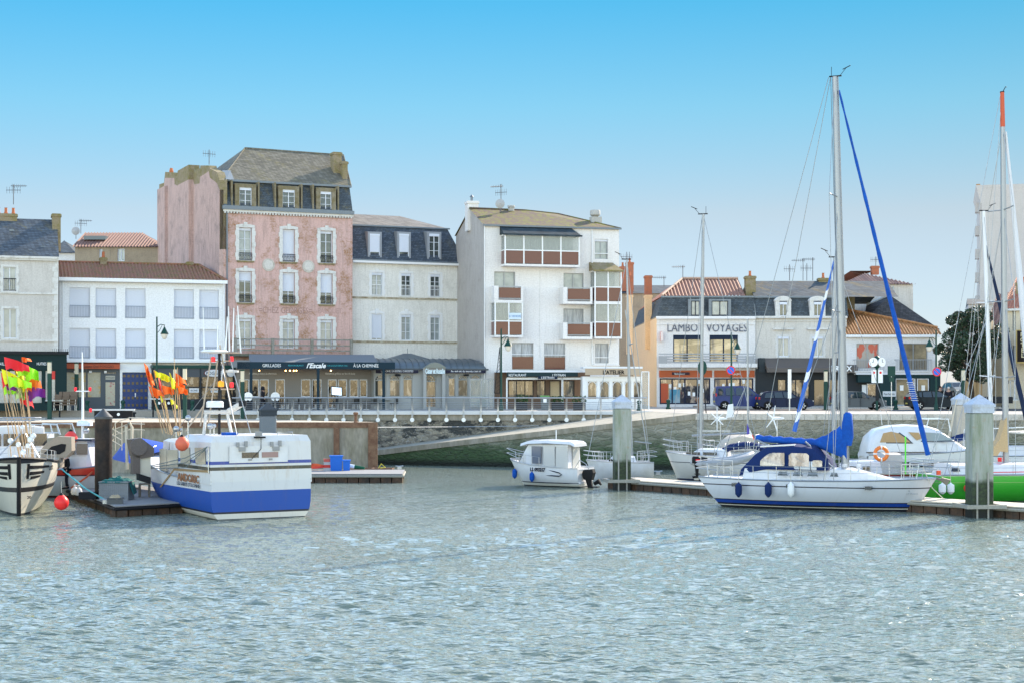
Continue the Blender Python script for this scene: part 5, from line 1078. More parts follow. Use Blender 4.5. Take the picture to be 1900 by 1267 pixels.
def fender(p, col, label, h=.75, r=.14, group='fenders hanging on the boats', rz=0):
    t = thing('fender', label, 'fender', p, rz, group)
    q = MB().lathe([(.03, h), (.05, h*.93), (r, h*.8), (r*1.04, h*.5), (r, h*.22), (r*.45, h*.05), (.03, 0)], n=12); q.build('body', col, t, True); MB().tube([(0, 0, h), (0, .05, h+.5)], .015, 4).build('rope', ROPE, t); return t
def bouy(p, r, col, label, name='buoy', rope=.3):
    t = thing('mooring_buoy', label, 'buoy', p, 0, 'round buoys'); MB().lathe([(.02, -r), (r*.5, -r*.87), (r*.87, -r*.5), (r, 0), (r*.9, r*.45), (r*.62, r*.8), (r*.25, r*1.1), (r*.15, r*1.25), (.02, r*1.3)], n=18).build('body', col, t, True)
    MB().lathe([(r*.34, r*1.03), (r*.2, r*1.28), (.02, r*1.36)], n=12).build('neck', RUBB, t, True); MB().tube([(0, 0, r*1.3), (0, 0, r*1.3+rope)], .015, 4).build('rope', ROPE, t); return t
def wsphere(px, py, Y): p = W(px, py, Y); return (p.x, p.y, p.z)

# ===== blue decked cruising yacht (the big one)
f = F(1310, 74.4, -24, 0); z = f.Z; U = f.U; L = U(1737); r = f.thing('sailing_yacht', 'long white cruising yacht with blue boom cover and navy cockpit tent', 'sailboat')
hb = bands('yacht_hull_paint', [(-9, (.02, .02, .03)), (.1, (.7, .68, .6)), (.14, (.015, .015, .02)), (.22, (.005, .05, .33)), (.36, (.01, .012, .02)), (.4, (.52, .55, .6)), (1.02, (.02, .02, .03)), (1.07, (.52, .55, .6))], dirt=.22)
sh = hull(r, L, 3.7, 1.33, bowup=.12, sagz=.06, rake=1.25, draft=.6, stern=.62, bands_m=hb, srake=1.4, tf=.6)
cr = house(r, L*.2, L*.86, 1.3, .5, 1.3, 1.78, GEL, front=2.2, tum=.08)
for (a, b, m_) in ((1443, 1462, TINT), (1471, 1490, TINT), (1498, 1518, TINT), (1540, 1556, TINT)):
    MB().ext([(U(a, -1.3), -1.335, 1.5), (U(b, -1.3), -1.335, 1.5), (U(b, -1.3)-.06, -1.31, 1.68), (U(a, -1.3)+.06, -1.31, 1.68)], (0, .02, 0)).build('window', m_, cr)
for a in (1358, 1459, 1605): u = U(a, -1.8); MB().box(u-.0, u+.28, -1.86-(.0), -1.6, 1.0, 1.15).build('hull_port', TINT, r)
# cockpit tent
x0, x1 = U(1386), U(1545); q = MB(); R = []
for t, hgt, k in ((0, .02, 1.25), (.16, .75, 1.2), (.3, 1.12, 1.15), (.6, 1.2, 1.12), (.82, 1.1, 1.1), (.97, .5, 1.05), (1, .05, 1.0)):
    x = x0+(x1-x0)*t; zb_ = 1.45+.3*min(1, t*4); hgt = hgt*.98; R.append([(x, -k, zb_), (x, -k*.98, zb_+(hgt+.0)*.5), (x, -k*.8, 1.7+hgt*.93), (x, -k*.4, 1.7+hgt*1.02), (x, 0, 1.7+hgt*1.04), (x, k*.4, 1.7+hgt*1.02), (x, k*.8, 1.7+hgt*.93), (x, k, zb_)])
tent = q.loft(R, False).build('cockpit_tent', NBLUE, r, 40)
CLR = mat('clear_vinyl', (.42, .4, .4), .08, spec=.8, var=.3, c2=(.14, .15, .18), scale=3, thr=(.45, .6), stretch=(1, 1, .6))
for a, b in ((.24, .52), (.57, .8), (.84, .95)):
    X0, X1 = x0+(x1-x0)*a, x0+(x1-x0)*b; n = 8; lo = 1.92; hi = 2.5 if a < .8 else 2.2
    q = MB().ext([(X0+(X1-X0)*i/n, -1.19-.0, lo+(hi-lo)*(sin(pi*(.12+.38*min(1, (i/n)*1.8))) if a < .3 else 1 if 0 < i < n else .85)) for i in range(n+1)]+[(X1, -1.2, lo), (X0, -1.2, lo)], (0, .02, 0)); q.build('tent_window', CLR, tent)
MB().ext([(x0+.85, -.85, 2.72), (x0+2.4, -.85, 2.82), (x0+2.4, .85, 2.82), (x0+.85, .85, 2.72)], (0, 0, .06)).build('white_roof_panel', mat('white_canvas', (.7, .7, .68), .7), tent)  # white canvas panel laid over the navy tent top
MB().lathe([(.25, -.5), (.27, -.45), (.27, .45), (.25, .5)], n=14).build('liferaft', WHITE, r, True).matrix_local = Matrix.Translation((U(1505), -.9, 1.95)) @ Matrix.Rotation(pi/2, 4, 'Y')
q = MB()
for dx in (-.25, .25): q.tube([(U(1505)+dx, -.9+.285*cos(t*pi/7), 1.95+.285*sin(t*pi/7)) for t in range(15)], .012, 4)
q.build('liferaft_straps', IRON, r)
xm = U(1568); zt = f.Z(143, 1549); lean = -(xm-U(1549)); mx = mast(r, xm, 1.7, zt, .16, lean, (z(366, 1556), z(580, 1562)), 1.05)
# blue boom cover and boom
xb = U(1406); zb0, zb1 = z(803, 1410), z(815, 1560)
MB().tube([(xb, 0, zb0-.2), (xm-.1, 0, zb1-.28)], .11, 8).build('boom', ALU, r, True)
q = MB(); R = []; n = 26
for i in range(n+1):
    t = i/n; x = xb-.05+(xm+.15-xb)*t; top = .12+.1*t+.95*max(0, (t-.62)/.38)**1.6+.03*sin(i*2.1); zc = zb0-.2+(zb1-zb0-.08)*t; w_ = .17+.07*t+.02*sin(i*1.7); lo = -.16-.42*max(0, (t-.66)/.34)
    R.append([(x, -w_*.5, zc+lo), (x, -w_*1.05, zc+lo*.3), (x, -w_*.9, zc+top*.55), (x, -.03, zc+top), (x, .03, zc+top), (x, w_*.9, zc+top*.55), (x, w_*1.05, zc+lo*.3), (x, w_*.5, zc+lo)])
cover = q.loft(R, True, True).build('boom_cover', BLUE, r, 60)
q = MB().loft([[(xm+.1+k*.24*cos(t*pi/5), k*.24*sin(t*pi/5), zz) for t in range(10)] for k, zz in ((.8, z(826, 1570)), (1.15, z(810, 1570)), (1.1, z(790, 1570)), (.9, z(768, 1570)), (.5, z(764, 1570)))], True, True); q.build('mast_cover', BLUE, cover, 50)
# furled blue genoa
xf = U(1722); zf = z(846, 1722)+.05; a = Vector((mx(zt*.985)+.18, 0, z(168, 1561))); b = Vector((xf, 0, zf)); q = MB(); n = 30
P = [a+(b-a)*(i/n) for i in range(n+1)]; q.tube(P, [.04+.07*min(1, (i/n)*1.5)+.01*sin(i*2.3) for i in range(n+1)], 8); ge = q.build('furled_genoa', BLUE, r, True)
q = MB(); d = (b-a).normalized(); s1 = d.cross(Vector((0, 1, 0))).normalized()
for k in range(9): c = a+(b-a)*(.795+k*.006); q.tube([c+s1*(.15*cos(t*pi/4)-.0)+Vector((0, .15*sin(t*pi/4), 0))+d*(t*.025) for t in range(9)], .012, 3)
q.build('white_lashing', TXT, ge)
y_, zz = shx(sh, xm); cp = [(xm-.1, y_*.9, zz), (xm-.1, -y_*.9, zz)]; top = (mx(zt)-.0, 0, zt-.1); sp1, sp2 = z(366, 1556), z(580, 1562)
ln = []
for s_ in (1, -1):
    c = (xm-.15, s_*y_*.9, zz); t1 = (mx(sp2)-.15, s_*1.05, sp2+.06); t2 = (mx(sp1)-.15, s_*1.05, sp1+.06)
    ln += [(c, t1), (t1, t2), (t2, top), (c, (mx(sp2), 0, sp2-.1)), (t1, (mx(sp1), 0, sp1-.1)), ((xm-.6, s_*y_*.88, zz), (mx(sp2), 0, sp2-.15))]
    ln += [((.25, s_*1.0, 1.35), (.25+(mx(zt)-.25)*.28, 0, zt*.28)), ]
ln += [((.25+(mx(zt)-.25)*.28, 0, zt*.28), (mx(zt)-.28, 0, zt)), ((xb+.3, 0, zb0), (mx(zt)-.2, 0, zt-.05)), ((xm+.15, .05, 2.1), (mx(zt)+.12, .05, zt)), ((xm+.2, -.08, 2.0), (mx(zt)+.16, -.05, zt)), ((xm-.2, .08, 3.2), (mx(zt)-.2, .05, zt)), ((xb+1.5, 0, zb0), (mx(9), 0, 9.5)), ((xb+3, 0, zb0), (mx(9), 0, 9.5))]
stays(r, ln); rails(r, sh, .5, L-1.2, 8); pulpit(r, sh, L-1.3, L-.15); pulpit(r, sh, .9, .1, name='pushpit')
MB().tube([(xb-.0, -.15, zb0-.3), (xm-1.6, -.5, 2.0)], .05, 6).build('boom_strut', ALU, r); MB().tube([(xm-.4, -.4, 1.8), (U(1500), -.6, 3.0)], .045, 6).build('spinnaker_pole', ALU, r)
q = MB().tube([(L-.1, 0, 1.5), (L+.35, 0, 1.36)], .06, 6); q.loft([[(L+.2, -.05, 1.35), (L+.2, .05, 1.35), (L+.45, .03, 1.15), (L+.45, -.03, 1.15)], [(L+.25, -.12, 1.5), (L+.25, .12, 1.5), (L+.6, .1, 1.42), (L+.6, -.1, 1.42)]], True, True); q.build('anchor', mat('galvanised', (.2, .19, .17), .6, metal=.4), r)
q = MB()
for x in (U(1570), U(1596)): q.lathe([(.05, 1.72), (.05, 1.85), (.12, 1.87), (.12, 2.02), (.02, 2.03)], (x, -.3, 0), 10)
q.build('deck_vents', GEL, r)
u = U(1692, -1); text('FANTAISIE', .11, mat('grey_hull_lettering', (.3, .32, .34), .5), r, (U(1693), -.66-.12, .78), rot=(pi/2, 0, radians(10)), width=.75, ext=.004)
q = MB(); u = U(1690); 
for pts in ([(0, .1), (.08, .22), (.0, .34), (.1, .4)], [(-.18, .3), (0, .34), (.2, .42), (.26, .36)], [(-.05, 0), (.02, .12), (.1, 0)], [(-.2, .12), (-.1, .34)]): q.tube([(u+a*.8, -.82+.08*a, .92+b*.8) for a, b in pts], .018, 4)
q.build('bow_emblem', NAVY, r)
for px, py, c, lab in ((1371, 901, NBLUE, 'navy fender at the stern quarter of the long white yacht'), (1426, 901, NBLUE, 'navy fender amidships on the long white yacht'), (1468, 903, WHITE, 'white fender hanging on the long white yacht')):
    u = U(px, -1.9); P = f.o+Vector((f.d.x*u+f.n.x*-1.95, f.d.y*u+f.n.y*-1.95, 0)); fender((P.x, P.y, z(922, px, -1.95)), c, lab, .68, .15)

# ===== yacht with spray hood and dinghy (bow toward the ramp)
f = F(1418, 91.5, 165, 0); z = f.Z; U = f.U; L = U(1236); r = f.thing('sailing_yacht', 'white yacht with netted blue sail cover, tricolour flag and wind generator', 'sailboat')
hb2 = bands('yacht_hull_paint2', [(-9, (.02, .02, .03)), (.12, (.02, .03, .09)), (.2, (.6, .58, .55)), (1.12, (.03, .03, .05)), (1.16, (.6, .59, .57))], dirt=.25)
sh = hull(r, L, 3.3, 1.4, bowup=.3, rake=.9, draft=.5, stern=.75, bands_m=hb2); house(r, L*.35, L*.82, 1.05, .55, 1.35, 1.85, GEL, front=1.0)
for a in (1283, 1314): MB().box(U(a, 1)-.5, U(a, 1)+.3, 1.0, 1.06, 1.55, 1.72).build('window', TINT, r); 
xm = U(1300); zt = f.Z(398, 1305); lean = U(1305)-xm; mx = mast(r, xm, 1.5, zt, .1, lean, (z(640, 1301),), .8)
zb = z(806, 1310); xb = U(1388); MB().tube([(xm+.5, 0, zb-.05), (xb, 0, zb+.12)], .06, 8).build('boom', ALU, r, True)
MB().box(xb+1.0, xm+.1, -.02, .04, z(801, 1340), z(797, 1340)).build('upper_boom', ALU, r)
q = MB(); pr = [(1325, 866), (1328, 850), (1338, 838), (1355, 829), (1380, 825), (1400, 826), (1418, 832), (1424, 845)]
R = []
for i, (px, py) in enumerate(pr): u = U(px, .3); c = z(py, px, .3); R.append([(u, .3+.42*cos(t*pi/4), c+.2*sin(t*pi/4)) for t in range(8)])
sc = q.loft(R, True, True).build('sail_cover', NBLUE, r, True); q = MB()
for i in range(1, 7):
    px, py = pr[i]; u = U(px, .3); c = z(py, px, .3)
    for k in (-1, 1): q.tube([(u+k*.25, .3-.0+.44*cos(t*pi/4), c+.22*sin(t*pi/4)) for t in range(9)], .014, 3)
q.build('white_net', TXT, sc)
# wind generator
def windgen(root, x, y, z0, z1, rz=0, name='wind_generator', m=WHITE):
    q = MB().tube([(x, y, z0), (x, y, z1)], .03, 6).build('generator_pole', STEEL, root); c = (x, y, z1)
    g = MB().tube([(x-.25, y-.1, z1), (x+.2, y+.0, z1), (x+.6, y+.1, z1+.02)], [.07, .08, .03], 8).build(name, m, root, True); B = MB()
    for k in range(6):
        t = k*pi/3+.5; d = Vector((0.25*cos(t), -.97*cos(t), sin(t))); e = Vector((.5, .1, 0)) if 0 else Vector((0.25*-sin(t), .97*sin(t), cos(t)))
        p0 = Vector((x-.26, y-.1, z1)); B.ext([p0+d*.08-e*.05, p0+d*.72-e*.04, p0+d*.72+e*.035, p0+d*.08+e*.06], (.015, .015, 0))
    return q, g, B
def windgen2(root, x, y, z0, z1, ax, nb=6, fin=1):
    """ax: horizontal unit vector of the rotor axis (local)"""
    m = WHITE; MB().tube([(x, y, z0), (x, y, z1)], .03, 6).build('generator_pole', STEEL, root); A = Vector((ax[0], ax[1], 0)).normalized(); S_ = Vector((-A.y, A.x, 0)); c = Vector((x, y, z1))
    g = MB().tube([c-A*.28, c-A*.1, c+A*.2, c+A*.45], [.05, .09, .08, .03], 8).build('wind_generator', m, root, True); B = MB()
    for k in range(nb):
        t = k*2*pi/nb+.52; d = S_*cos(t)+Vector((0, 0, sin(t))); e = -S_*sin(t)+Vector((0, 0, cos(t))); p0 = c-A*.26
        B.ext([p0+d*.07-e*.04, p0+d*.66-e*.02, p0+d*.66+e*.02, p0+d*.07+e*.045], tuple(A*.02))
    B.build('blades', m, g); 
    if fin: MB().ext([c+A*.4+Vector((0, 0, .05)), c+A*.95+Vector((0, 0, .1)), c+A*.9+Vector((0, 0, .85)), c+A*.55+Vector((0, 0, .8))], tuple(S_*.02)).build('tail_fin', m, g)
windgen2(r, U(1337, .2), .2, 1.2, z(776, 1337), (-.7, -.7))
# tricolour
q = MB().tube([(U(1388), .9, 1.3), (U(1388)+.1, .9, z(788, 1388))], .02, 5).build('flagstaff', ALU, r)
fl = bpy.data.objects.new('flag', None)
R = []
for i in range(7):
    t = i/6; px = 1386+t*14; R.append([(U(px, .9), .9+.08*sin(t*6), z(788+t*26-(4*(1-t)), px, .9)), (U(px, .9), .92+.1*sin(t*6+1), z(806+t*12-6*sin(t*3), px, .9))])
q = MB()
for i in range(6): q.k = 0 if i < 2 else 1 if i < 4 else 2; q.add([R[i][0], R[i+1][0], R[i+1][1], R[i][1]], [(0, 1, 2, 3)])
q.build('flag', [mat('flag_blue', (.1, .08, .35), .7), mat('flag_white', (.8, .8, .8), .7), mat('flag_red', (.75, .03, .04), .7)], r)
ln = [((xm-.1, 0, zt-.1), (L-.1, 0, 1.4)), ((mx(zt), 0, zt), (.2, .0, 1.3))]; y_, zz = shx(sh, xm)
for s_ in (1, -1): sp = z(640, 1301); ln += [((xm, s_*y_*.9, zz), (mx(sp)+.1, s_*.8, sp+.05)), ((mx(sp)+.1, s_*.8, sp+.05), (mx(zt), 0, zt-.2)), ((xm, s_*y_*.9, zz), (mx(sp), 0, sp))]
stays(r, ln); rails(r, sh, .6, L-1, 6); pulpit(r, sh, L-1.1, L-.1); pulpit(r, sh, .7, .1, name='pushpit'); 
q = MB().tube([(.6, -1.2, 1.2), (.4, -1.25, z(812, 1400)-.2), (.4, -1.0, z(806, 1400)), (.4, 1.0, z(806, 1400)), (.4, 1.25, z(812, 1400)-.2), (.6, 1.2, 1.2)], .03, 6).build('stern_arch', STEEL, r)
# grey dinghy hanging off it
P0 = W(1345, 858, 85); t = thing('inflatable_dinghy', 'grey inflatable dinghy hanging by the netted sail cover', 'dinghy', tuple(P0), radians(8))
GR = mat('grey_rubber', (.3, .32, .34), .35, var=.08); q = MB(); pts = [(-1.5, -.55, -.02), (-.6, -.62, .02), (.4, -.6, .1), (1.1, -.38, .3), (1.45, 0, .42), (1.1, .38, .3), (.4, .6, .1), (-.6, .62, .02), (-1.5, .55, -.02)]
q.tube(pts, [.12, .22, .22, .2, .19, .2, .22, .22, .12], 10); q.build('tubes', GR, t, True); MB().ext([(-1.1, -.5, -.1), (.6, -.45, 0), (1.3, 0, .25), (.6, .45, 0), (-1.1, .5, -.1)], (0, 0, .05)).build('floor', DECK, t)
MB().box(-1.15, -1.08, -.5, .5, -.15, .3).build('transom', IRON, t); 
for a, b in ((-.62, 1), (.6, 1)): MB().tube([(-1.75, a*.9, -.04), (-1.45, a*.9, -.02)], [.02, .22], 10).build('tube_cone', GR, t, True)
P = W(1292, 858, 84.8); t = thing('outboard_motor', 'small black outboard motor with red mark clamped beside the grey dinghy', 'outboard motor', tuple(P))
MB().cbox(-.22, .2, -.16, .16, -.02, .34, .06).build('cowling', RUBB, t); MB().box(-.05, .18, -.165, -.15, .1, .2).build('red_mark', REDB, t); q = MB().ext([(-.1, -.06, 0), (.14, -.06, 0), (.1, -.06, -.75), (-.02, -.06, -.75)], (0, .12, 0)); q.box(-.1, .2, -.1, .1, -.6, -.56); q.tube([(-.2, 0, -.75), (.12, 0, -.72)], .06, 8); q.build('leg', RUBB, t)

# ===== small yacht behind the pile
f = F(1209, 95, 184, 0); z = f.Z; U = f.U; L = U(1088); r = f.thing('sailing_yacht', 'small white sloop lying behind the square grey pile', 'sailboat')
sh = hull(r, L, 2.2, .98, bowup=.12, rake=.6, draft=.4, stern=.8); house(r, L*.25, L*.72, .75, .45, .9, 1.28); MB().disc((U(1130), .78, 1.1), .13, (0, 1, 0), .02).build('window', TINT, r)
xm = U(1171); zt = z(482, 1163); mx = mast(r, xm, 1.2, zt, .07, U(1163)-xm, (z(640, 1168),), .6); MB().tube([(xm-.2, 0, z(818, 1180)), (U(1209), 0, z(822, 1200))], .04, 6).build('boom', ALU, r)
q = MB().tube([(U(1180), 0, 1.2), (U(1163), 0, zt*.62)], .02, 4); stays(r, [((mx(zt), 0, zt), (L-.05, 0, 1.1)), ((mx(zt), 0, zt), (.1, 0, 1.1)), ((xm, .9, 1), (mx(zt), 0, zt*.8)), ((xm, -.9, 1), (mx(zt), 0, zt*.8))], .018); rails(r, sh, .5, L-.8, 5, .55); pulpit(r, sh, L-.9, L-.1, .55); pulpit(r, sh, .7, .05, .6, 'pushpit')
MB().tube([(U(1205), .0, .9), (U(1160, -.4), -.4, z(575, 1165))], .035, 6).build('raised_boom', ALU, r); windv = None

# ===== pilot-house motor boat
f = F(1087, 87.5, 155, 0); z = f.Z; U = f.U; L = U(948); r = f.thing('motor_boat', 'white pilot house motor boat LS 093217 with black outboard', 'motor boat')
hbm = bands('motor_hull_paint', [(-9, (.03, .03, .035)), (.06, (.7, .68, .62)), (.2, (.03, .035, .06)), (.26, (.6, .61, .63))], dirt=.25)
sh = hull(r, L, 2.6, 1.02, bowup=.42, rake=1.0, draft=.35, stern=.92, bands_m=hbm, full=.62)
w0, w1 = U(1066), U(968); zr = z(815, 1000); zc = 1.0; R = []
b_ = house(r, w0, w1+.1, .88, .6, zc, zr-.22, GEL, 'cabin', front=.75, back=.05, tum=.1)
roof = []
for t, k, dz in ((0, .92, -.12), (.06, .98, 0), (.5, 1.0, .05), (.85, .9, .0), (1, .7, -.14)):
    x = w0-.35+(U(975)-w0+.35)*t; roof.append([(x, -k, zr-.2+dz), (x, -k*.9, zr-.06+dz), (x, 0, zr+dz), (x, k*.9, zr-.06+dz), (x, k, zr-.2+dz), (x, 0, zr-.22+dz)])
MB().loft(roof, True, True).build('cabin_roof', GEL, b_, 40)
sg = lambda px: U(px, .9)
CV = mat('cabin_curtain_glass', (.5, .5, .47), .12, spec=.8, var=.06)
for a, b, m_, zl, nm in ((1008, 1029, CV, 1.1, 'side_window'), (1031, 1053, CV, .75, 'sliding_door'), (986, 1003, mat('dusk_window', (.12, .14, .17), .1, spec=.9), 1.25, 'side_window')):
    q = MB().box(min(sg(a), sg(b)), max(sg(a), sg(b)), .8, .885, zl, zr-.32); q.build(nm, m_, b_)
MB().ext([(w1-.62, -.55, zr-.3), (w1-.62, .55, zr-.3), (w1+.02, .42, 1.2), (w1+.02, -.42, 1.2)], (.02, 0, .02)).build('windscreen', mat('dusk_window', (0, 0, 0)), b_)
q = MB().box(w0-.42, w0-.36, .6, .75, 0.9, zr-.2); MB().box(w0-.03, w0-.01, -.6, .3, 1.0, zr-.3).build('aft_door', CV, b_)
MB().tube([(U(1032), 0, zr), (U(1032), 0, zr+.55)], .025, 5).build('mast_light', WHITE, r); rails(r, sh, L*.5, L-.9, 3, .5, wires=1); pulpit(r, sh, L-1.2, L-.05, .55)
text('LS 093217', .27, mat('hull_number', (.02, .02, .03), .5), r, (U(1000, 1.1), 1.3, .86), rot=(pi/2, 0, pi-.16), width=.95, bold=.01)
q = MB(); q.tube([(U(962, .7), .86, 1.22), (U(1000, 1.1), 1.22, 1.08), (U(1040, 1.1), 1.31, .8), (U(1045, 1.1), 1.31, .7), (U(1040, 1.1), 1.3, .62), (U(1005, 1.1), 1.18, .66)], .03, 4); q.build('hull_stripe', NAVY, r)
t = f.thing('outboard_motor', 'large black outboard motor tilted on the white pilot house boat', 'outboard motor'); xo = U(1071, .6); ob = t
def obm(t, x, y):
    q = MB().loft([[(x-.3, y-.18, 1.0), (x+.22, y-.18, .95), (x+.22, y+.18, .95), (x-.3, y+.18, 1.0)], [(x-.36, y-.2, .8), (x+.3, y-.2, .7), (x+.3, y+.2, .7), (x-.36, y+.2, .8)], [(x-.25, y-.17, .4), (x+.2, y-.17, .42), (x+.2, y+.17, .42), (x-.25, y+.17, .4)]][::-1], True, True); q.build('cowling', RUBB, t, 30)
    q = MB().ext([(x-.15, y-.08, .45), (x+.15, y-.08, .45), (x-.1, y-.08, -.3), (x-.35, y-.08, -.3)], (0, .16, 0)); q.box(x-.6, x-.05, y-.16, y+.16, .02, .07); q.tube([(x-.75, y, .15), (x-.6, y, .35), (x-.35, y, .2)], [.05, .14, .1], 8); q.build('leg', RUBB, t)
obm(t, -.3, .38)
q = MB().box(-.1, .55, .05, 1.0, .2, .32).build('swim_platform', GEL, r); MB().tube([(.3, .3, .32), (.0, .3, .95), (.0, .9, .95), (.3, .9, .32)], .02, 5).build('boarding_ladder', STEEL, r); MB().tube([(w0-.4, 1.0, 1.0), (w0-.75, 1.05, 1.5), (w0-1.1, 1.05, 1.3), (w0-1.3, 1.05, 1.0)], .025, 5).build('aft_rail', STEEL, r)
for px, py, lab in ((987, 893, 'blue fender at the bow of the pilot house boat'), (955, 887, 'blue fender under the tip of the pilot house boat bow')):
    v = 1.2 if px > 970 else .55; u = U(px, v); P = f.o+Vector((f.d.x*u+f.n.x*v, f.d.y*u+f.n.y*v, 0)); fender((P.x, P.y, z(py, px, v)), BLUE, lab, .55, .13)

# ===== white motor cruiser at the back
f = F(1602, 88, 0, 0); z = f.Z; U = f.U; L = U(1830); r = f.thing('motor_cruiser', 'white motor cruiser with tan covered windows behind the blue genoa', 'motor boat')
sh = hull(r, L, 2.8, 1.75, bowup=.35, rake=1.1, draft=.4, stern=.92, bands_m=bands('cruiser_hull', [(-9, (.03, .03, .04)), (.15, (.6, .6, .61)), (1.1, (.02, .02, .025)), (1.38, (.62, .62, .63))], dirt=.05))
zr = z(788, 1670); R = []
for px, top, k in ((1600, 846, 1.2), (1603, 825, 1.22), (1609, 807, 1.22), (1622, 795, 1.2), (1645, 789, 1.18), (1675, 787, 1.15), (1715, 789, 1.1), (1735, 795, 1.05), (1760, 812, .95), (1785, 828, .8), (1812, 840, .5)):
    u = U(px); zz = z(top, px); R.append([(u, -k, 1.7), (u, -k*.98, 1.7+(zz-1.7)*.4), (u, -k*.86, zz-.1), (u, -k*.5, zz), (u, 0, zz+.03), (u, k*.5, zz), (u, k*.86, zz-.1), (u, k*.98, 1.7+(zz-1.7)*.4), (u, k, 1.7)])
cab = MB().loft(R, False).build('cabin', GEL, r, 75)
TAN = mat('tan_blind', (.42, .27, .13), .6, stretch=(3, 1, .3), var=.15)
def cabwin(pp, m_, v=-1.22, nm='window'):
    q = MB().ext([(U(a, v), v+.28*max(0, (z(b, a, v)-1.9))**1.5*.5, z(b, a, v)) for a, b in pp], (0, .03, 0)); return q.build(nm, m_, cab)
cabwin([(1630, 822), (1638, 802), (1655, 798), (1670, 801), (1684, 811), (1695, 822)], TINT, -1.2, 'window_frame'); cabwin([(1684, 799), (1708, 800), (1776, 819), (1700, 819)], TINT, -1.14, 'window_frame'); cabwin([(1633, 820), (1640, 803), (1655, 800), (1668, 803), (1681, 812), (1690, 820)], TAN); cabwin([(1687, 801), (1706, 802), (1712, 812), (1702, 816)], TAN); cabwin([(1712, 801), (1745, 803), (1772, 816), (1715, 818)], mat('cruiser_glass', (.22, .26, .26), .1, spec=.8), -1.18)
MB().box(U(1608, -1.3), U(1770, -1.3), -1.28, -1.22, 1.86, 1.93).build('stripe', TINT, r)
rails(r, sh, L*.45, L-.7, 5, .6, wires=1); q = MB().tube([(U(1712), -.8, zr-.1), (U(1716), -.8, zr+.35), (U(1752), -.8, zr+.35), (U(1756), -.8, zr-.3)], .035, 6); q.tube([(U(1716), .8, zr+.35), (U(1752), .8, zr+.35)], .035, 6); q.tube([(U(1716), -.8, zr+.35), (U(1716), .8, zr+.35)], .035, 6); q.build('roof_rack', WHITE, r)
MB().tube([(U(1648), 0, zr), (U(1648), 0, zr+.3)], .02, 5).build('light', STEEL, r); MB().tube([(U(1639), .3, zr), (U(1636), .3, zr+.8)], .012, 4).build('aerial', WHITE, r)

# ===== red hulled yacht with grey cabin and orange lifebuoy
f = F(1690, 80, 183, 0); z = f.Z; U = f.U; L = U(1500); r = f.thing('sailing_yacht', 'red hulled yacht with striped furled sail behind the blue boom', 'sailboat')
sh = hull(r, L, 2.6, 1.15, bowup=.2, rake=.8, draft=.4, stern=.7, bands_m=bands('dark_red_hull', [(-9, (.02, .02, .02)), (.1, (.18, .012, .02)), (1.02, (.18, .012, .02)), (1.2, (.6, .6, .6))], dirt=.15))
house(r, L*.3, L*.75, .85, .5, 1.1, 1.75, GEL); b_ = house(r, L*.12, L*.4, .95, .85, 1.1, 2.1, mat('grey_canvas', (.42, .42, .41), .7, var=.1), 'spray_dodger', front=.5)
for a in (1556, 1590, 1614): MB().box(U(a, .9)-.0, U(a, .9)+.35, .88, .9, 1.3, 1.55).build('window', TINT, r)
xm = U(1546); zt = z(478, 1549); mx = mast(r, xm, 1.7, zt, .1, U(1549)-xm, (z(655, 1548),), .85)
a = Vector((mx(zt), 0, z(478, 1549))); b = Vector((U(1474), 0, z(800, 1474))); n = 24; P = [a+(b-a)*(i/n) for i in range(n+1)]
stripe, t_, b__ = _new('striped_furled_sail'); g = G(t_); wv = g.n('TexWave', wave_type='BANDS', bands_direction='DIAGONAL'); t_.links.new(g.coord(), wv.inputs[0]); wv.inputs['Scale'].default_value = .42; t_.links.new(g.mix(g.math('GREATER_THAN', wv.outputs[1], .86), (.01, .1, .45), (.7, .72, .75)), b__.inputs['Base Color'])
MB().tube(P, [.04+.07*min(1, i/n*1.3) for i in range(n+1)], 8).build('furled_sail', stripe, r, True); sp = z(655, 1548)
stays(r, [((mx(zt), 0, zt), (.2, 0, 1.2)), ((xm, 1.1, 1.1), (mx(sp), .85, sp)), ((mx(sp), .85, sp), (mx(zt), 0, zt)), ((xm, -1.1, 1.1), (mx(sp), -.85, sp)), ((mx(sp), -.85, sp), (mx(zt), 0, zt))]); rails(r, sh, .5, L-.9, 6); pulpit(r, sh, .8, .05, .6, 'pushpit'); pulpit(r, sh, L-1, L-.1)
windgen2(r, U(1446), -.5, 1.2, z(776, 1446), (-.85, -.5), 5, 0)
P = W(1635, 841, 78); t = thing('lifebuoy', 'orange ring lifebuoy on the rail in front of the tan cruiser windows', 'lifebuoy', tuple(P)); MB().loft([[((.3+.09*cos(b*pi/4))*cos(a*pi/9), .09*sin(b*pi/4), (.3+.09*cos(b*pi/4))*sin(a*pi/9)) for b in range(8)] for a in range(19)], True).build('ring', mat('lifebuoy_orange', (.75, .2, .04), .5), t, True)
q = MB()
for k in range(4): q.loft([[((.3+.1*cos(b*pi/4))*cos(k*pi/2+a), .1*sin(b*pi/4), (.3+.1*cos(b*pi/4))*sin(k*pi/2+a)) for b in range(8)] for a in (-.12, .12)], True)
q.build('white_bands', WHITE, t)

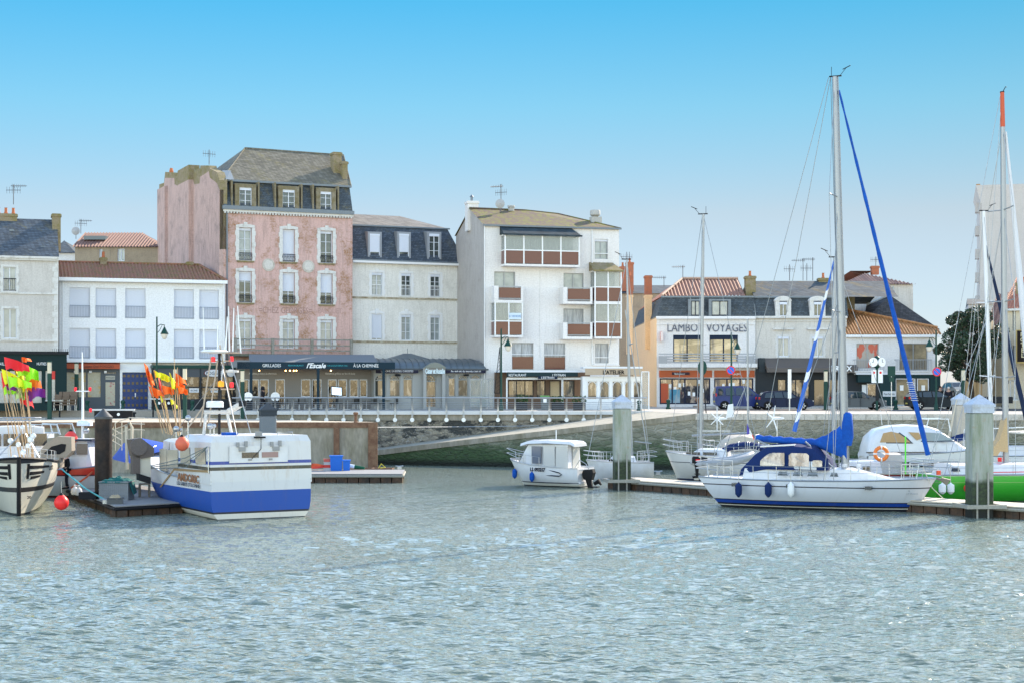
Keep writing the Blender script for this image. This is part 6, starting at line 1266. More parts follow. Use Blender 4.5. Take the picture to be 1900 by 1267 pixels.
# ===== white sloop beyond, cabin with blue side curtain (only upper works show)
f = F(1430, 99.5, 182, 0); z = f.Z; U = f.U; L = U(1300); r = f.thing('sailing_yacht', 'white hooded yacht partly hidden beyond the netted sail cover', 'sailboat'); sh = hull(r, L, 2.6, 1.3, bowup=.2, rake=.8); house(r, .8, L*.8, .9, .5, 1.2, 1.9)
R = []
for px, top, k in ((1322, 835, .9), (1340, 815, 1.0), (1352, 806, 1.0), (1372, 801, 1.0), (1395, 806, .9), (1400, 830, .9)): u = U(px); zz = z(top, px); R.append([(u, -k, 1.5), (u, -k*.9, zz-.2), (u, 0, zz), (u, k*.9, zz-.2), (u, k, 1.5)])
MB().loft(R, False).build('hood', mat('beige_canvas', (.5, .45, .38), .8, var=.1), r, 40); stays(r, [((U(1388), 0, 1.5), (U(1387), 0, z(470, 1387)*.7))], .06, 'mast', ALU); pulpit(r, sh, L-1, L-.1)

# ===== green hulled yacht
f = F(1722, 77, 9, 0); z = f.Z; U = f.U; L = 13; r = f.thing('sailing_yacht', 'bright green hulled racing yacht with tall orange tipped mast', 'sailboat')
gh = bands('green_hull', [(-9, (.02, .04, .02)), (.03, (.03, .33, .02)), (.93, (.2, .4, .1)), (.96, (.03, .36, .02)), (1.25, (.72, .72, .72))], dirt=.05)
sh = hull(r, L, 3.6, 1.28, bowup=.05, rake=.8, draft=.5, stern=.8, bands_m=gh, srake=-.3); house(r, .7, L*.62, 1.2, .6, 1.2, 1.72, GEL, front=3)
MB().ext([(U(1765, -1.2), -1.2, 1.45), (U(1782, -1.2), -1.2, 1.45), (U(1780, -1.2), -1.12, 1.62), (U(1768, -1.2), -1.12, 1.62)], (0, .02, 0)).build('window', TINT, r)
MB().tube([(U(1778), -1.7, 1.42), (U(1900), -1.78, 1.44)], .02, 4).build('red_line', REDB, r)
xm = U(1866.5); zt = z(236, 1861); mx = mast(r, xm, 1.6, zt, .15, U(1860.5)-xm, (z(390, 1862), z(560, 1864), z(700, 1865)), 1.35, top=False)
z2 = z(172, 1860); q = MB().tube([(U(1860.5), 0, zt), (U(1859.5), 0, z2)], [.12, .1], 8).build('orange_mast_tip', mat('orange_carbon', (.5, .09, .04), .5), r, True); q = MB().tube([(U(1856), 0, z2), (U(1863), 0, z2+.02)], .05, 5); q.tube([(U(1860), 0, z2), (U(1866), 0, z2+.28), (U(1868), 0, z2+.25)], .02, 4); q.build('masthead_gear', IRON, r)
a = Vector((U(1866), 0, z(245, 1866))); b = Vector((U(1925), 0, 2.0)); n = 20; MB().tube([a+(b-a)*(i/n) for i in range(n+1)], [.06+.11*min(1, i/n*1.8) for i in range(n+1)], 8).build('furled_jib', mat('white_sail', (.62, .64, .68), .7, var=.06), r, True)
a = Vector((U(1829, 2), 2, z(458, 1829, 2))); b = Vector((U(1908, 1), 1, z(800, 1900, 1)))
R = []; cv = [(1845, 848, 1853, 852), (1848, 830, 1866, 838), (1852, 810, 1866, 838), (1858, 790, 1866, 836), (1863, 778, 1866.5, 834)]
q = MB().ext([(U(a_), -.25, z(b_, a_)) for a_, b_ in ((1838, 843), (1840, 828), (1850, 815), (1856, 800), (1860, 780), (1864, 774), (1866, 838), (1852, 836), (1846, 845))], (0, .5, 0)); q.build('sail_cover', mat('tan_canvas', (.5, .36, .2), .8, var=.2, bump=.4), r, 30)
ln = []
for s_ in (1, -1):
    zs1, zs2, zs3 = z(390, 1862), z(560, 1864), z(700, 1865); P = [(xm-.3, s_*1.6, 1.3), (mx(zs3)-.15, s_*1.35, zs3), (mx(zs2)-.15, s_*1.35, zs2), (mx(zs1)-.15, s_*1.35, zs1), (mx(zt), 0, zt)]; ln += list(zip(P, P[1:])); ln += [(P[1], (mx(zs2), 0, zs2)), (P[2], (mx(zs1), 0, zs1))]; ln += [((.3, s_*1.2, 1.3), (U(1829), 0, z(500, 1829)*0+8.5))]
ln += [((U(1829), 0, 8.5), (U(1859), 0, z2)), ((.3, .6, 1.3), (U(1857), 0, z2)), ((1.8, .5, 1.8), (mx(zs1), 0, zs1)), ((2.6, -.5, 1.8), (mx(zs2), 0, zs2+1))]
stays(r, ln); rails(r, sh, .5, L-2, 7); pulpit(r, sh, .9, .0, .65, 'pushpit'); q = MB().box(U(1853), U(1857), -.1, .1, z(856, 1855), z(848, 1855)).build('red_bottle', REDB, r)
MB().box(U(1738, -1.2), U(1745, -1.2), -1.25, -1.15, 1.3, 1.5).build('horseshoe_buoy', ORNG, r)
for px, lab in ((1748, 'white fender with black tip at the stern of the green yacht'), (1763.5, 'larger white fender beside the first on the green yacht')):
    u = U(px, -1.75); P = f.o+Vector((f.d.x*u+f.n.x*-1.78, f.d.y*u+f.n.y*-1.78, 0)); t = fender((P.x, P.y, .42), WHITE, lab, .55, .17)
u = U(1796, -1.9); P = f.o+Vector((f.d.x*u-f.n.x*1.9, f.d.y*u-f.n.y*1.9, 0)); bouy((P.x, P.y, .7), .2, REDB, 'red round fender between the green yacht and the square pile')
# green pole strapped, tender things
P = W(1680, 850, 76); t = thing('marker_pole', 'bright green pole standing on the rail of the long yacht', 'pole', (P.x, P.y, 1.35)); MB().tube([(0, 0, 0), (.0, 0, 1.75)], .035, 6).build('pole', mat('neon_green', (.1, .7, .05), .5), t)
# ===== second mast boat behind green (white leaning mast, dark genoa)
f = F(1780, 92, 4, 0); z = f.Z; U = f.U; L = 11; r = f.thing('sailing_yacht', 'white yacht with leaning white mast and navy furled genoa beyond the green hull', 'sailboat'); sh = hull(r, L, 3.2, 1.5, bowup=.2, rake=1); house(r, 1, L*.7, 1.1, .6, 1.4, 2.0)
xm = U(1841); zt = z(392, 1825); mx = mast(r, xm, 1.9, zt, .12, U(1825)-xm, (z(562, 1832), z(698, 1838)), 1.2, m=mat('white_mast', (.66, .68, .7), .4)); a = Vector((mx(zt)+.05, 0, z(445, 1830))); b = Vector((U(1912), 0, z(810, 1905))); MB().tube([a+(b-a)*(i/16) for i in range(17)], [.05+.09*min(1, i/8) for i in range(17)], 8).build('furled_genoa', mat('navy_sail', (.015, .025, .06), .8), r, True)
zs, zs2 = z(562, 1832), z(698, 1838); ln = []
for s_ in (1, -1): P = [(xm-.3, s_*1.4, 1.5), (mx(zs2)-.1, s_*1.2, zs2), (mx(zs)-.1, s_*1.2, zs), (mx(zt), 0, zt)]; ln += list(zip(P, P[1:])); ln.append((P[0], (mx(zs2), 0, zs2)))
stays(r, ln+[((.2, 0, 1.5), (mx(zt), 0, zt)), ((.2, .8, 1.5), (mx(zt)-.1, 0, zt))]); rails(r, sh, .5, L-2, 6)
q = MB(); R = []
for px, py, k in ((1760, 812, .3), (1775, 806, .5), (1800, 800, .55), (1826, 798, .5)): u = U(px); zz = z(py, px); R.append([(u, -k, zz-.35), (u, 0, zz), (u, k, zz-.35)])
MB().loft(R, False).build('navy_tarp', NBLUE, r, 30)
MB().tube([(U(1775), -1.2, 1.6), (U(1775), -1.2, 3), (U(1900), -1.2, 3.15)], .03, 5).build('bimini_frame', WHITE, r); MB().ext([(U(1878), -1.3, z(803, 1880)), (U(1960), -1.3, z(800, 1900)), (U(1960), 1.3, z(800, 1900)), (U(1878), 1.3, z(803, 1880))], (0, 0, .08)).build('bimini', mat('cream_canvas', (.6, .56, .48), .8), r)
for k in range(4): P = W(1766+k*3, 0, 94); MB().tube([(U(1752+k*4), .2*k, 1.6), (U(1775+k*2.2), .2*k, z(780, 1790)+1.2)], .03, 5).build('boathook', ROPE, r)
# ---------------- piles
def square_pile(px0, px1, apex, base_y, Y, label, m, capm, rz=0.0, zb=-2):
    w_ = (px1-px0)*Y/FPX; P = W((px0+px1)/2, base_y, Y); r = thing('mooring_pile', label, 'pile', (P.x, P.y, 0), rz); h = W(0, apex, Y).z; s = w_/2; hs = h-w_*.52
    MB().cbox(-s, s, -s, s, zb, hs-.3, .05).build('post', m, r); q = MB().box(-s-.02, s+.02, -s-.02, s+.02, hs-.3, hs-.05); q.box(-s-.05, s+.05, -s-.05, s+.05, hs-.05, hs+.05)
    q.loft([[(-s-.05, -s-.05, hs+.05), (s+.05, -s-.05, hs+.05), (s+.05, s+.05, hs+.05), (-s-.05, s+.05, hs+.05)], [(-.01, -.01, h), (.01, -.01, h), (.01, .01, h), (-.01, .01, h)]], True, True); q.build('cap', capm, r)
    for x in (-s*.7, s*.35): MB().box(x, x+.07, -s-.05, -s, zb, 1.9).build('guide_rail', mat('galvanised_rail', (.3, .3, .28), .5, metal=.4), r)
    return r
def pilemat(name, c, alg=(.035, .06, .02)):
    m, t, b = _new(name); g = G(t); b.inputs['Roughness'].default_value = .7; v, p = g.wallc()
    zz = g.math('ADD', p.outputs[2], g.math('MULTIPLY', g.math('SUBTRACT', g.noise(v, 2, 4), .5), .35)); st, _ = g.wallc(None, 2.4, .3)
    c1 = g.mix(g.ramp(g.noise(st, 1.5, 6, .7), .42, .7), c, tuple(x*.5 for x in (c[0], c[1]*1.15, c[2]*.75)))
    c1 = g.mix(g.math('MULTIPLY', g.ramp(g.noise(v, 3, 5), .6, .7), .5), c1, (.3, .18, .09))
    c2 = g.mix(g.ramp(zz, 1.65, 1.45), c1, g.mix(g.ramp(g.noise(v, 7, 4), .35, .65), alg, (.012, .016, .01))); c2 = g.mix(g.ramp(zz, .5, .3), c2, (.008, .01, .008))
    t.links.new(c2, b.inputs['Base Color']); g.bump(b, g.noise(v, 12, 4), .4, .03); return m
PM = pilemat('weedy_concrete_pile', (.32, .34, .31)); CAPW = mat('pale_blue_cap', (.44, .49, .57), .5, var=.15, c2=(.3, .32, .33), scale=3, thr=(.5, .8))
square_pile(1139, 1168.5, 731, 905, 85, 'square grey pile with pale pyramid cap between the pilot house boat and the ramp', PM, CAPW, .12)
square_pile(1797, 1837, 731, 958, 67.2, 'largest square pile with rope ring, before the green yacht', PM, CAPW, .1)
square_pile(1770, 1795, 728, 860, 98, 'paler square pile standing further back behind the largest one', mat('clean_concrete', (.42, .39, .34), .8, var=.15), CAPW, .1)
square_pile(483, 511, 746, 900, 92, 'grey square pile with dark cap behind the big blue and white trawler', mat('slate_grey_pile', (.15, .17, .19), .6, var=.1), mat('dark_cap', (.04, .05, .06), .5), .3)
P = W(192, 900, 72); r = thing('mooring_pile', 'thick black round pile with conical cap between the fishing boats', 'pile', (P.x, P.y, 0)); bs = mat('black_steel_pile', (.02, .02, .022), .55, var=.3, c2=(.06, .04, .03), scale=1.2)
MB().lathe([(.38, -2), (.38, 4.0)], n=24).build('post', bs, r, 30); MB().lathe([(.4, 4.0), (.4, 4.1), (.02, 4.47)], n=24).build('cap', mat('grey_cone_cap', (.06, .065, .07), .4), r, 30)
# ---------------- pontoons
PD = mat('pontoon_deck', (.5, .45, .37), .8, var=.2, stretch=(1, 1, 1), scale=3); PDG = mat('pontoon_deck_grey', (.26, .26, .26), .8, var=.15, scale=4); PF_ = mat('pontoon_float', (.05, .042, .036), .7, var=.35, c2=(.12, .07, .045), scale=2); ALG = mat('pontoon_trim', (.3, .29, .25), .6, var=.25)
def pontoon(pts, label, zt=.55, deck=PD, name='pontoon', trimm=None):
    """pts = plan outline (x, y)"""
    r = thing(name, label, 'pontoon', (0, 0, 0)); c = Vector((sum(p[0] for p in pts)/len(pts), sum(p[1] for p in pts)/len(pts)))
    MB().ext([(x, y, zt-.05) for x, y in pts], (0, 0, .05)).build('deck', deck, r); q = MB(); n = len(pts)
    for i in range(n):
        a, b = Vector(pts[i]), Vector(pts[(i+1) % n]); q.tube([(a.x, a.y, zt-.14), (b.x, b.y, zt-.14)], .075, 6); 
    q.build('edge_beam', trimm or ALG, r); q = MB(); k = 0
    for i in range(n):
        a, b = Vector(pts[i]), Vector(pts[(i+1) % n]); d = (b-a); L_ = d.length; m = max(1, int(L_/.62)); d.normalize(); nn = Vector((-d.y, d.x))
        if nn.dot(c-a) < 0: nn = -nn
        for j in range(m):
            p0 = a+d*(L_*j/m+.03)+nn*.08; p1 = a+d*(L_*(j+1)/m-.03)+nn*.08; q.ext([(p0.x, p0.y, -.4), (p1.x, p1.y, -.4), (p1.x+nn.x*.4, p1.y+nn.y*.4, -.4), (p0.x+nn.x*.4, p0.y+nn.y*.4, -.4)], (0, 0, .4+zt-.2))
    q.build('floats', PF_, r); return r
pontoon([(X(214, 67.3), 67.3), (X(342, 69.6), 69.6), (X(330, 77), 77), (X(180, 87), 87), (X(96, 85), 85), (X(122, 79.3), 79.3)], 'working pontoon carrying crates beside the trawler', .47, PDG, trimm=RUBB)
pontoon([(X(480, 91), 91), (X(747, 91), 91), (X(751, 95.5), 95.5), (X(480, 95.5), 95.5)], 'dark floating pontoon before the concrete pier with blue tubs', .52, PDG)
pl = [(X(1125, 86.3), 86.3), (X(1262, 82), 82), (X(1325, 79.9), 79.9), (X(1711, 69.6), 69.6), (X(2000, 64.5), 64.5)]
pontoon(pl+[(x+1.6, y+1.3) for x, y in reversed(pl)], 'long pale pontoon running behind the long white yacht', .52, PD)
q = MB()
for px, Y in ((1153, 85), (1817, 67.2)):
    r = thing('pile_guide', 'steel guide frame hugging the %s' % ('pile with the pale cap by the pilot house boat' if px < 1300 else 'largest square pile'), 'guide frame', (X(px, Y), Y, 0), .1); q = MB(); s = .75
    for a in (-s, s): q.box(-s-.1, s+.1, a-.08, a+.08, .42, .58); q.box(a-.08, a+.08, -s, s, .425, .575)
    q.build('frame', ALG, r)
# ---------------- blue and white trawler, stern to us
f = F(390, 65.7, 30, 0); z = f.Z; U = f.U; V = f.V; r = f.thing('fishing_trawler', 'blue and white trawler AMDORIC seen from its tall flat stern', 'fishing boat'); BW = 4.45; L = 13.2; zS = lambda py, px: f.Z(py, px, V(px, 0))
hb = bands('trawler_hull_paint', [(-9, (.05, .05, .05)), (.03, (.62, .58, .5)), (.24, (.012, .012, .02)), (.32, (.004, .06, .32)), (1.1, (.004, .06, .32)), (1.16, (.56, .57, .58))], rough=.55, coat=0, dirt=.3, dcol=(.12, .09, .07))
sh = hull(r, L, BW, 1.55, bowup=1.1, sagz=.1, rake=1.2, draft=.7, stern=.98, bands_m=hb, full=.75, tf=2.2, nz=10)
for o in [c for c in r.children]:
    for v_ in o.data.vertices: x, y, zz = v_.co; v_.co = (BW/2-y, x, zz)
    o.data.flip_normals() if 0 else None
zt0 = z(812, 390); zt1 = z(803, 576)
TW = bands('trawler_house_paint', [(-9, (.57, .58, .58)), (z(873, 390), (.035, .04, .03)), (z(868, 390)+.03, (.57, .58, .58)), (z(863, 390)+.02, (.015, .05, .28)), (z(856, 390), (.58, .59, .6))], rough=.45, dirt=.5, dcol=(.36, .25, .14))
v1 = V(333, 0)+.2; v2 = V(285, .0)
q = MB(); ins = .04; top = 3.42
q.loft([[(0, 0, 1.45), (BW, 0, 1.45), (BW, v1, 1.5), (0, v1, 1.5)], [(ins, .04, top-.25), (BW-ins, .04, top-.25), (BW-ins, v1, top-.3), (ins, v1, top-.3)], [(.22, .12, top), (BW-.16, .12, top), (BW-.3, v1, top-.02), (.45, v1, top-.02)]], True, True); wh_ = q.build('wheelhouse', TW, r)
q = MB(); q.loft([[(.15, v1-.05, 1.5), (BW-.15, v1-.05, 1.5), (BW-.4, v2, 1.7), (.35, v2, 1.7)], [(.25, v1-.05, top-.42), (BW-.25, v1-.05, top-.42), (BW-.5, v2, top-.4), (.45, v2, top-.4)], [(.5, v1-.05, top-.3), (BW-.5, v1-.05, top-.3), (BW-.7, v2, top-.3), (.7, v2, top-.3)]], True, True); fc = q.build('forward_cabin', GEL, r)
# side windows and doors
cw = mat('cream_painted_reflection', (.5, .45, .35), .15, spec=.8, var=.15)  # cream base colour is a reflection painted onto the panes
def sidewin(a, b, py0, py1, m_, par, u=-.025, slant=.0, nm='window', r_=.0):
    va, vb = V(a, 0), V(b, 0); q = MB().ext([(u, va, zS(py1, a)), (u, vb, zS(py1, b)), (u, vb+slant, zS(py0, b)), (u, va+slant, zS(py0, a))], (.02, 0, 0)); return q.build(nm, m_, par)
sidewin(353, 336, 829, 859, cw, wh_, slant=.1); sidewin(382, 364, 830, 860, cw, wh_, slant=.15)
sidewin(303, 290, 832, 874, cw, fc, u=.14); sidewin(325, 306, 834, 868, cw, fc, u=.1); MB().ext([(.13, V(306), 1.75), (.13, V(307.5), 1.75), (.2, V(307.5), 3.0), (.2, V(306), 3.0)], (-.02, 0, 0)).build('door_edge', STEEL, fc)
GLD = mat('bronze_stripe', (.3, .2, .1), .5); q = MB().ext([(-.03, V(324), zS(868, 324)), (-.03, V(388), zS(872, 388)), (-.03, V(388), zS(876, 388)), (-.03, V(324), zS(872, 324))], (.01, 0, 0)); q.ext([(-.03, V(324), zS(868, 324)), (-.03, V(324), zS(873, 324)), (-.03, V(300), zS(903, 300)), (-.03, V(297), zS(903, 297))], (.01, 0, 0)); q.build('bronze_stripe', GLD, wh_)
name_m = mat('bronze_lettering', (.3, .14, .07), .5); 
text('AMDORIC', .46, name_m, wh_, (-.03, V(350), zS(893, 350)), rot=(pi/2, 0, -pi/2), width=V(331)-V(371), bold=.012, ext=.004); text("LES SABLES D'OLONNE", .22, NAVY, wh_, (-.03, V(350), zS(901.5, 350)), rot=(pi/2, 0, -pi/2), width=V(329)-V(371), ext=.004)
# stern face details
UU = lambda px: U(px, 0); zz_ = lambda py, px=480: z(py, px)
MB().box(UU(425), UU(533), -.05, .0, zz_(857), zz_(826)).build('hatch_panel', GEL, wh_)
for a, b, m_ in ((448, 479, TINT), (485, 515, mat('pinkish_window', (.3, .2, .19), .15))):
    w_ = MB().box(UU(a), UU(b), -.075, -.05, zz_(848), zz_(838)).build('window', m_, wh_)
g_m = mat('grey_bracket', (.28, .28, .28), .6); q = MB()
for c in (448, 511): q.box(UU(c-10), UU(c-5), -.1, -.02, zz_(828), zz_(819)); q.box(UU(c+5), UU(c+10), -.1, -.02, zz_(828), zz_(817)); q.box(UU(c-6), UU(c+6), -.11, -.03, zz_(836), zz_(828))
for c in (463, 501): q.box(UU(c-3), UU(c+3), -.1, -.04, zz_(853), zz_(850))
q.build('bracket', g_m, wh_); q = MB().box(UU(471), UU(491), -.12, 0, zz_(812), zz_(809)); q.tube([(UU(483), -.08, zz_(809)), (UU(483), -.08, zz_(832)), (UU(466), -.08, zz_(850))], .015, 4); q.build('cable', IRON, wh_)
MB().box(UU(475), UU(485), -.1, .1, zz_(808), zz_(800)).build('light', g_m, wh_); MB().tube([(-.03, .12, 3.0), (-.03, .12, 1.9)], .02, 4).build('drain', STEEL, wh_)
q = MB()
for k in range(3): q.tube([(-.1, .05+k*.1, 3.0-k*.05), (-.5, 1.6, 2.5-k*.2), (-.25, V(285)-.2, 1.9-k*.05)], .02, 4)
q.build('mooring_lines', mat('grey_rope', (.16, .19, .19), .8), wh_)
# roof gear
tp = top-.02; q = MB(); TWm = mat('white_gear_paint', (.62, .6, .56), .5, var=.2)
gx0, gx1, gv = U(378, 3), U(409, 3.), 3.0
for u in (gx0+.1, gx1+.3): q.tube([(u-.18 if u < gx1 else u+.15, gv-.2, tp-.1), (u, gv, z(765, 395, gv))], .07, 6)
q.tube([(gx0, gv, z(764, 395, gv)), (gx1+.4, gv, z(764, 395, gv))], .09, 6); gan = q.build('gantry', TWm, r, True)
um = U(407, gv); zm_ = z(654, 410, gv); MB().tube([(um, gv, tp-.2), (um, gv, zm_)], .06, 6).build('black_mast', IRON, r, True)
lm = mat('tan_pole', (.42, .34, .26), .6); q = MB()
for a, b in (((372, 790), (392, 662)), ((386, 790), (404, 668)), ((436, 790), (413, 668)), ((430, 765), (408, 640)), ((344, 800), (378, 752))): q.tube([(U(a[0], gv), gv, z(a[1], a[0], gv)), (U(b[0], gv), gv, z(b[1], b[0], gv))], .035, 5)
for a, b, py in ((390, 432, 670), (390, 435, 722), (388, 446, 655)): q.tube([(U(a, gv), gv, z(py, a, gv)), (U(b, gv), gv, z(py-1, b, gv))], .03, 5)
q.build('mast_frame', lm, r, True)
q = MB()
for a, b in (((379, 648), (377, 571)), ((404, 650), (404, 604)), ((407, 735), (424, 590)), ((419, 650), (422, 588)), ((426, 652), (424, 569)), ((432, 652), (434, 572)), ((447, 655), (441, 568))): q.tube([(U(a[0], gv), gv, z(a[1], a[0], gv)), (U(b[0], gv), gv, z(b[1], b[0], gv))], [.035, .022], 5)
q.build('aerials', WHITE, r, True); q = MB().tube([(U(424, gv), gv, z(655, 424, gv)), (U(465, gv-2), gv-2, tp+.1)], .02, 4); q.tube([(U(410, gv), gv, z(668, 410, gv)), (U(440, 0.5), .5, tp)], .02, 4); q.tube([(U(404, gv), gv, z(700, 404, gv)), (U(300, 8), 8, 2.6)], .018, 4); q.build('stays', WIRE, r)
MB().lathe([(.05, 0), (.55, .05), (.6, .1), (.5, .15), (.05, .18)], (U(398, gv), gv, z(656, 398, gv)), 20).build('radar_dish', WHITE, r, True); MB().cbox(U(383, gv), U(412, gv)+.0, gv-.25, gv+.1, z(755, 398, gv), z(743, 398, gv), .06).build('radar_box', WHITE, r)
MB().lathe([(.02, 0), (.3, .02), (.3, .1), (.02, .12)], (U(430, gv), gv, z(691, 430, gv)), 16).build('loudhailer', TWm, r, True)
RL = mat('red_lamp', (.6, .02, .03), .3, emit=.4)
for px, py in ((395, 667), (429, 666), (429, 714)): q = MB().lathe([(.07, -.1), (.09, -.08), (.09, .1), (.05, .13)], (U(px, gv), gv-.05, z(py, px, gv)), 10).build('navigation_light', RL, r, True)
MB().lathe([(.1, -.12), (.13, -.1), (.13, .1), (.05, .15)], (U(409, gv), gv-.05, z(712, 409, gv)), 10).build('amber_light', mat('amber_lamp', (.8, .3, .02), .3, emit=.3), r, True)
MB().tube([(U(424, gv), gv, z(763, 424, gv)), (U(449, gv-.6), gv-.6, z(748, 449, gv))], .13, 10).build('exhaust_pipe', TWm, r, True); MB().lathe([(.17, 0), (.18, .25), (.02, .26)], (U(450, gv-.6), gv-.6, z(753, 450, gv)), 12).build('exhaust_mouth', IRON, r, True)
MB().box(U(415, 1.6), U(437, 1.6), 1.3, 1.9, tp, tp+.12).build('blue_box', BLUE, r); q = MB()
for px, py, rr in ((327, 795, .13), (390, 790, .14), (397, 789, .1), (349, 775, .13), (336, 797, .08)): q.ball((U(px, 2.4), 2.4, z(py, px, 2.4)), rr, 12); q.tube([(U(px, 2.4), 2.4, z(py, px, 2.4)), (U(px, 2.4), 2.4, tp-.1)], .03, 5)
q.build('searchlights', STEEL, r, True); q = MB().tube([(U(520), .3, tp), (U(520), .3, tp+.14), (U(548), .3, tp+.14), (U(548), .3, tp)], .025, 5); q.tube([(U(415, .2), .2, tp+.0), (U(440, .2), .2, tp+.0), (U(468, .2), .2, tp+.0)], .02, 4); q.build('grab_rails', STEEL, r)
# bow gear: whaleback, rails, hauler
pb = lambda px, py, v_: (U(px, v_), v_, z(py, px, v_))
R = []
for px, w0, top_ in ((262, 1.4, 2.55), (245, 1.35, 2.75), (225, 1.0, 2.85), (211, .4, 2.6)):
    v_ = V(px, .3+1.0*(262-px)/50)+.6; R.append([(BW/2-w0-.4, v_, 1.8), (BW/2-w0*.9, v_, top_-.25), (BW/2, v_, top_), (BW/2+w0*.9, v_, top_-.25), (BW/2+w0, v_, 1.8)])
MB().loft(R, False).build('blue_whaleback', mat('blue_tarpaulin', (.02, .07, .4), .6, var=.15), r, 40)
q = MB()
for py in (775, 786, 797): q.tube([pb(268, py, 9.5), pb(240, py-1, 10.5), pb(214, py+9, 11.5), pb(209, py+20, 11.9), pb(226, py+30, 11.0)], .022, 5)
for px in (214, 226, 262): q.tube([pb(px, 782, 11), pb(px, 835, 11)], .022, 5)
q.tube([pb(236, 870, 8), pb(234, 790, 8), pb(240, 783, 8), pb(245, 792, 8), pb(244, 850, 8)], .07, 6); q.build('bow_rails', mat('cream_rail', (.5, .45, .36), .5), r, True)
v_ = 6.6; q = MB().ext([pb(241, 815, v_), pb(262, 812, v_), pb(286, 830, v_), pb(286, 846, v_), pb(262, 850, v_), pb(246, 845, v_)], (0, .5, 0)); q.box(U(247, v_), U(260, v_), v_, v_+.4, 1.6, z(845, 250, v_)); q.disc(pb(256, 828, v_), .38, (0, -1, 0), .15); q.build('net_hauler', mat('taupe_machine', (.13, .11, .1), .6, var=.2), r)
MB().box(U(260, v_), U(281, v_), v_+.1, v_+.15, z(885, 262, v_), z(838, 262, v_)).build('pale_hauler_screen', mat('pale_screen', (.6, .57, .48), .5), r); MB().ext([pb(258, 878, 6.2), pb(280, 885, 6.2), pb(280, 897, 6.2), pb(258, 890, 6.2)], (0, .4, 0)).build('black_box', IRON, r)  # pale upright panel and black box beside the net hauler
bouy((W(338, 823, 66.4).x, 66.4, W(338, 823, 66.4).z), .29, mat('salmon_buoy', (.62, .13, .07), .5), 'faded orange buoy hung on the side of the blue and white trawler', rope=.35)
# ---------------- black and white boat, bow on
L = 10.5; a_ = radians(-72.5); bx, by = X(35, 67.6), 67.6; r = thing('fishing_boat', 'cream fishing boat with black stripes, bow on, carrying coloured flag poles', 'fishing boat', (bx-L*cos(a_), by-L*sin(a_), 0), a_)
hb = bands('striped_hull_paint', [(-9, (.015, .015, .015)), (.1, (.48, .46, .39)), (1.0, (.015, .014, .016)), (1.2, (.52, .5, .43)), (2.22, (.02, .02, .022))], rough=.45, dirt=.2, dcol=(.2, .16, .1))
sh = hull(r, L, 3.45, 1.95, bowup=.5, rake=.55, draft=.8, stern=.9, bands_m=hb, full=.62, tf=.9, flare=.1, nz=12)
rg_ = hull.rings
def hp(t, w_, s_): 
    i = t*(len(rg_)-1); i0 = min(int(i), len(rg_)-2); fr = i-i0; j = w_*(len(rg_[0])-1); j0 = min(int(j), len(rg_[0])-2); fj = j-j0
    L_ = lambda a, b, k: [p+(q_-p)*k for p, q_ in zip(a, b)]
    p = L_(L_(rg_[i0][j0], rg_[i0][j0+1], fj), L_(rg_[i0+1][j0], rg_[i0+1][j0+1], fj), fr); return Vector((p[0]+.012, (p[1]+.014)*s_, p[2]))
bk = mat('black_hull_graphic', (.015, .015, .017), .4); q = MB()
for s_ in (1, -1):
    for w0, w1_, t0, t1 in ((.93, .90, .81, .975), (.85, .82, .86, .965), (.79, .765, .89, .96)):
        n = 8; q.loft([[hp(t0+(t1-t0)*i/n, w0-.012*i/n*2, s_), hp(t0+(t1-t0)*i/n, w1_-.02*i/n*2, s_)] for i in range(n+1)], False)
    n = 6; q.loft([[hp(.972+.012*sin(pi*i/n/1)*0+.004, .93-.2*i/n, s_), hp(.966, .93-.2*i/n, s_)] for i in range(n+1)], False)
q.build('bow_graphic', bk, r); P = [rg_[-1][j] for j in range(0, 13, 2)]; MB().tube([(p[0]+.02, 0, p[2]) for p in P], .09, 6).build('stem', bk, r, True)
MB().tube([(x, y, zz) for x, y, zz in sh]+[(x, -y, zz) for x, y, zz in reversed(sh)], .06, 6).build('rubbing_strake', bk, r)
text('LS 922', .26, bk, r, tuple(hp(.79, .9, 1)+Vector((0, .03, -.1))), rot=(pi/2, 0, radians(90+78)), width=.9, ext=.004); text('20', .17, bk, r, (L-.45, .42, .72), rot=(pi/2, 0, radians(125)), width=.2)
house(r, 1.6, 4.6, 1.35, 1.2, 1.9, 3.55, GEL, 'wheelhouse', front=.3); 
for y in (-1.0, -.33, .34, 1.0): MB().box(4.45, 4.5, y-.28, y+.28, 2.75, 3.3).build('window', TINT, r)
rails(r, sh, 6.2, L-.4, 5, .45, wires=2); q = MB()
for k, (y0, y1) in enumerate(((-1.3, .1), (1.1, .3))): q.tube([(8.5, y0, 1.95), (8.2, y1, 3.4)], .03, 5)
q.tube([(8.2, -1.0, 4.1)]+[(8.2+.9*sin(t*pi/8)*.6, -.0-.95*cos(t*pi/8), 4.1) for t in range(17)], .022, 4); q.tube([(8.2+.9*sin(t*pi/8)*.6, -.0-.95*cos(t*pi/8), 3.98) for t in range(17)], .02, 4); q.tube([(8.2, .5, 1.9), (8.2, .5, 4.0)], .03, 5); q.build('pole_rack', STEEL, r)
P = W(100, 840, 72.5); t = thing('net_hauler', 'taupe net hauler housing with open mouth on the striped fishing boat', 'net hauler', (P.x, P.y, P.z)); tm_ = mat('taupe_housing', (.3, .26, .21), .6, var=.12)
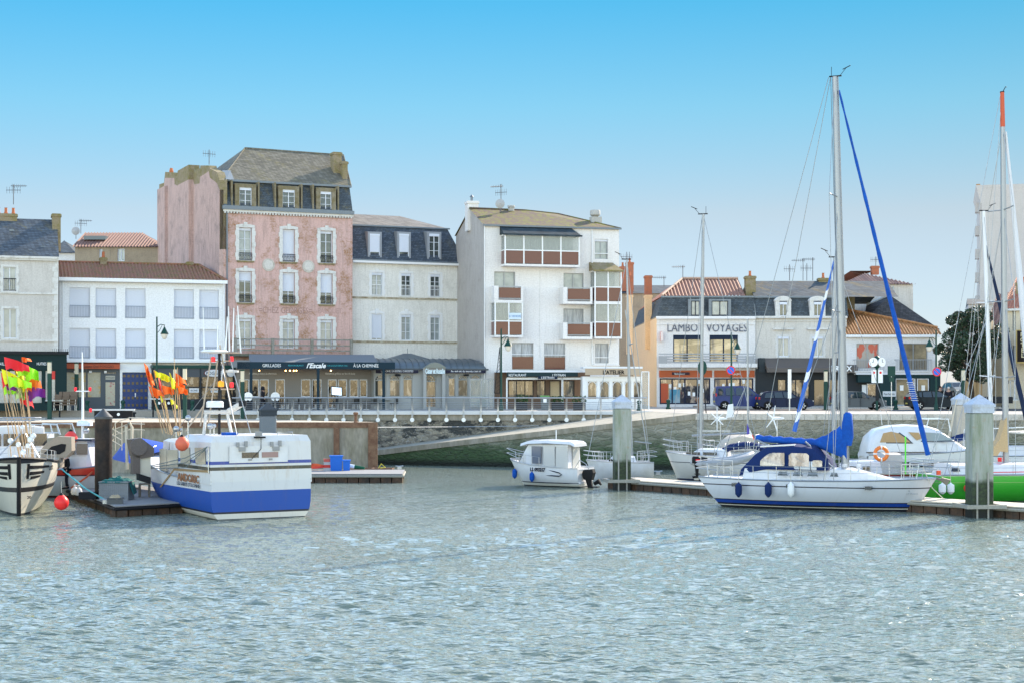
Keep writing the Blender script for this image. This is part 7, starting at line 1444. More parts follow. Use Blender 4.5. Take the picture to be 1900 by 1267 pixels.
q = MB().ext([(-.75, 0, -.65), (-.8, 0, -.1), (-.35, 0, .45), (.15, 0, .75), (.78, 0, .72), (.8, 0, .1), (.55, 0, -.2), (.3, 0, -.2), (.3, 0, -.65)], (0, .6, 0)); q.build('housing', tm_, t); MB().ext([(-.5, -.02, -.05), (-.1, -.02, .3), (.35, -.02, .42), (.55, -.02, .4), (.5, -.02, .1), (.25, -.02, -.05)], (0, .03, 0)).build('mouth', DARK, t); MB().box(-.7, .25, -.03, 0, -.6, -.2).build('panel', mat('worn_blue_panel', (.3, .36, .38), .6, c2=(.4, .3, .2), scale=3), t)
# ---------------- red and white boat behind
f = F(80, 80, -8, 0); z = f.Z; U = f.U; r = f.thing('fishing_boat', 'small white fishing boat with red gunwale moored behind the striped one', 'fishing boat'); L = U(205)
sh = hull(r, L, 2.4, 1.35, bowup=.25, rake=.6, bands_m=bands('red_gunwale_hull', [(-9, (.1, .02, .02)), (.1, (.6, .62, .62)), (1.08, (.1, .02, .02)), (1.15, (.55, .04, .02)), (1.42, (.6, .1, .05))], dirt=.2), deckm=mat('red_deck', (.5, .07, .04), .6))
cb = house(r, U(122), U(182), .85, .75, 1.2, z(815, 150), GEL, 'wheelhouse', front=.3); MB().box(U(120), U(184), -.95, .95, z(816, 150), z(813, 150)).build('roof', mat('dark_roof', (.03, .04, .06), .5), cb)
for a, b in ((126, 152), (156, 176)): MB().box(U(a), U(b), -.91, -.88, z(841, 140), z(821, 140)).build('window', mat('brown_window', (.16, .13, .1), .12, var=.2), cb)
um = U(153.5); q = MB().tube([(um, 0, z(812, 153)), (um, 0, z(735, 153)), (um-.03, 0, z(653, 150))], [.07, .055, .025], 6); q.tube([(U(140.5), 0, z(725, 153)), (U(167), 0, z(725, 153))], .03, 5); q.build('mast', WHITE, r, True)
for px, py in ((140, 722), (167, 722), (168, 761)): MB().lathe([(.06, -.08), (.08, .08), (.03, .12)], (U(px), 0, z(py, px)), 8).build('navigation_light', RL, r, True)
MB().cbox(U(145.5), U(169.5), -.25, .25, z(789, 157), z(780, 157), .06).build('radar_box', mat('pale_blue_box', (.6, .68, .78), .4), r); q = MB().ball((U(160), 0, z(798, 160)), .15, 10); q.build('lamp', STEEL, r, True)
q = MB(); zz = z(786, 90)
for y in (-.9, .9): q.tube([(U(62), y, zz-.5), (U(64), y, zz), (U(120), y, zz), (U(126), y, zz-.5)], .04, 5)
for px in (64, 78, 108, 120): q.tube([(U(px), -.9, zz), (U(px)+.1, -.9, zz-.45)], .035, 5)
q.tube([(U(66), -.9, zz-.4), (U(124), -.9, zz-.4)], .035, 5); q.box(U(62), U(88), -.8, .8, z(812, 75), z(803, 75)); q.build('aft_frame', mat('pale_blue_frame', (.45, .5, .55), .5), r)
p = wsphere(131.5, 812, 79); bouy(p, .32, mat('pink_red_buoy', (.72, .06, .05), .4), 'pinkish red buoy hanging at the wheelhouse of the small red gunwale boat')
p = wsphere(114, 932, 67.8); bouy(p, .31, REDB, 'bright red buoy with dark neck touching the water by the striped boat', rope=.5)
# ---------------- flag poles
FC = {'red': (.75, .02, .03), 'orange': (.9, .16, .02), 'yellow': (.75, .75, .02), 'lime': (.35, .8, .03), 'green': (.15, .55, .04), 'purple': (.2, .03, .3), 'pale green': (.45, .6, .25)}
BAM = mat('bamboo', (.4, .28, .16), .6, var=.2)
def dan(bx, by_, tx, ty, Y, col, label, fw=30, fh=26, drop=10, group='coloured flag poles on the striped fishing boat', off=0):
    a, b = W(bx, by_, Y), W(tx, ty, Y+random.uniform(-.4, .4)); t = thing('flag_pole', label, 'flag pole', tuple(a), 0, group); d = b-a
    MB().tube([(0, 0, 0), tuple(d*.5+Vector((.02, 0, 0))), tuple(d)], [.024, .02, .014], 5).build('pole', BAM, t)
    s = Y/FPX; R = []; n = 12; ph = random.random()*6; dn = d.normalized()
    for i in range(n+1):
        k = i/n; x = fw*s*k; zz = -off*s-drop*s*k**1.3; wv = (.05+.09*k)*sin(ph+k*9); hh = fh*s*(1-.5*k)*(1+.12*sin(ph+k*8))
        p0 = d+Vector((x, wv, zz))-dn*0; p1 = p0+Vector((-dn.x*hh*.9+.03*sin(ph*2+i), (.04+.12*k)*sin(ph+1.5+k*8), -hh*(1+.06*sin(i*1.7)))); R.append([tuple(p0), tuple((p0+p1)/2+Vector((.02*sin(ph+i), .05*cos(ph+k*7), 0))), tuple(p1)])
    MB().loft(R, False).build('flag', mat(col+'_flag', FC[col], .6, var=.08), t, 80); return t
random.seed(11)
data = [(38, 858, 8, 662, 'red', 'big red flag highest on the seaward edge of the cluster', 46, 24, 16), (22, 858, 2, 690, 'red', 'dark pole with red flag low by the picture border', 24, 30, 8), (45, 860, 3, 684, 'yellow', 'yellow triangular flag under the big red one', 42, 30, 22), (50, 858, 13, 697, 'lime', 'lime flag hanging below the yellow triangle', 46, 22, 12), (52, 858, 26, 668, 'yellow', 'narrow yellow flag strip beside the big red one', 8, 32, 2), (60, 860, 30, 675, 'lime', 'bright lime flag at the top of the cluster centre', 26, 26, 6), (62, 860, 41, 662, 'orange', 'small orange flag on the tallest pole', 14, 10, 3), (64, 862, 43, 675, 'lime', 'wide lime flag beneath the small orange one', 28, 34, 14), (57, 862, 34, 690, 'yellow', 'long vertical yellow flag in the cluster centre', 14, 50, 10), (61, 864, 45, 700, 'orange', 'orange flag streaming over the purple one', 30, 28, 6), (44, 866, 10, 708, 'purple', 'purple flag crumpled under the lime ones', 22, 14, 14), (63, 864, 50, 716, 'purple', 'large purple flag low on the landward side', 34, 26, 6), (50, 866, 25, 716, 'pale green', 'washed out green flag hanging below the rest', 22, 26, 10), (40, 866, 5, 716, 'lime', 'small lime flag, lowest beside the dark shopfront', 26, 16, 6), (56, 866, 36, 716, 'red', 'red flag tucked under the yellow ones', 22, 34, 24)]
for i, (a, b, c, d, col, lab, fw, fh, dr) in enumerate(data): dan(a, b, c, d, 70.5+.12*i, col, lab, fw, fh, dr)
G2 = 'coloured flag poles on the blue and white trawler'
data = [(302, 803, 267, 672, 'orange', 'orange red flag streaming from the most tilted pole on the trawler', 14, 44, 22), (308, 803, 276, 716, 'orange', 'orange flag low on the second tilted pole on the trawler', 22, 22, 8), (312, 805, 285, 686, 'yellow', 'yellow flag high on a tilted trawler pole', 22, 14, 14), (316, 805, 291, 690, 'red', 'red flag narrow and steep between the tilted poles', 8, 34, 30), (318, 806, 296, 690, 'yellow', 'broad yellow flag in the middle of the trawler poles', 26, 16, 12), (315, 805, 299, 714, 'orange', 'broad orange flag in the middle of the trawler poles', 24, 20, 6), (330, 806, 314, 690, 'yellow', 'steep yellow flag near the middle of the trawler poles', 12, 30, 26), (322, 808, 295, 725, 'yellow', 'lowest yellow flag of the trawler, hanging steeply', 14, 20, 26), (326, 806, 323, 663, 'orange', 'orange flag on the upright tallest trawler pole', 22, 14, 8), (334, 806, 324, 683, 'orange', 'orange flag at the landward edge of the trawler poles', 20, 18, 14), (336, 806, 329, 681, 'orange', 'wide orange flag lowest at the landward edge of the trawler poles', 20, 16, 8), (331, 808, 316, 738, 'yellow', 'small yellow flag beneath the wide orange one', 14, 12, 14)]
for i, (a, b, c, d, col, lab, fw, fh, dr) in enumerate(data):
    dan(a, b, c, d, 72+.1*i, col, lab, fw, fh, dr, G2, off=[0, 0, 0, 0, 0, 0, 0, 0, 44, 8, 34, 0][i])
FLT = mat('white_float', (.7, .72, .72), .35, var=.1)
for px, py, rr, lab in ((19.5, 817, .12, 'white float by the stem of the flag cluster, highest one'), (26, 849, .13, 'white float lowest, just above the black rail'), (43, 838, .12, 'white float halfway down in the middle of the poles'), (57, 815, .14, 'largest white float in front of the bamboo poles'), (62, 808, .12, 'white float tucked behind the largest one'), (34, 824, .11, 'small white float between the highest and the middle ones'), (52, 826, .11, 'small white float under the largest one'), (42, 792, .1, 'white float high among the bamboo poles')):
    t = thing('net_float', lab, 'float', wsphere(px, py, 69.8), 0, 'white net floats tied to the flag poles'); MB().ball((0, 0, 0), rr, 14).build('ball', FLT, t, True); MB().tube([(0, 0, rr), (.02, 0, rr+.3)], .012, 4).build('rope', ROPE, t)
# ---------------- things on the pontoons
def at(px, py, zt): Y = FPX*(EYE-zt)/(py-HY); return X(px, Y), Y
def crate(px, py, zt, w_, d, h, m, label, cat='crate', name='fish_crate', rz=.15, slat=True):
    x, y = at(px, py, zt); t = thing(name, label, cat, (x, y, zt), rz); q = MB(); q.box(-w_/2, w_/2, -d/2, d/2, 0, .04)
    for a, b, c, e in ((-w_/2, w_/2, -d/2, -d/2+.03), (-w_/2, w_/2, d/2-.03, d/2), (-w_/2, -w_/2+.03, -d/2+.03, d/2-.03), (w_/2-.03, w_/2, -d/2+.03, d/2-.03)): q.box(a, b, c, e, .04, h)
    q.build('tub', m, t)
    if slat:
        q = MB(); n = int(w_/.09)
        for i in range(n+1): xx = -w_/2+w_*i/n; q.box(xx-.01, xx+.01, -d/2-.02, -d/2, 0, h)
        for k in range(4): q.box(-w_/2-.02, w_/2+.02, -d/2-.03, -d/2-.015, h*k/3.6, h*k/3.6+.03)
        q.box(-w_/2-.03, w_/2+.03, -d/2-.03, d/2+.03, h-.05, h); q.build('ribs', m, t)
    return t
def heap(t, w_, d, h, z0, m, name, seed=1, n=14, lump=.35):
    rr = random.Random(seed); R = []
    for i in range(n+1):
        row = []
        for j in range(n+1):
            x, y = -w_/2+w_*i/n, -d/2+d*j/n; e = max(0, 1-(2*x/w_)**2)*max(0, 1-(2*y/d)**2); row.append((x+.03*rr.uniform(-1, 1), y+.03*rr.uniform(-1, 1), z0+h*e**.5*(1-lump+lump*2*noise.noise(Vector((x*4, y*4, seed)))+lump*rr.uniform(-.3, .3))))
        R.append(row)
    return MB().loft(R, False).build(name, m, t, 30)
GC = mat('grey_crate_plastic', (.22, .24, .26), .6, var=.12); TEAL = mat('teal_net', (.01, .12, .12), .85, var=.35, scale=8, bump=.6)
t = crate(217, 926, .47, 1.28, .9, .82, GC, 'large grey slatted crate heaped with teal netting on the working pontoon', rz=-.08); h_ = heap(t, 1.35, 1.0, .3, .75, TEAL, 'netting', 3)
MB().ext([(.62, -.3, .8), (.85, -.35, .25), (.8, .2, .3), (.62, .3, .85)], (.03, .03, 0)).build('hanging_net', TEAL, t)
t = crate(214, 934, .47, .62, .4, .26, mat('dark_grey_crate', (.1, .11, .12), .6), 'small dark crate holding a beige net, before the large grey crate'); heap(t, .5, .36, .25, .2, mat('beige_net', (.4, .34, .24), .9, var=.3, scale=8), 'netting', 5)
t = crate(163, 925, .47, .75, .5, .3, mat('black_tub', (.02, .022, .028), .5), 'low black tub beside the round black pile', 'tub', 'storage_tub', slat=False)
for px, py, sc, lab in ((139, 917, 1, 'white plastic bag on the pontoon beside the black tub'), (146, 918, .9, 'second white plastic bag leaning against the first')):
    x, y = at(px, py, .47); t = thing('plastic_bag', lab, 'bag', (x, y, .47)); MB().lathe([(.16*sc, 0), (.2*sc, .12), (.15*sc, .28), (.05, .36), (.07, .45), (.01, .46)], n=10).build('bag', mat('white_plastic', (.62, .63, .64), .4, var=.1), t, True)
for px, py, w_, h, lab in ((252, 921, .42, .42, 'low wooden step on the pontoon beside the trawler'), (268, 921, .5, .62, 'taller wooden bench stand against the trawler hull')):
    x, y = at(px, py, .47); t = thing('wooden_stand', lab, 'stand', (x, y, .47), .2); wd = mat('grey_wood', (.2, .18, .15), .8, var=.3); MB().box(-w_/2, w_/2, -.22, .22, h-.07, h).build('top', wd, t)
    for sx in (-1, 1): MB().box(sx*w_*.42-.05, sx*w_*.42+.05, -.2, .2, 0, h-.07).build('leg', wd, t)
for px, py, zt, lab in ((308, 923, .47, 'white mooring cleat with rope beside the trawler'), (196, 934, .47, 'mooring cleat at the near corner of the working pontoon'), (741, 870, .52, 'pale twin horned cleat at the end of the dark pontoon'), (1221, 880, .52, 'mooring cleat near the small sloop'), (1292, 890, .52, 'mooring cleat near the stern of the long yacht')):
    x, y = at(px, py, zt); t = thing('mooring_cleat', lab, 'cleat', (x, y, zt), .3); q = MB().box(-.12, .12, -.05, .05, 0, .16); q.tube([(-.24, 0, .2), (0, 0, .17), (.24, 0, .2)], .04, 6); q.build('cleat', STEEL, t)
BT = mat('blue_tub_plastic', (.01, .13, .55), .45, var=.08)
for px, w_, h, lab in ((624, .72, .88, 'taller blue plastic tub on the dark pontoon'), (643, .42, .62, 'smaller blue plastic tub beside the taller one')):
    x, y = at(px, 872, .52); t = thing('plastic_tub', lab, 'tub', (x, y, .52), .1); MB().loft([[(-w_*.45, -.3, 0), (w_*.45, -.3, 0), (w_*.45, .3, 0), (-w_*.45, .3, 0)], [(-w_/2, -.34, h-.06), (w_/2, -.34, h-.06), (w_/2, .34, h-.06), (-w_/2, .34, h-.06)]], True, True).build('tub', BT, t); MB().box(-w_/2-.04, w_/2+.04, -.38, .38, h-.06, h).build('rim', BT, t)
for k, (c, lab) in enumerate((((.4, .4, .42), 'silvery crate at the bottom of the stack by the blue tubs'), ((.5, .04, .03), 'red crate second in the stack by the blue tubs'), ((.4, .4, .42), 'silvery crate third in the stack by the blue tubs'), ((.45, .1, .08), 'red crate on top of the stack by the blue tubs'))):
    x, y = at(608, 872, .52); t = thing('fish_crate', lab, 'crate', (x, y, .52+k*.17), .1); MB().box(-.22, .22, -.3, .3, 0, .13).build('tub', mat('crate_%d' % k, c, .5), t); MB().box(-.24, .24, -.32, .32, .13, .165).build('rim', mat('crate_%d' % k, c), t)
x, y = at(572, 872, .52); t = thing('kayak', 'red and orange kayak lying behind the trawler stern on the dark pontoon', 'kayak', (x, y, .52), .05); MB().loft([[(-1.2, -.02, .2), (-1.2, .02, .2), (-1.2, 0, .25)], [(-.4, -.28, .12), (-.4, .28, .12), (-.4, 0, .42)], [(.5, -.25, .12), (.5, .25, .12), (.5, 0, .4)], [(1.15, -.02, .2), (1.15, .02, .2), (1.15, 0, .26)]], True, True).build('hull', mat('kayak_orange', (.75, .16, .03), .4, c2=(.65, .02, .03), scale=2), t, True); MB().lathe([(.28, 0), (.2, .02)], (0, 0, .4), 10).build('cockpit', DARK, t)
x, y = at(661, 871, .52); t = thing('rolled_sail', 'white and green rolled canvas lying on the dark pontoon', 'canvas roll', (x, y, .65), -.1); MB().tube([(-.7, 0, .15), (-.1, 0, .05)], .12, 10).build('white_roll', TXT, t, True); MB().tube([(-.1, .0, .05), (.5, .0, -.02)], [.12, .07], 10).build('green_roll', mat('green_canvas', (.01, .1, .05), .8), t, True)
x, y = at(690, 870, .52); t = thing('metal_frame', 'flat rusty metal frame with yellow rope on the dark pontoon', 'frame', (x, y, .55)); q = MB().tube([(-1.3, -.2, 0), (1.2, -.2, 0), (1.3, .3, .02), (-1.2, .3, .02), (-1.3, -.2, 0)], .05, 6); q.tube([(0, -.2, 0), (.1, .3, .02)], .05, 6); q.build('frame', rust, t); MB().tube([(.4, 0, .05), (.55, 0, .3), (.8, 0, .08), (.5, .1, .05)], .03, 5).build('yellow_rope', mat('yellow_rope', (.6, .5, .05), .8), t)
def rope(pts, m, label, r_=.025): t = MB().tube(pts, r_, 5).build('mooring_rope', m, None, True); tag(t, label, 'rope', 'mooring ropes')
TR = mat('teal_rope', (.1, .38, .42), .7); a = W(115, 870, 69); b = Vector((*at(195, 933, .47), .62)); a2 = W(126, 878, 70)
rope([a, a+(b-a)*.5+Vector((0, 0, -.12)), b], TR, 'teal mooring rope from the striped boat to the pontoon corner', .028); rope([a2, a2+(b-a2)*.5+Vector((0, 0, -.1)), b+Vector((-.05, 0, 0))], TR, 'second teal rope running beside the first to the pontoon corner'); rope([W(174, 872, 79), W(160, 885, 78), W(132, 905, 78)], mat('orange_rope', (.5, .1, .04), .7), 'orange rope sleeve from the red gunwale boat to the pontoon', .05)
rope([W(1712, 870, 70)+Vector((0, 0, .1)), W(1730, 905, 69.8), W(1752, 926, 69.6)], ROPE, 'pale mooring rope from the long yacht bow to the pontoon', .02)
rope([W(700, 792, 103), W(860, 791, 114), W(1000, 789, 114.7)], mat('grey_line', (.35, .38, .42), .6), 'grey safety line strung along the terrace wall', .02)
# ---------------- street furniture, cars, people, tree
def gat(px, py, z_=QZ): Y = FPX*(EYE-z_)/(py-HY); return (X(px, Y), Y, z_)
def lantern(px, Y, top, arm, label, zb=QZ, tri=False, side=1):
    x = X(px, Y); H = W(0, top, Y).z-zb; t = thing('street_lamp', label, 'lamp post', (x, Y, zb), 0, 'green lantern street lamps')
    MB().lathe([(.16, 0), (.16, .35), (.1, .5), (.075, .9), (.055, H)], n=10).build('post', GREEN, t, True)
    ax = arm*side; q = MB().tube([(0, 0, H-.75), (ax*.5, 0, H-.55), (ax, 0, H-.6), (ax, 0, H-.8)], .03, 5); q.tube([(0, 0, H-1.2), (ax*.35, 0, H-1.0), (ax*.7, 0, H-.62)], .02, 5); q.build('bracket', GREEN, t, True)
    l_ = MB().lathe([(.05, 0), (.1, -.12), (.26, -.42), (.3, -.5), (.26, -.5)], (ax, 0, H-.75), 14).build('lamp_shade', GREEN, t, True); MB().lathe([(.25, -.5), (.2, -.72), (.1, -.85), (.02, -.87)], (ax, 0, H-.75), 12).build('globe', mat('milky_globe', (.65, .62, .55), .25), l_, True)
    if tri:
        q = MB(); a, b, c = (-.1, 0, H-1.3), (-.5, 0, H-4.6), (-.1, 0, H-4.6)
        for p, r_ in ((a, b), (b, c), (c, a)): q.tube([p, r_], .025, 4)
        for k in range(9): zz = H-1.9-k*.3; q.tube([(-.1, 0, zz), (-.1-.4*(k+1)/10, 0, zz-.25)], .012, 3)
        q.build('light_ornament', IRON, t)
    return t
lantern(291, 116.8, 588, .55, 'tall green lamp post with lantern in front of the white modern block'); lantern(930, 116.5, 610, .5, 'green lamp post with triangular light ornament before the white flats', tri=True)
lantern(1357, 119, 617, .45, 'green lantern lamp post with parking sign before the travel agency'); lantern(1737, 119, 612, .5, 'green lamp post at the corner beside the tree', side=-1)
for k, (px, Y, top, lab) in enumerate(((92, 112, 669, 'green column light with white head beside the flag poles'), (142, 120, 672, 'green column light behind the stacked wicker chairs'), (325, 118, 682, 'green column light behind the orange flags'), (343, 113, 681, 'nearer green column light just landward of the orange flags'), (450, 113, 685, 'green column light before the grill restaurant terrace'), (1532, 121, 686, 'green column light before the brown awning shop'), (1787, 122, 684, 'green column light under the tree'))):
    zb = PZ if Y < 115 else QZ; t = thing('column_light', lab, 'light column', (X(px, Y), Y, zb), 0, 'green column lights along the quay'); H = W(0, top, Y).z-zb
    MB().cbox(-.13, .13, -.13, .13, 0, H-.85, .02).build('column', GREEN, t); MB().box(-.12, .12, -.12, .12, H-.85, H-.1).build('light_head', mat('cream_diffuser', (.62, .56, .42), .4), t); MB().box(-.14, .14, -.14, .14, H-.1, H).build('cap', GREEN, t); MB().box(-.25, .25, -.2, .2, 0, .04).build('base', GREEN, t)
RED = mat('sign_red', (.65, .02, .02), .4)
for px, py, Y, lab in ((1356, 686.5, 118.7, 'round no parking sign on the lamp post before the travel agency'), (1738.5, 689, 118.7, 'round no parking sign on the corner lamp post by the tree')):
    p = W(px, py, Y); t = thing('no_parking_sign', lab, 'road sign', (p.x, p.y, p.z), 0, 'no parking signs'); MB().disc((0, 0, 0), .33, (0, 1, 0), .03, 24).build('plate', RED, t); MB().disc((0, -.006, 0), .25, (0, 1, 0), .006, 24).build('blue_disc', mat('sign_blue', (.01, .13, .6), .4), t); MB().ext([(-.2, -.012, .15), (-.15, -.012, .2), (.2, -.012, -.15), (.15, -.012, -.2)], (0, .006, 0)).build('red_bar', RED, t)
p = W(1837.5, 717, 124); t = thing('no_entry_sign', 'small red no entry sign at the mouth of the side street', 'road sign', tuple(p)); MB().disc((0, 0, 0), .17, (0, 1, 0), .03, 20).build('plate', RED, t); MB().box(-.1, .1, -.01, 0, -.025, .025).build('white_bar', TXT, t); MB().tube([(0, .04, -2), (0, .04, .1)], .03).build('post', STEEL, t)
# clock
p = W(1627, 757, 118.5); t = thing('street_clock', 'green post clock with two white faces and notice panels', 'clock', (p.x, p.y, QZ)); H = W(0, 659, 118.5).z-QZ
MB().cbox(-.08, .08, -.08, .08, 0, H-.3, .02).build('post', GREEN, t); MB().lathe([(.1, H-.95), (.28, H-.8), (.3, H-.25), (.18, H-.1), (.05, H)], n=14).build('clock_head', GREEN, t, True)
for s_ in (-1, 1):
    c = MB().disc((s_*.29, -.2, H-.5), .33, (s_*.55, -1, 0), .08, 22).build('clock_face', TXT, t); q = MB().tube([(s_*.33, -.31, H-.5), (s_*.33, -.31, H-.28)], .015, 3); q.tube([(s_*.33, -.31, H-.5), (s_*.43, -.27, H-.5)], .015, 3); q.build('hands', IRON, c)
    pn = MB().box(s_*.24-.17, s_*.24+.17, -.12, -.08, H-2.0, H-1.05).build('notice_panel', WHITE, t); MB().disc((s_*.24, -.13, H-1.25), .09, (0, 1, 0), .005, 14).build('red_mark', RED, pn)
MB().box(-.12, .12, -.13, -.09, H-3.3, H-2.05).build('side_plate', IRON, t)
p = W(1654, 757, 118.5); t = thing('sign_post', 'backs of green signs on a thin pole beside the clock', 'sign post', (p.x, p.y, QZ)); MB().tube([(0, 0, 0), (0, 0, 3.2)], .035).build('post', STEEL, t); MB().box(-.28, .28, -.04, 0, 2.5, 3.25).build('sign_back', GREEN, t); MB().box(-.18, .18, -.05, -.01, 2.1, 2.45).build('lower_sign', GREEN, t)
p = W(1306, 762, 107); t = thing('sign_post', 'leaning dark sign post by the tall rusty bollard', 'sign post', (p.x, p.y, QZ)); MB().tube([(.15, 0, 0), (-.1, 0, 3.2)], .04).build('post', IRON, t); MB().loft([[(-.1+.3*cos(a*pi/8), .02*s_, 3.0+.5*sin(a*pi/8)) for a in range(16)] for s_ in (-1, 1)], True, True).build('sign_back', GREEN, t)
p = W(1465, 760, 117); t = thing('ticket_board', 'slim pale information board on a pole beside the dark hatchback', 'sign post', (p.x, p.y, QZ)); MB().tube([(0, 0, 0), (0, 0, 1.2)], .05).build('post', STEEL, t); MB().box(-.12, .12, -.04, .04, .9, 3.0).build('board', WHITE, t)
# bollards, bins, barriers
def gb(px, Y, lab):
    t = thing('green_bollard', lab, 'bollard', (X(px, Y), Y, QZ), 0, 'green cast bollards along the shops'); MB().lathe([(.2, 0), (.2, .12), (.13, .2), (.12, .5), (.17, .58), (.16, .72), (.05, .78)], n=12).build('body', GREEN, t, True)
for px, Y, lab in ((228, 117.5, 'green bollard before the blue double door'), (162, 118, 'green bollard before the ice cream shop'), (357, 118, 'green bollard before the POGGIO restaurant'), (1186, 116, 'small green bollard by the glass windscreen of the sandy sign'), (1240, 125, 'green bollard before the travel agency window'), (1662, 122, 'slim green bollard before the white sign plate')): gb(px, Y, lab)
for px, py, lab in ((248, 769, 'black cleat bollard on the pier before the blue door'), (1168, 769, 'black cleat bollard at the ramp end of the railing')):
    Y = 117 if px < 500 else 114; t = thing('cleat_bollard', lab, 'bollard', (X(px, Y), Y, QZ if px > 500 or Y > 119.5 else PZ)); MB().lathe([(.16, 0), (.12, .1), (.1, .25), (.2, .32), (.18, .4), (.02, .42)], n=12).build('body', IRON, t, True)
for px0, px1, py, Y, lab in ((44, 118, 741, 118.5, 'low black barrier with white dots beneath the flags'), (171, 250, 765, 109, 'nearest low black barrier with white dots beside the black pile'), (279, 330, 738, 118.5, 'low barrier beam behind the orange flags')):
    zb = PZ if Y < 119.5 else QZ; x0, x1 = X(px0, Y), X(px1, Y); t = thing('quay_barrier', lab, 'barrier', ((x0+x1)/2, Y, zb), 0, 'low quay barriers'); h = (x1-x0)/2; z1 = W(0, py, Y).z-zb; z1 = max(.75, z1)
    MB().box(-h, h, -.12, .12, z1-.1, z1).build('beam', mat('pale_beam', (.5, .52, .53), .5), t); b_ = MB().box(-h+.15, h-.15, -.06, .06, z1-.62, z1-.12).build('black_board', mat('black_board', (.012, .012, .014), .5), t)
    for k in range(2): MB().disc((-.35+.7*k, -.075, z1-.36), .1, (0, 1, 0), .01, 16).build('white_dot', TXT, b_)
    for s_ in (-1, 1): MB().box(s_*h*.8-.05, s_*h*.8+.05, -.05, .05, 0, z1-.62).build('leg', IRON, t)
wk = mat('brown_wicker', (.16, .12, .09), .85, var=.3, scale=8); 
for px, lab in ((107, 'stack of brown wicker chairs closest to the oyster shop'), (121, 'middle stack of brown wicker chairs before the shops'), (135, 'stack of brown wicker chairs closest to the ice cream shop')):
    for k in range(3):
        t = thing('wicker_chair', lab.replace('stack of', 'stacked').replace('chairs', 'chair')+', '+('lowest of its stack', 'second of its stack', 'topmost of its stack')[k], 'chair', (X(px, 118.3), 118.3+.08*k, QZ+.2*k), 0, 'stacked wicker chairs'); MB().cbox(-.25, .25, -.25, .2, .4, .46, .02).build('seat', wk, t); MB().cbox(-.26, .26, .14, .22, .46, .98, .02).build('backrest', wk, t)
        for sx in (-.22, .22):
            for sy in (-.22, .18): MB().box(sx-.015, sx+.015, sy-.015, sy+.015, -.2*(0 if k == 0 else 1)+.0*k, .4).build('leg', STEEL, t)
            MB().box(sx-.02, sx+.02, -.24, .18, .64, .67).build('armrest', wk, t)
# planters and bins before the restaurant terraces
PLm = mat('planter_leaves', (.03, .07, .02), .7, var=.4, scale=6)
for px, lab in ((967, 'dark planter with low green shrub before the white framed terrace'), (1035, "dark planter with shrub under the L'ESTRAN board"), (1075, "dark planter at the post before the L'ATELIER terrace")):
    Y = 118.5; t = thing('planter', lab, 'planter', (X(px, Y), Y, QZ), 0, 'shrub planters on the terrace'); MB().cbox(-.45, .45, -.22, .22, 0, .6, .03).build('tub', IRON, t); q = MB(); rr = random.Random(px)
    for k in range(160):
        p = Vector((rr.uniform(-.5, .5), rr.uniform(-.22, .22), rr.uniform(.6, 1.05))); a = Vector((rr.uniform(-1, 1), rr.uniform(-1, 1), rr.uniform(-1, 1))).normalized()*.08; b = Vector((rr.uniform(-1, 1), rr.uniform(-1, 1), rr.uniform(-1, 1))).normalized()*.06; q.add([p-a, p+b, p+a, p-b], [(0, 1, 2, 3)])
    q.build('shrub', PLm, t)
t = thing('waste_bin', "grey wheeled bin with white notice below the L'ESTRAN board", 'bin', (X(1011, 118.2), 118.2, QZ)); MB().loft([[(-.25, -.25, .05), (.25, -.25, .05), (.25, .25, .05), (-.25, .25, .05)], [(-.32, -.3, 1.0), (.32, -.3, 1.0), (.32, .3, 1.0), (-.32, .3, 1.0)]], True, True).build('body', mat('bin_grey', (.12, .14, .14), .6), t); MB().cbox(-.35, .35, -.34, .34, 1.0, 1.1, .03).build('lid', mat('bin_green', (.1, .25, .08), .6), t); MB().box(-.12, .12, -.3, -.285, .6, .85).build('notice', TXT, t)
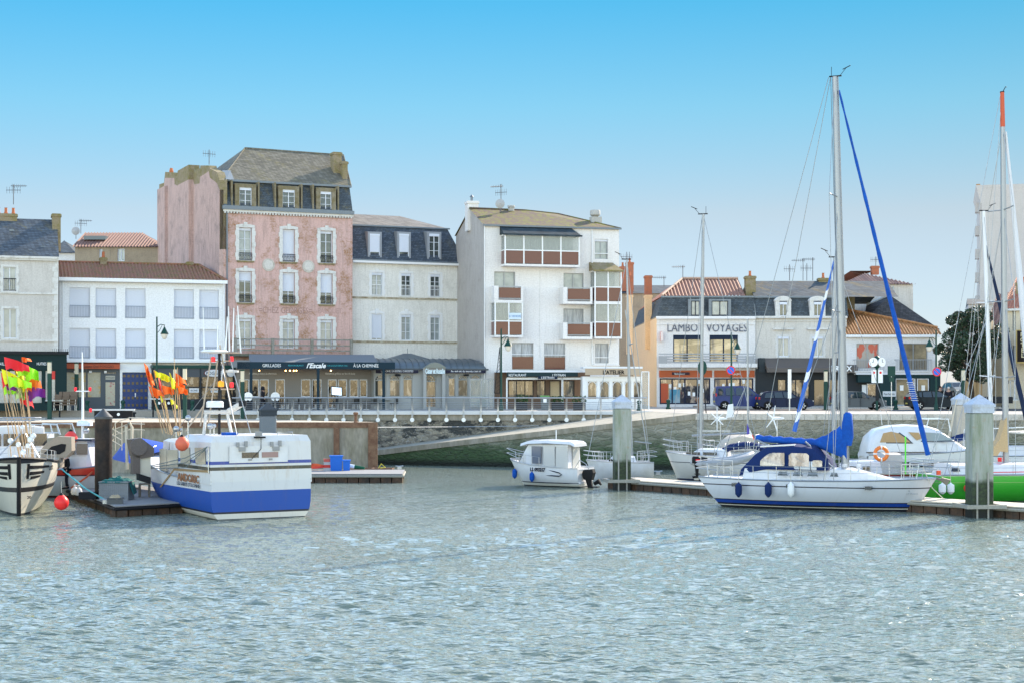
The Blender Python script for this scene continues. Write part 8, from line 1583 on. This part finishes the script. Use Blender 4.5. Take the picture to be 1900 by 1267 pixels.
# ---------------- cars
TYRE = mat('tyre', (.015, .015, .016), .85); RIM = mat('alloy_rim', (.45, .46, .48), .35, metal=.6); CGL = mat('car_glass', (.02, .03, .035), .04, spec=1)
def car(px, py, Y, L, H, paint, label, prof, win_, rz=0.0, W_=1.75, wheels=(.17, .8), wr=.31, flip=1):
    """prof: body outline side view (x 0..1 of length from rear, z of height); bonnet at x=1"""
    t = thing('parked_car', label, 'car', (X(px, Y), Y, QZ+.004), rz, 'cars parked along the quay road')
    def P(x, y, zz): return ((x-.5)*L*flip, y, zz*H)
    h = W_/2; R = []
    for y, k in ((-h+.06, 0), (-h, .0), (-h+.0, 0)): pass
    lo = [(x, zz) for x, zz in prof]; n = len(lo); tum = lambda zz: .0 if zz < .6 else (zz-.6)*.55
    q = MB(); A = [P(x, -h+tum(zz)+(.05 if zz < .25 else 0), zz) for x, zz in lo]; B = [P(x, h-tum(zz)-(.05 if zz < .25 else 0), zz) for x, zz in lo]; q.loft([A, B], True, True)
    body = q.build('body', paint, t, 25)
    for poly in win_[0]:
        for s_ in (-1, 1): MB().poly([P(x, s_*(h-tum(zz)+.012), zz) for x, zz in poly]).build('side_window', CGL, t)
    for (a, b), nm in zip(win_[1], ('rear_window', 'windscreen')):
        q = MB(); k = .012 if b[0] > a[0] and a[0] < .5 else .012; off = -.012 if nm == 'rear_window' else .012
        q.poly([P(a[0]+off, -h+tum(a[1])+.12, a[1]), P(a[0]+off, h-tum(a[1])-.12, a[1]), P(b[0]+off, h-tum(b[1])-.1, b[1]), P(b[0]+off, -h+tum(b[1])+.1, b[1])]); q.build(nm, CGL, t)
    for x in wheels:
        for s_ in (-1, 1):
            c = P(x, s_*(h-.1), 0); w_ = MB().lathe([(wr*.6, -.1), (wr*.93, -.1), (wr, -.06), (wr, .06), (wr*.93, .1), (wr*.6, .1)], n=20); w_.v = [(a+c[0], cc+c[1], b+wr) for a, b, cc in w_.v]; wo = w_.build('wheel', TYRE, t, 30)
            q = MB(); y = c[1]+s_*.09
            for k in range(5): an = k*2*pi/5; q.ext([(c[0]+.05*cos(an+1.57), y, wr+.05*sin(an+1.57)), (c[0]+wr*.62*cos(an+.12), y, wr+wr*.62*sin(an+.12)), (c[0]+wr*.62*cos(an-.12), y, wr+wr*.62*sin(an-.12)), (c[0]-.05*cos(an+1.57), y, wr-.05*sin(an+1.57))], (0, s_*.02, 0))
            q.loft([[(c[0]+r_*cos(j*pi/10), y, wr+r_*sin(j*pi/10)) for j in range(20)] for r_ in (wr*.66, wr*.56)]); q.disc((c[0], y, wr), .05, (0, s_, 0), .02, 10); q.build('rim', RIM, wo)
            q = MB(); n = 12; q.loft([[(c[0]+r_*cos(j*pi/n), s_*(h+.004), wr+r_*sin(j*pi/n)) for j in range(n+1)] for r_ in (wr*1.0, wr*1.16)], False); q.build('wheel_arch', RUBB, t)
    for s_ in (-1, 1):
        MB().box(*sorted((P(.0, 0, 0)[0], P(.025, 0, 0)[0])), *sorted((s_*(h-.02), s_*(h-.22))), .55*H, .68*H).build('tail_light', mat('tail_lamp', (.5, .01, .01), .25), t)
        MB().box(*sorted((P(.965, 0, 0)[0], P(.985, 0, 0)[0])), *sorted((s_*(h-.02), s_*(h-.3))), .42*H, .5*H).build('headlight', mat('head_lamp', (.6, .62, .65), .1, spec=1), t)
        MB().box(*sorted((P(.655, 0, 0)[0], P(.685, 0, 0)[0])), *sorted((s_*(h+.02), s_*(h+.16))), .6*H, .68*H).build('mirror', paint, t)
    q = MB(); q.box(*sorted((P(-.004, 0, 0)[0], P(.01, 0, 0)[0])), -.26, .26, .3*H, .37*H); q.build('number_plate', mat('plate_yellow', (.6, .5, .1), .5), t)
    q = MB()
    for s_ in (-1, 1): q.box(*sorted((P(.3, 0, 0)[0], P(.305, 0, 0)[0])), *sorted((s_*(h+.001), s_*(h+.004))), .25*H, .6*H); q.box(*sorted((P(.5, 0, 0)[0], P(.505, 0, 0)[0])), *sorted((s_*(h+.001), s_*(h+.004))), .2*H, .6*H)
    q.build('door_gaps', RUBB, t)
    return t
def paint(nm, c): return mat(nm, c, .35, coat=.12, spec=.3)
hatch = [(.01, .22), (0, .45), (.015, .62), (.06, .78), (.11, .93), (.2, .985), (.42, 1.0), (.55, .97), (.7, .7), (.86, .62), (.95, .53), (.99, .42), (.995, .22), (.9, .14), (.1, .14)]
hw = ([[(.1, .64), (.13, .88), (.26, .93), (.27, .64)], [(.29, .64), (.28, .93), (.42, .95), (.44, .64)], [(.46, .64), (.44, .95), (.54, .93), (.67, .68), (.67, .64)]], [((.03, .66), (.1, .91)), ((.69, .71), (.56, .95))])
van = [(.01, .2), (0, .4), (.005, .6), (.02, .93), (.06, .985), (.5, 1.0), (.62, .96), (.76, .66), (.88, .6), (.97, .48), (.995, .35), (.995, .2), (.9, .13), (.1, .13)]
vw = ([[(.05, .6), (.06, .88), (.14, .9), (.15, .6)], [(.19, .6), (.19, .9), (.34, .92), (.35, .6)], [(.38, .6), (.38, .92), (.5, .92), (.5, .6)], [(.53, .6), (.53, .92), (.61, .9), (.73, .66), (.73, .6)]], [((.01, .62), (.025, .9)), ((.755, .68), (.635, .93))])
estate = [(.01, .22), (0, .45), (.02, .66), (.07, .9), (.12, .97), (.35, 1.0), (.52, .97), (.68, .7), (.86, .62), (.95, .53), (.99, .42), (.995, .22), (.9, .14), (.1, .14)]
ew = ([[(.06, .66), (.1, .88), (.22, .92), (.22, .66)], [(.24, .66), (.24, .92), (.38, .95), (.39, .66)], [(.41, .66), (.4, .95), (.52, .93), (.65, .69), (.65, .66)]], [((.02, .68), (.07, .88)), ((.67, .72), (.54, .94))])
car(1375, 758, 124.5, 4.15, 1.8, paint('royal_blue_paint', (.004, .02, .13)), 'blue boxy van parked before the travel agency', van, vw)
car(1456, 760, 121.5, 4.15, 1.42, paint('navy_paint', (.006, .012, .04)), 'dark navy hatchback parked behind the blue boxy van', hatch, hw)
car(1592, 760, 122, 4.0, 1.4, paint('grey_car_paint', (.05, .06, .07)), 'grey hatchback with sun glinting on its windscreen', hatch, hw)
car(1736, 760, 122, 4.4, 1.45, paint('black_car_paint', (.008, .012, .016)), 'black estate car parked under the tree', estate, ew, wheels=(.18, .8), wr=.33)
car(1776, 724, 158, 4.1, 1.45, paint('silver_blue_paint', (.12, .15, .17)), 'silver blue car parked nose on in the side street', hatch, hw, rz=-pi/2+.1)
for o in [c for c in SC.objects if c.get('label', '').startswith('silver blue car')]: o.location.z = QZ+.7
# rise of the side street
q = MB().poly([(X(1735, 145), 145, QZ+.01), (X(1850, 140), 140, QZ+.01), (X(1850, 175)+3, 175, QZ+1.4), (X(1735, 175)-3, 175, QZ+1.4)]); tag(q.build('side_street', asph), 'side street rising under the tree', None, None, 'structure')
# ---------------- people
def skin_mesh(name, verts, edges, radii, m, parent, sub=1):
    me = bpy.data.meshes.new(name); me.from_pydata(verts, edges, []); o = bpy.data.objects.new(name, me); COL.objects.link(o); md = o.modifiers.new('s', 'SKIN'); md.use_smooth_shade = True
    for i, r_ in enumerate(radii):
        v_ = me.skin_vertices[0].data[i]; v_.radius = (r_, r_) if not isinstance(r_, tuple) else r_; v_.use_root = (i == 0)
    s = o.modifiers.new('u', 'SUBSURF'); s.levels = sub; s.render_levels = sub; dg = bpy.context.evaluated_depsgraph_get(); ev = o.evaluated_get(dg); m2 = bpy.data.meshes.new_from_object(ev); bpy.data.objects.remove(o); m2.materials.clear(); m2.materials.append(m)
    m2.polygons.foreach_set('use_smooth', [True]*len(m2.polygons)); r = bpy.data.objects.new(name, m2); COL.objects.link(r); r.parent = parent; return r
SKIN = mat('skin', (.45, .27, .2), .6)
def person(loc, rz, label, jac, tro, H=1.75, stride=.0, hood=None, hat=None, pack=None, hair=(.03, .02, .015), arm=.1):
    """faces local -y"""
    t = thing('person', label, 'person', loc, rz, None); k = H/1.75
    hip, sho = .93*k, 1.43*k; f1, f2 = -stride, stride
    J = [(0, 0, hip), (0, -.01, 1.2*k), (0, 0, sho), (0, -.01, 1.52*k), (0, -.03, 1.63*k), (0, -.02, 1.71*k),
         (.1, 0, .88*k), (.11, f1*.5-.02, .5*k), (.11, f1+.03, .09*k), (.11, f1-.13, .04), (-.1, 0, .88*k), (-.11, f2*.5-.02, .5*k), (-.11, f2+.03, .09*k), (-.11, f2-.13, .04),
         (.19, 0, 1.4*k), (.24, .03+f2*.25, 1.13*k), (.24, -arm+f2*.5, .9*k), (.235, -arm-.03+f2*.5, .82*k), (-.19, 0, 1.4*k), (-.24, .03+f1*.25, 1.13*k), (-.24, -arm+f1*.5, .9*k), (-.235, -arm-.03+f1*.5, .82*k)]
    E = [(0, 1), (1, 2), (2, 3), (3, 4), (4, 5), (0, 6), (6, 7), (7, 8), (8, 9), (0, 10), (10, 11), (11, 12), (12, 13), (2, 14), (14, 15), (15, 16), (16, 17), (2, 18), (18, 19), (19, 20), (20, 21)]
    R = [(.15, .1), (.14, .1), (.13, .09), .055, .09, .085, .085, .06, .042, .04, .085, .06, .042, .04, .06, .045, .032, .035, .06, .045, .032, .035]
    skin_mesh('body', J, E, R, SKIN, t)
    i1 = [0, 1, 2, 14, 15, 16, 18, 19, 20]; mp = {a: b for b, a in enumerate(i1)}; e1 = [(0, 1), (1, 2), (2, 14), (14, 15), (15, 16), (2, 18), (18, 19), (19, 20)]
    skin_mesh('jacket', [J[a] for a in i1], [(mp[a], mp[b]) for a, b in e1], [(.185, .135), (.18, .13), (.15, .11), .085, .07, .055, .085, .07, .055], mat('jacket_%s' % str(jac), jac, .8, var=.15), t)
    i2 = [0, 6, 7, 8, 10, 11, 12]; mp = {a: b for b, a in enumerate(i2)}; e2 = [(0, 6), (6, 7), (7, 8), (0, 10), (10, 11), (11, 12)]
    skin_mesh('trousers', [J[a] for a in i2], [(mp[a], mp[b]) for a, b in e2], [(.17, .125), .115, .085, .065, .115, .085, .065], mat('trousers_%s' % str(tro), tro, .8), t)
    for a in (9, 13): x, y, _ = J[a]; MB().loft([[(x-.05, y+.2, 0), (x+.05, y+.2, 0), (x+.05, y+.2, .1), (x-.05, y+.2, .1)], [(x-.055, y-.02, 0), (x+.055, y-.02, 0), (x+.05, y-.02, .08), (x-.05, y-.02, .08)], [(x-.03, y-.1, 0), (x+.03, y-.1, 0), (x+.03, y-.1, .04), (x-.03, y-.1, .04)]], True, True).build('shoe', RUBB, t)
    hz = 1.65*k
    if hood: MB().lathe([(.15, -.17), (.15, -.05), (.13, .06), (.07, .12), (.01, .13)], (0, .02, hz), 12).build('hood', mat('jacket_%s' % str(jac), jac), t, True)
    else: MB().lathe([(.1, -.02), (.108, .03), (.09, .09), (.04, .13), (.01, .135)], (0, .0, hz), 12).build('hat' if hat else 'hair', mat('hat_%s' % str(hat or hair), hat or hair, .8), t, True)
    MB().loft([[(-.015, -.125, hz-.02), (.015, -.125, hz-.02), (0, -.115, hz+.03)], [(-.01, -.145, hz-.02), (.01, -.145, hz-.02), (0, -.13, hz+.0)]], True, True).build('nose', SKIN, t)
    if pack: MB().cbox(-.15, .15, .12, .32, 1.0*k, 1.45*k, .05).build('backpack', mat('backpack_grey', pack, .8), t)
    return t
person((X(488, 116.5), 116.5, QZ), radians(78), 'person in a dark hooded jacket walking past with a pale grey backpack', (.015, .015, .02), (.02, .02, .025), stride=.22, hood=1, pack=(.35, .33, .32))
x, y = at(124, 906, .47); person((x, y, .47), radians(-60), 'person in black work clothes standing on the pontoon behind the red buoy', (.012, .012, .014), (.015, .018, .025), H=1.8, stride=.06)
person((X(1744, 125.8), 125.8, QZ), radians(20), 'person in a dark coat and pale face mask beyond the black estate car', (.02, .02, .022), (.02, .02, .025), H=1.78)
person((X(1760, 125), 125, QZ), radians(-30), 'person wearing a white hat and dark coat beside the black estate car', (.02, .02, .03), (.02, .02, .02), H=1.72, hat=(.6, .55, .5))
# ---------------- tree
def tree(px, Y, base_py, top_py, pxw, label, seed=3, nleaf=15000):
    rr = random.Random(seed); zb = QZ+.3; P0 = Vector((X(px, Y), Y, zb)); t = thing('tree', label, 'tree', tuple(P0)); H = W(0, top_py, Y).z-zb; R_ = pxw*Y/FPX/2
    bark = mat('bark', (.06, .045, .035), .9, var=.4); q = MB(); q.tube([(0, 0, 0), (.08, .05, 1.0), (-.05, 0, 2.0), (.05, .05, H*.5), (0, 0, H*.8)], [.24, .19, .16, .11, .03], 8); tips = []
    for k in range(16):
        a = rr.uniform(0, 2*pi); z0 = rr.uniform(1.6, H*.65); l_ = rr.uniform(.5, .9)*R_; p1 = Vector((cos(a)*l_*.5, sin(a)*l_*.5, z0+.6)); p2 = Vector((cos(a)*l_, sin(a)*l_, z0+rr.uniform(.9, 1.9))); q.tube([(0, 0, z0), p1, p2], [.09, .05, .02], 5); tips.append(p2)
    q.build('trunk', bark, t, True)
    cl = []
    for k in range(84):
        a = rr.uniform(0, 2*pi); zz = rr.uniform(.1, 1); w_ = R_*(1-abs((zz-.5)/.56)**2.4)*rr.uniform(.25, .98); cl.append((Vector((cos(a)*w_, sin(a)*w_, 1.7+(H-1.9)*zz)), rr.uniform(.25, .65)))
    lm = []
    for nm, c in (('leaf_dark', (.03, .06, .04)), ('leaf_mid', (.055, .1, .055)), ('leaf_rust', (.12, .09, .07))): lm.append(mat(nm, c, .45, var=.3, spec=.4))
    q = MB()
    for i in range(nleaf):
        c, r_ = rr.choice(cl); d = Vector((rr.gauss(0, 1), rr.gauss(0, 1), rr.gauss(0, 1))).normalized()*r_*rr.uniform(.5, 1.12)**.5; p = c+d; s = rr.uniform(.045, .095)
        a = Vector((rr.uniform(-1, 1), rr.uniform(-1, 1), rr.uniform(-.6, .6))).normalized(); b = a.cross(Vector((rr.uniform(-1, 1), rr.uniform(-1, 1), rr.uniform(-1, 1)))).normalized(); q.k = 0 if rr.random() < .5 else 1 if rr.random() < .75 else 2
        q.add([p-a*s*1.4, p+b*s*.7, p+a*s*1.4, p-b*s*.7], [(0, 1, 2, 3)])
    q.build('crown', lm, t)
tree(1802, 125.5, 747, 575, 136, 'bushy dark green tree at the mouth of the side street', nleaf=38000)
q = MB()
for i, (px, hz_) in enumerate(((1795, 2.5), (1806, 2.9), (1817, 2.6))):
    t = thing('wooden_hoarding', ('sunlit timber hoarding panel beneath the tree', 'middle hoarding panel with orange lettering strip', 'last hoarding panel beside the no entry sign')[i], 'hoarding', (X(px, 131), 131, QZ)); MB().box(-.24, .24, 0, .08, 0, hz_).build('panel', mat('timber_hoarding', (.5, .36, .2), .7, var=.15), t)
    for s_ in (-.2, .2): MB().box(s_-.03, s_+.03, -.05, 0, 0, hz_+.1).build('post', mat('timber_post', (.4, .28, .15), .7), t)
p = W(1848, 752, 121); t = thing('parked_trailer', 'dark low trailer parked before the cream house end', 'trailer', (p.x, p.y, QZ)); MB().cbox(-1.1, 1.1, -.6, .6, .5, 1.0, .05).build('box', IRON, t); 
for s_ in (-.5, .5): w_ = MB().lathe([(.02, -.08), (.26, -.08), (.28, 0), (.26, .08), (.02, .08)], n=14); w_.v = [(a+s_, c-.6, b+.28) for a, b, c in w_.v]; w_.build('wheel', TYRE, t, 30)
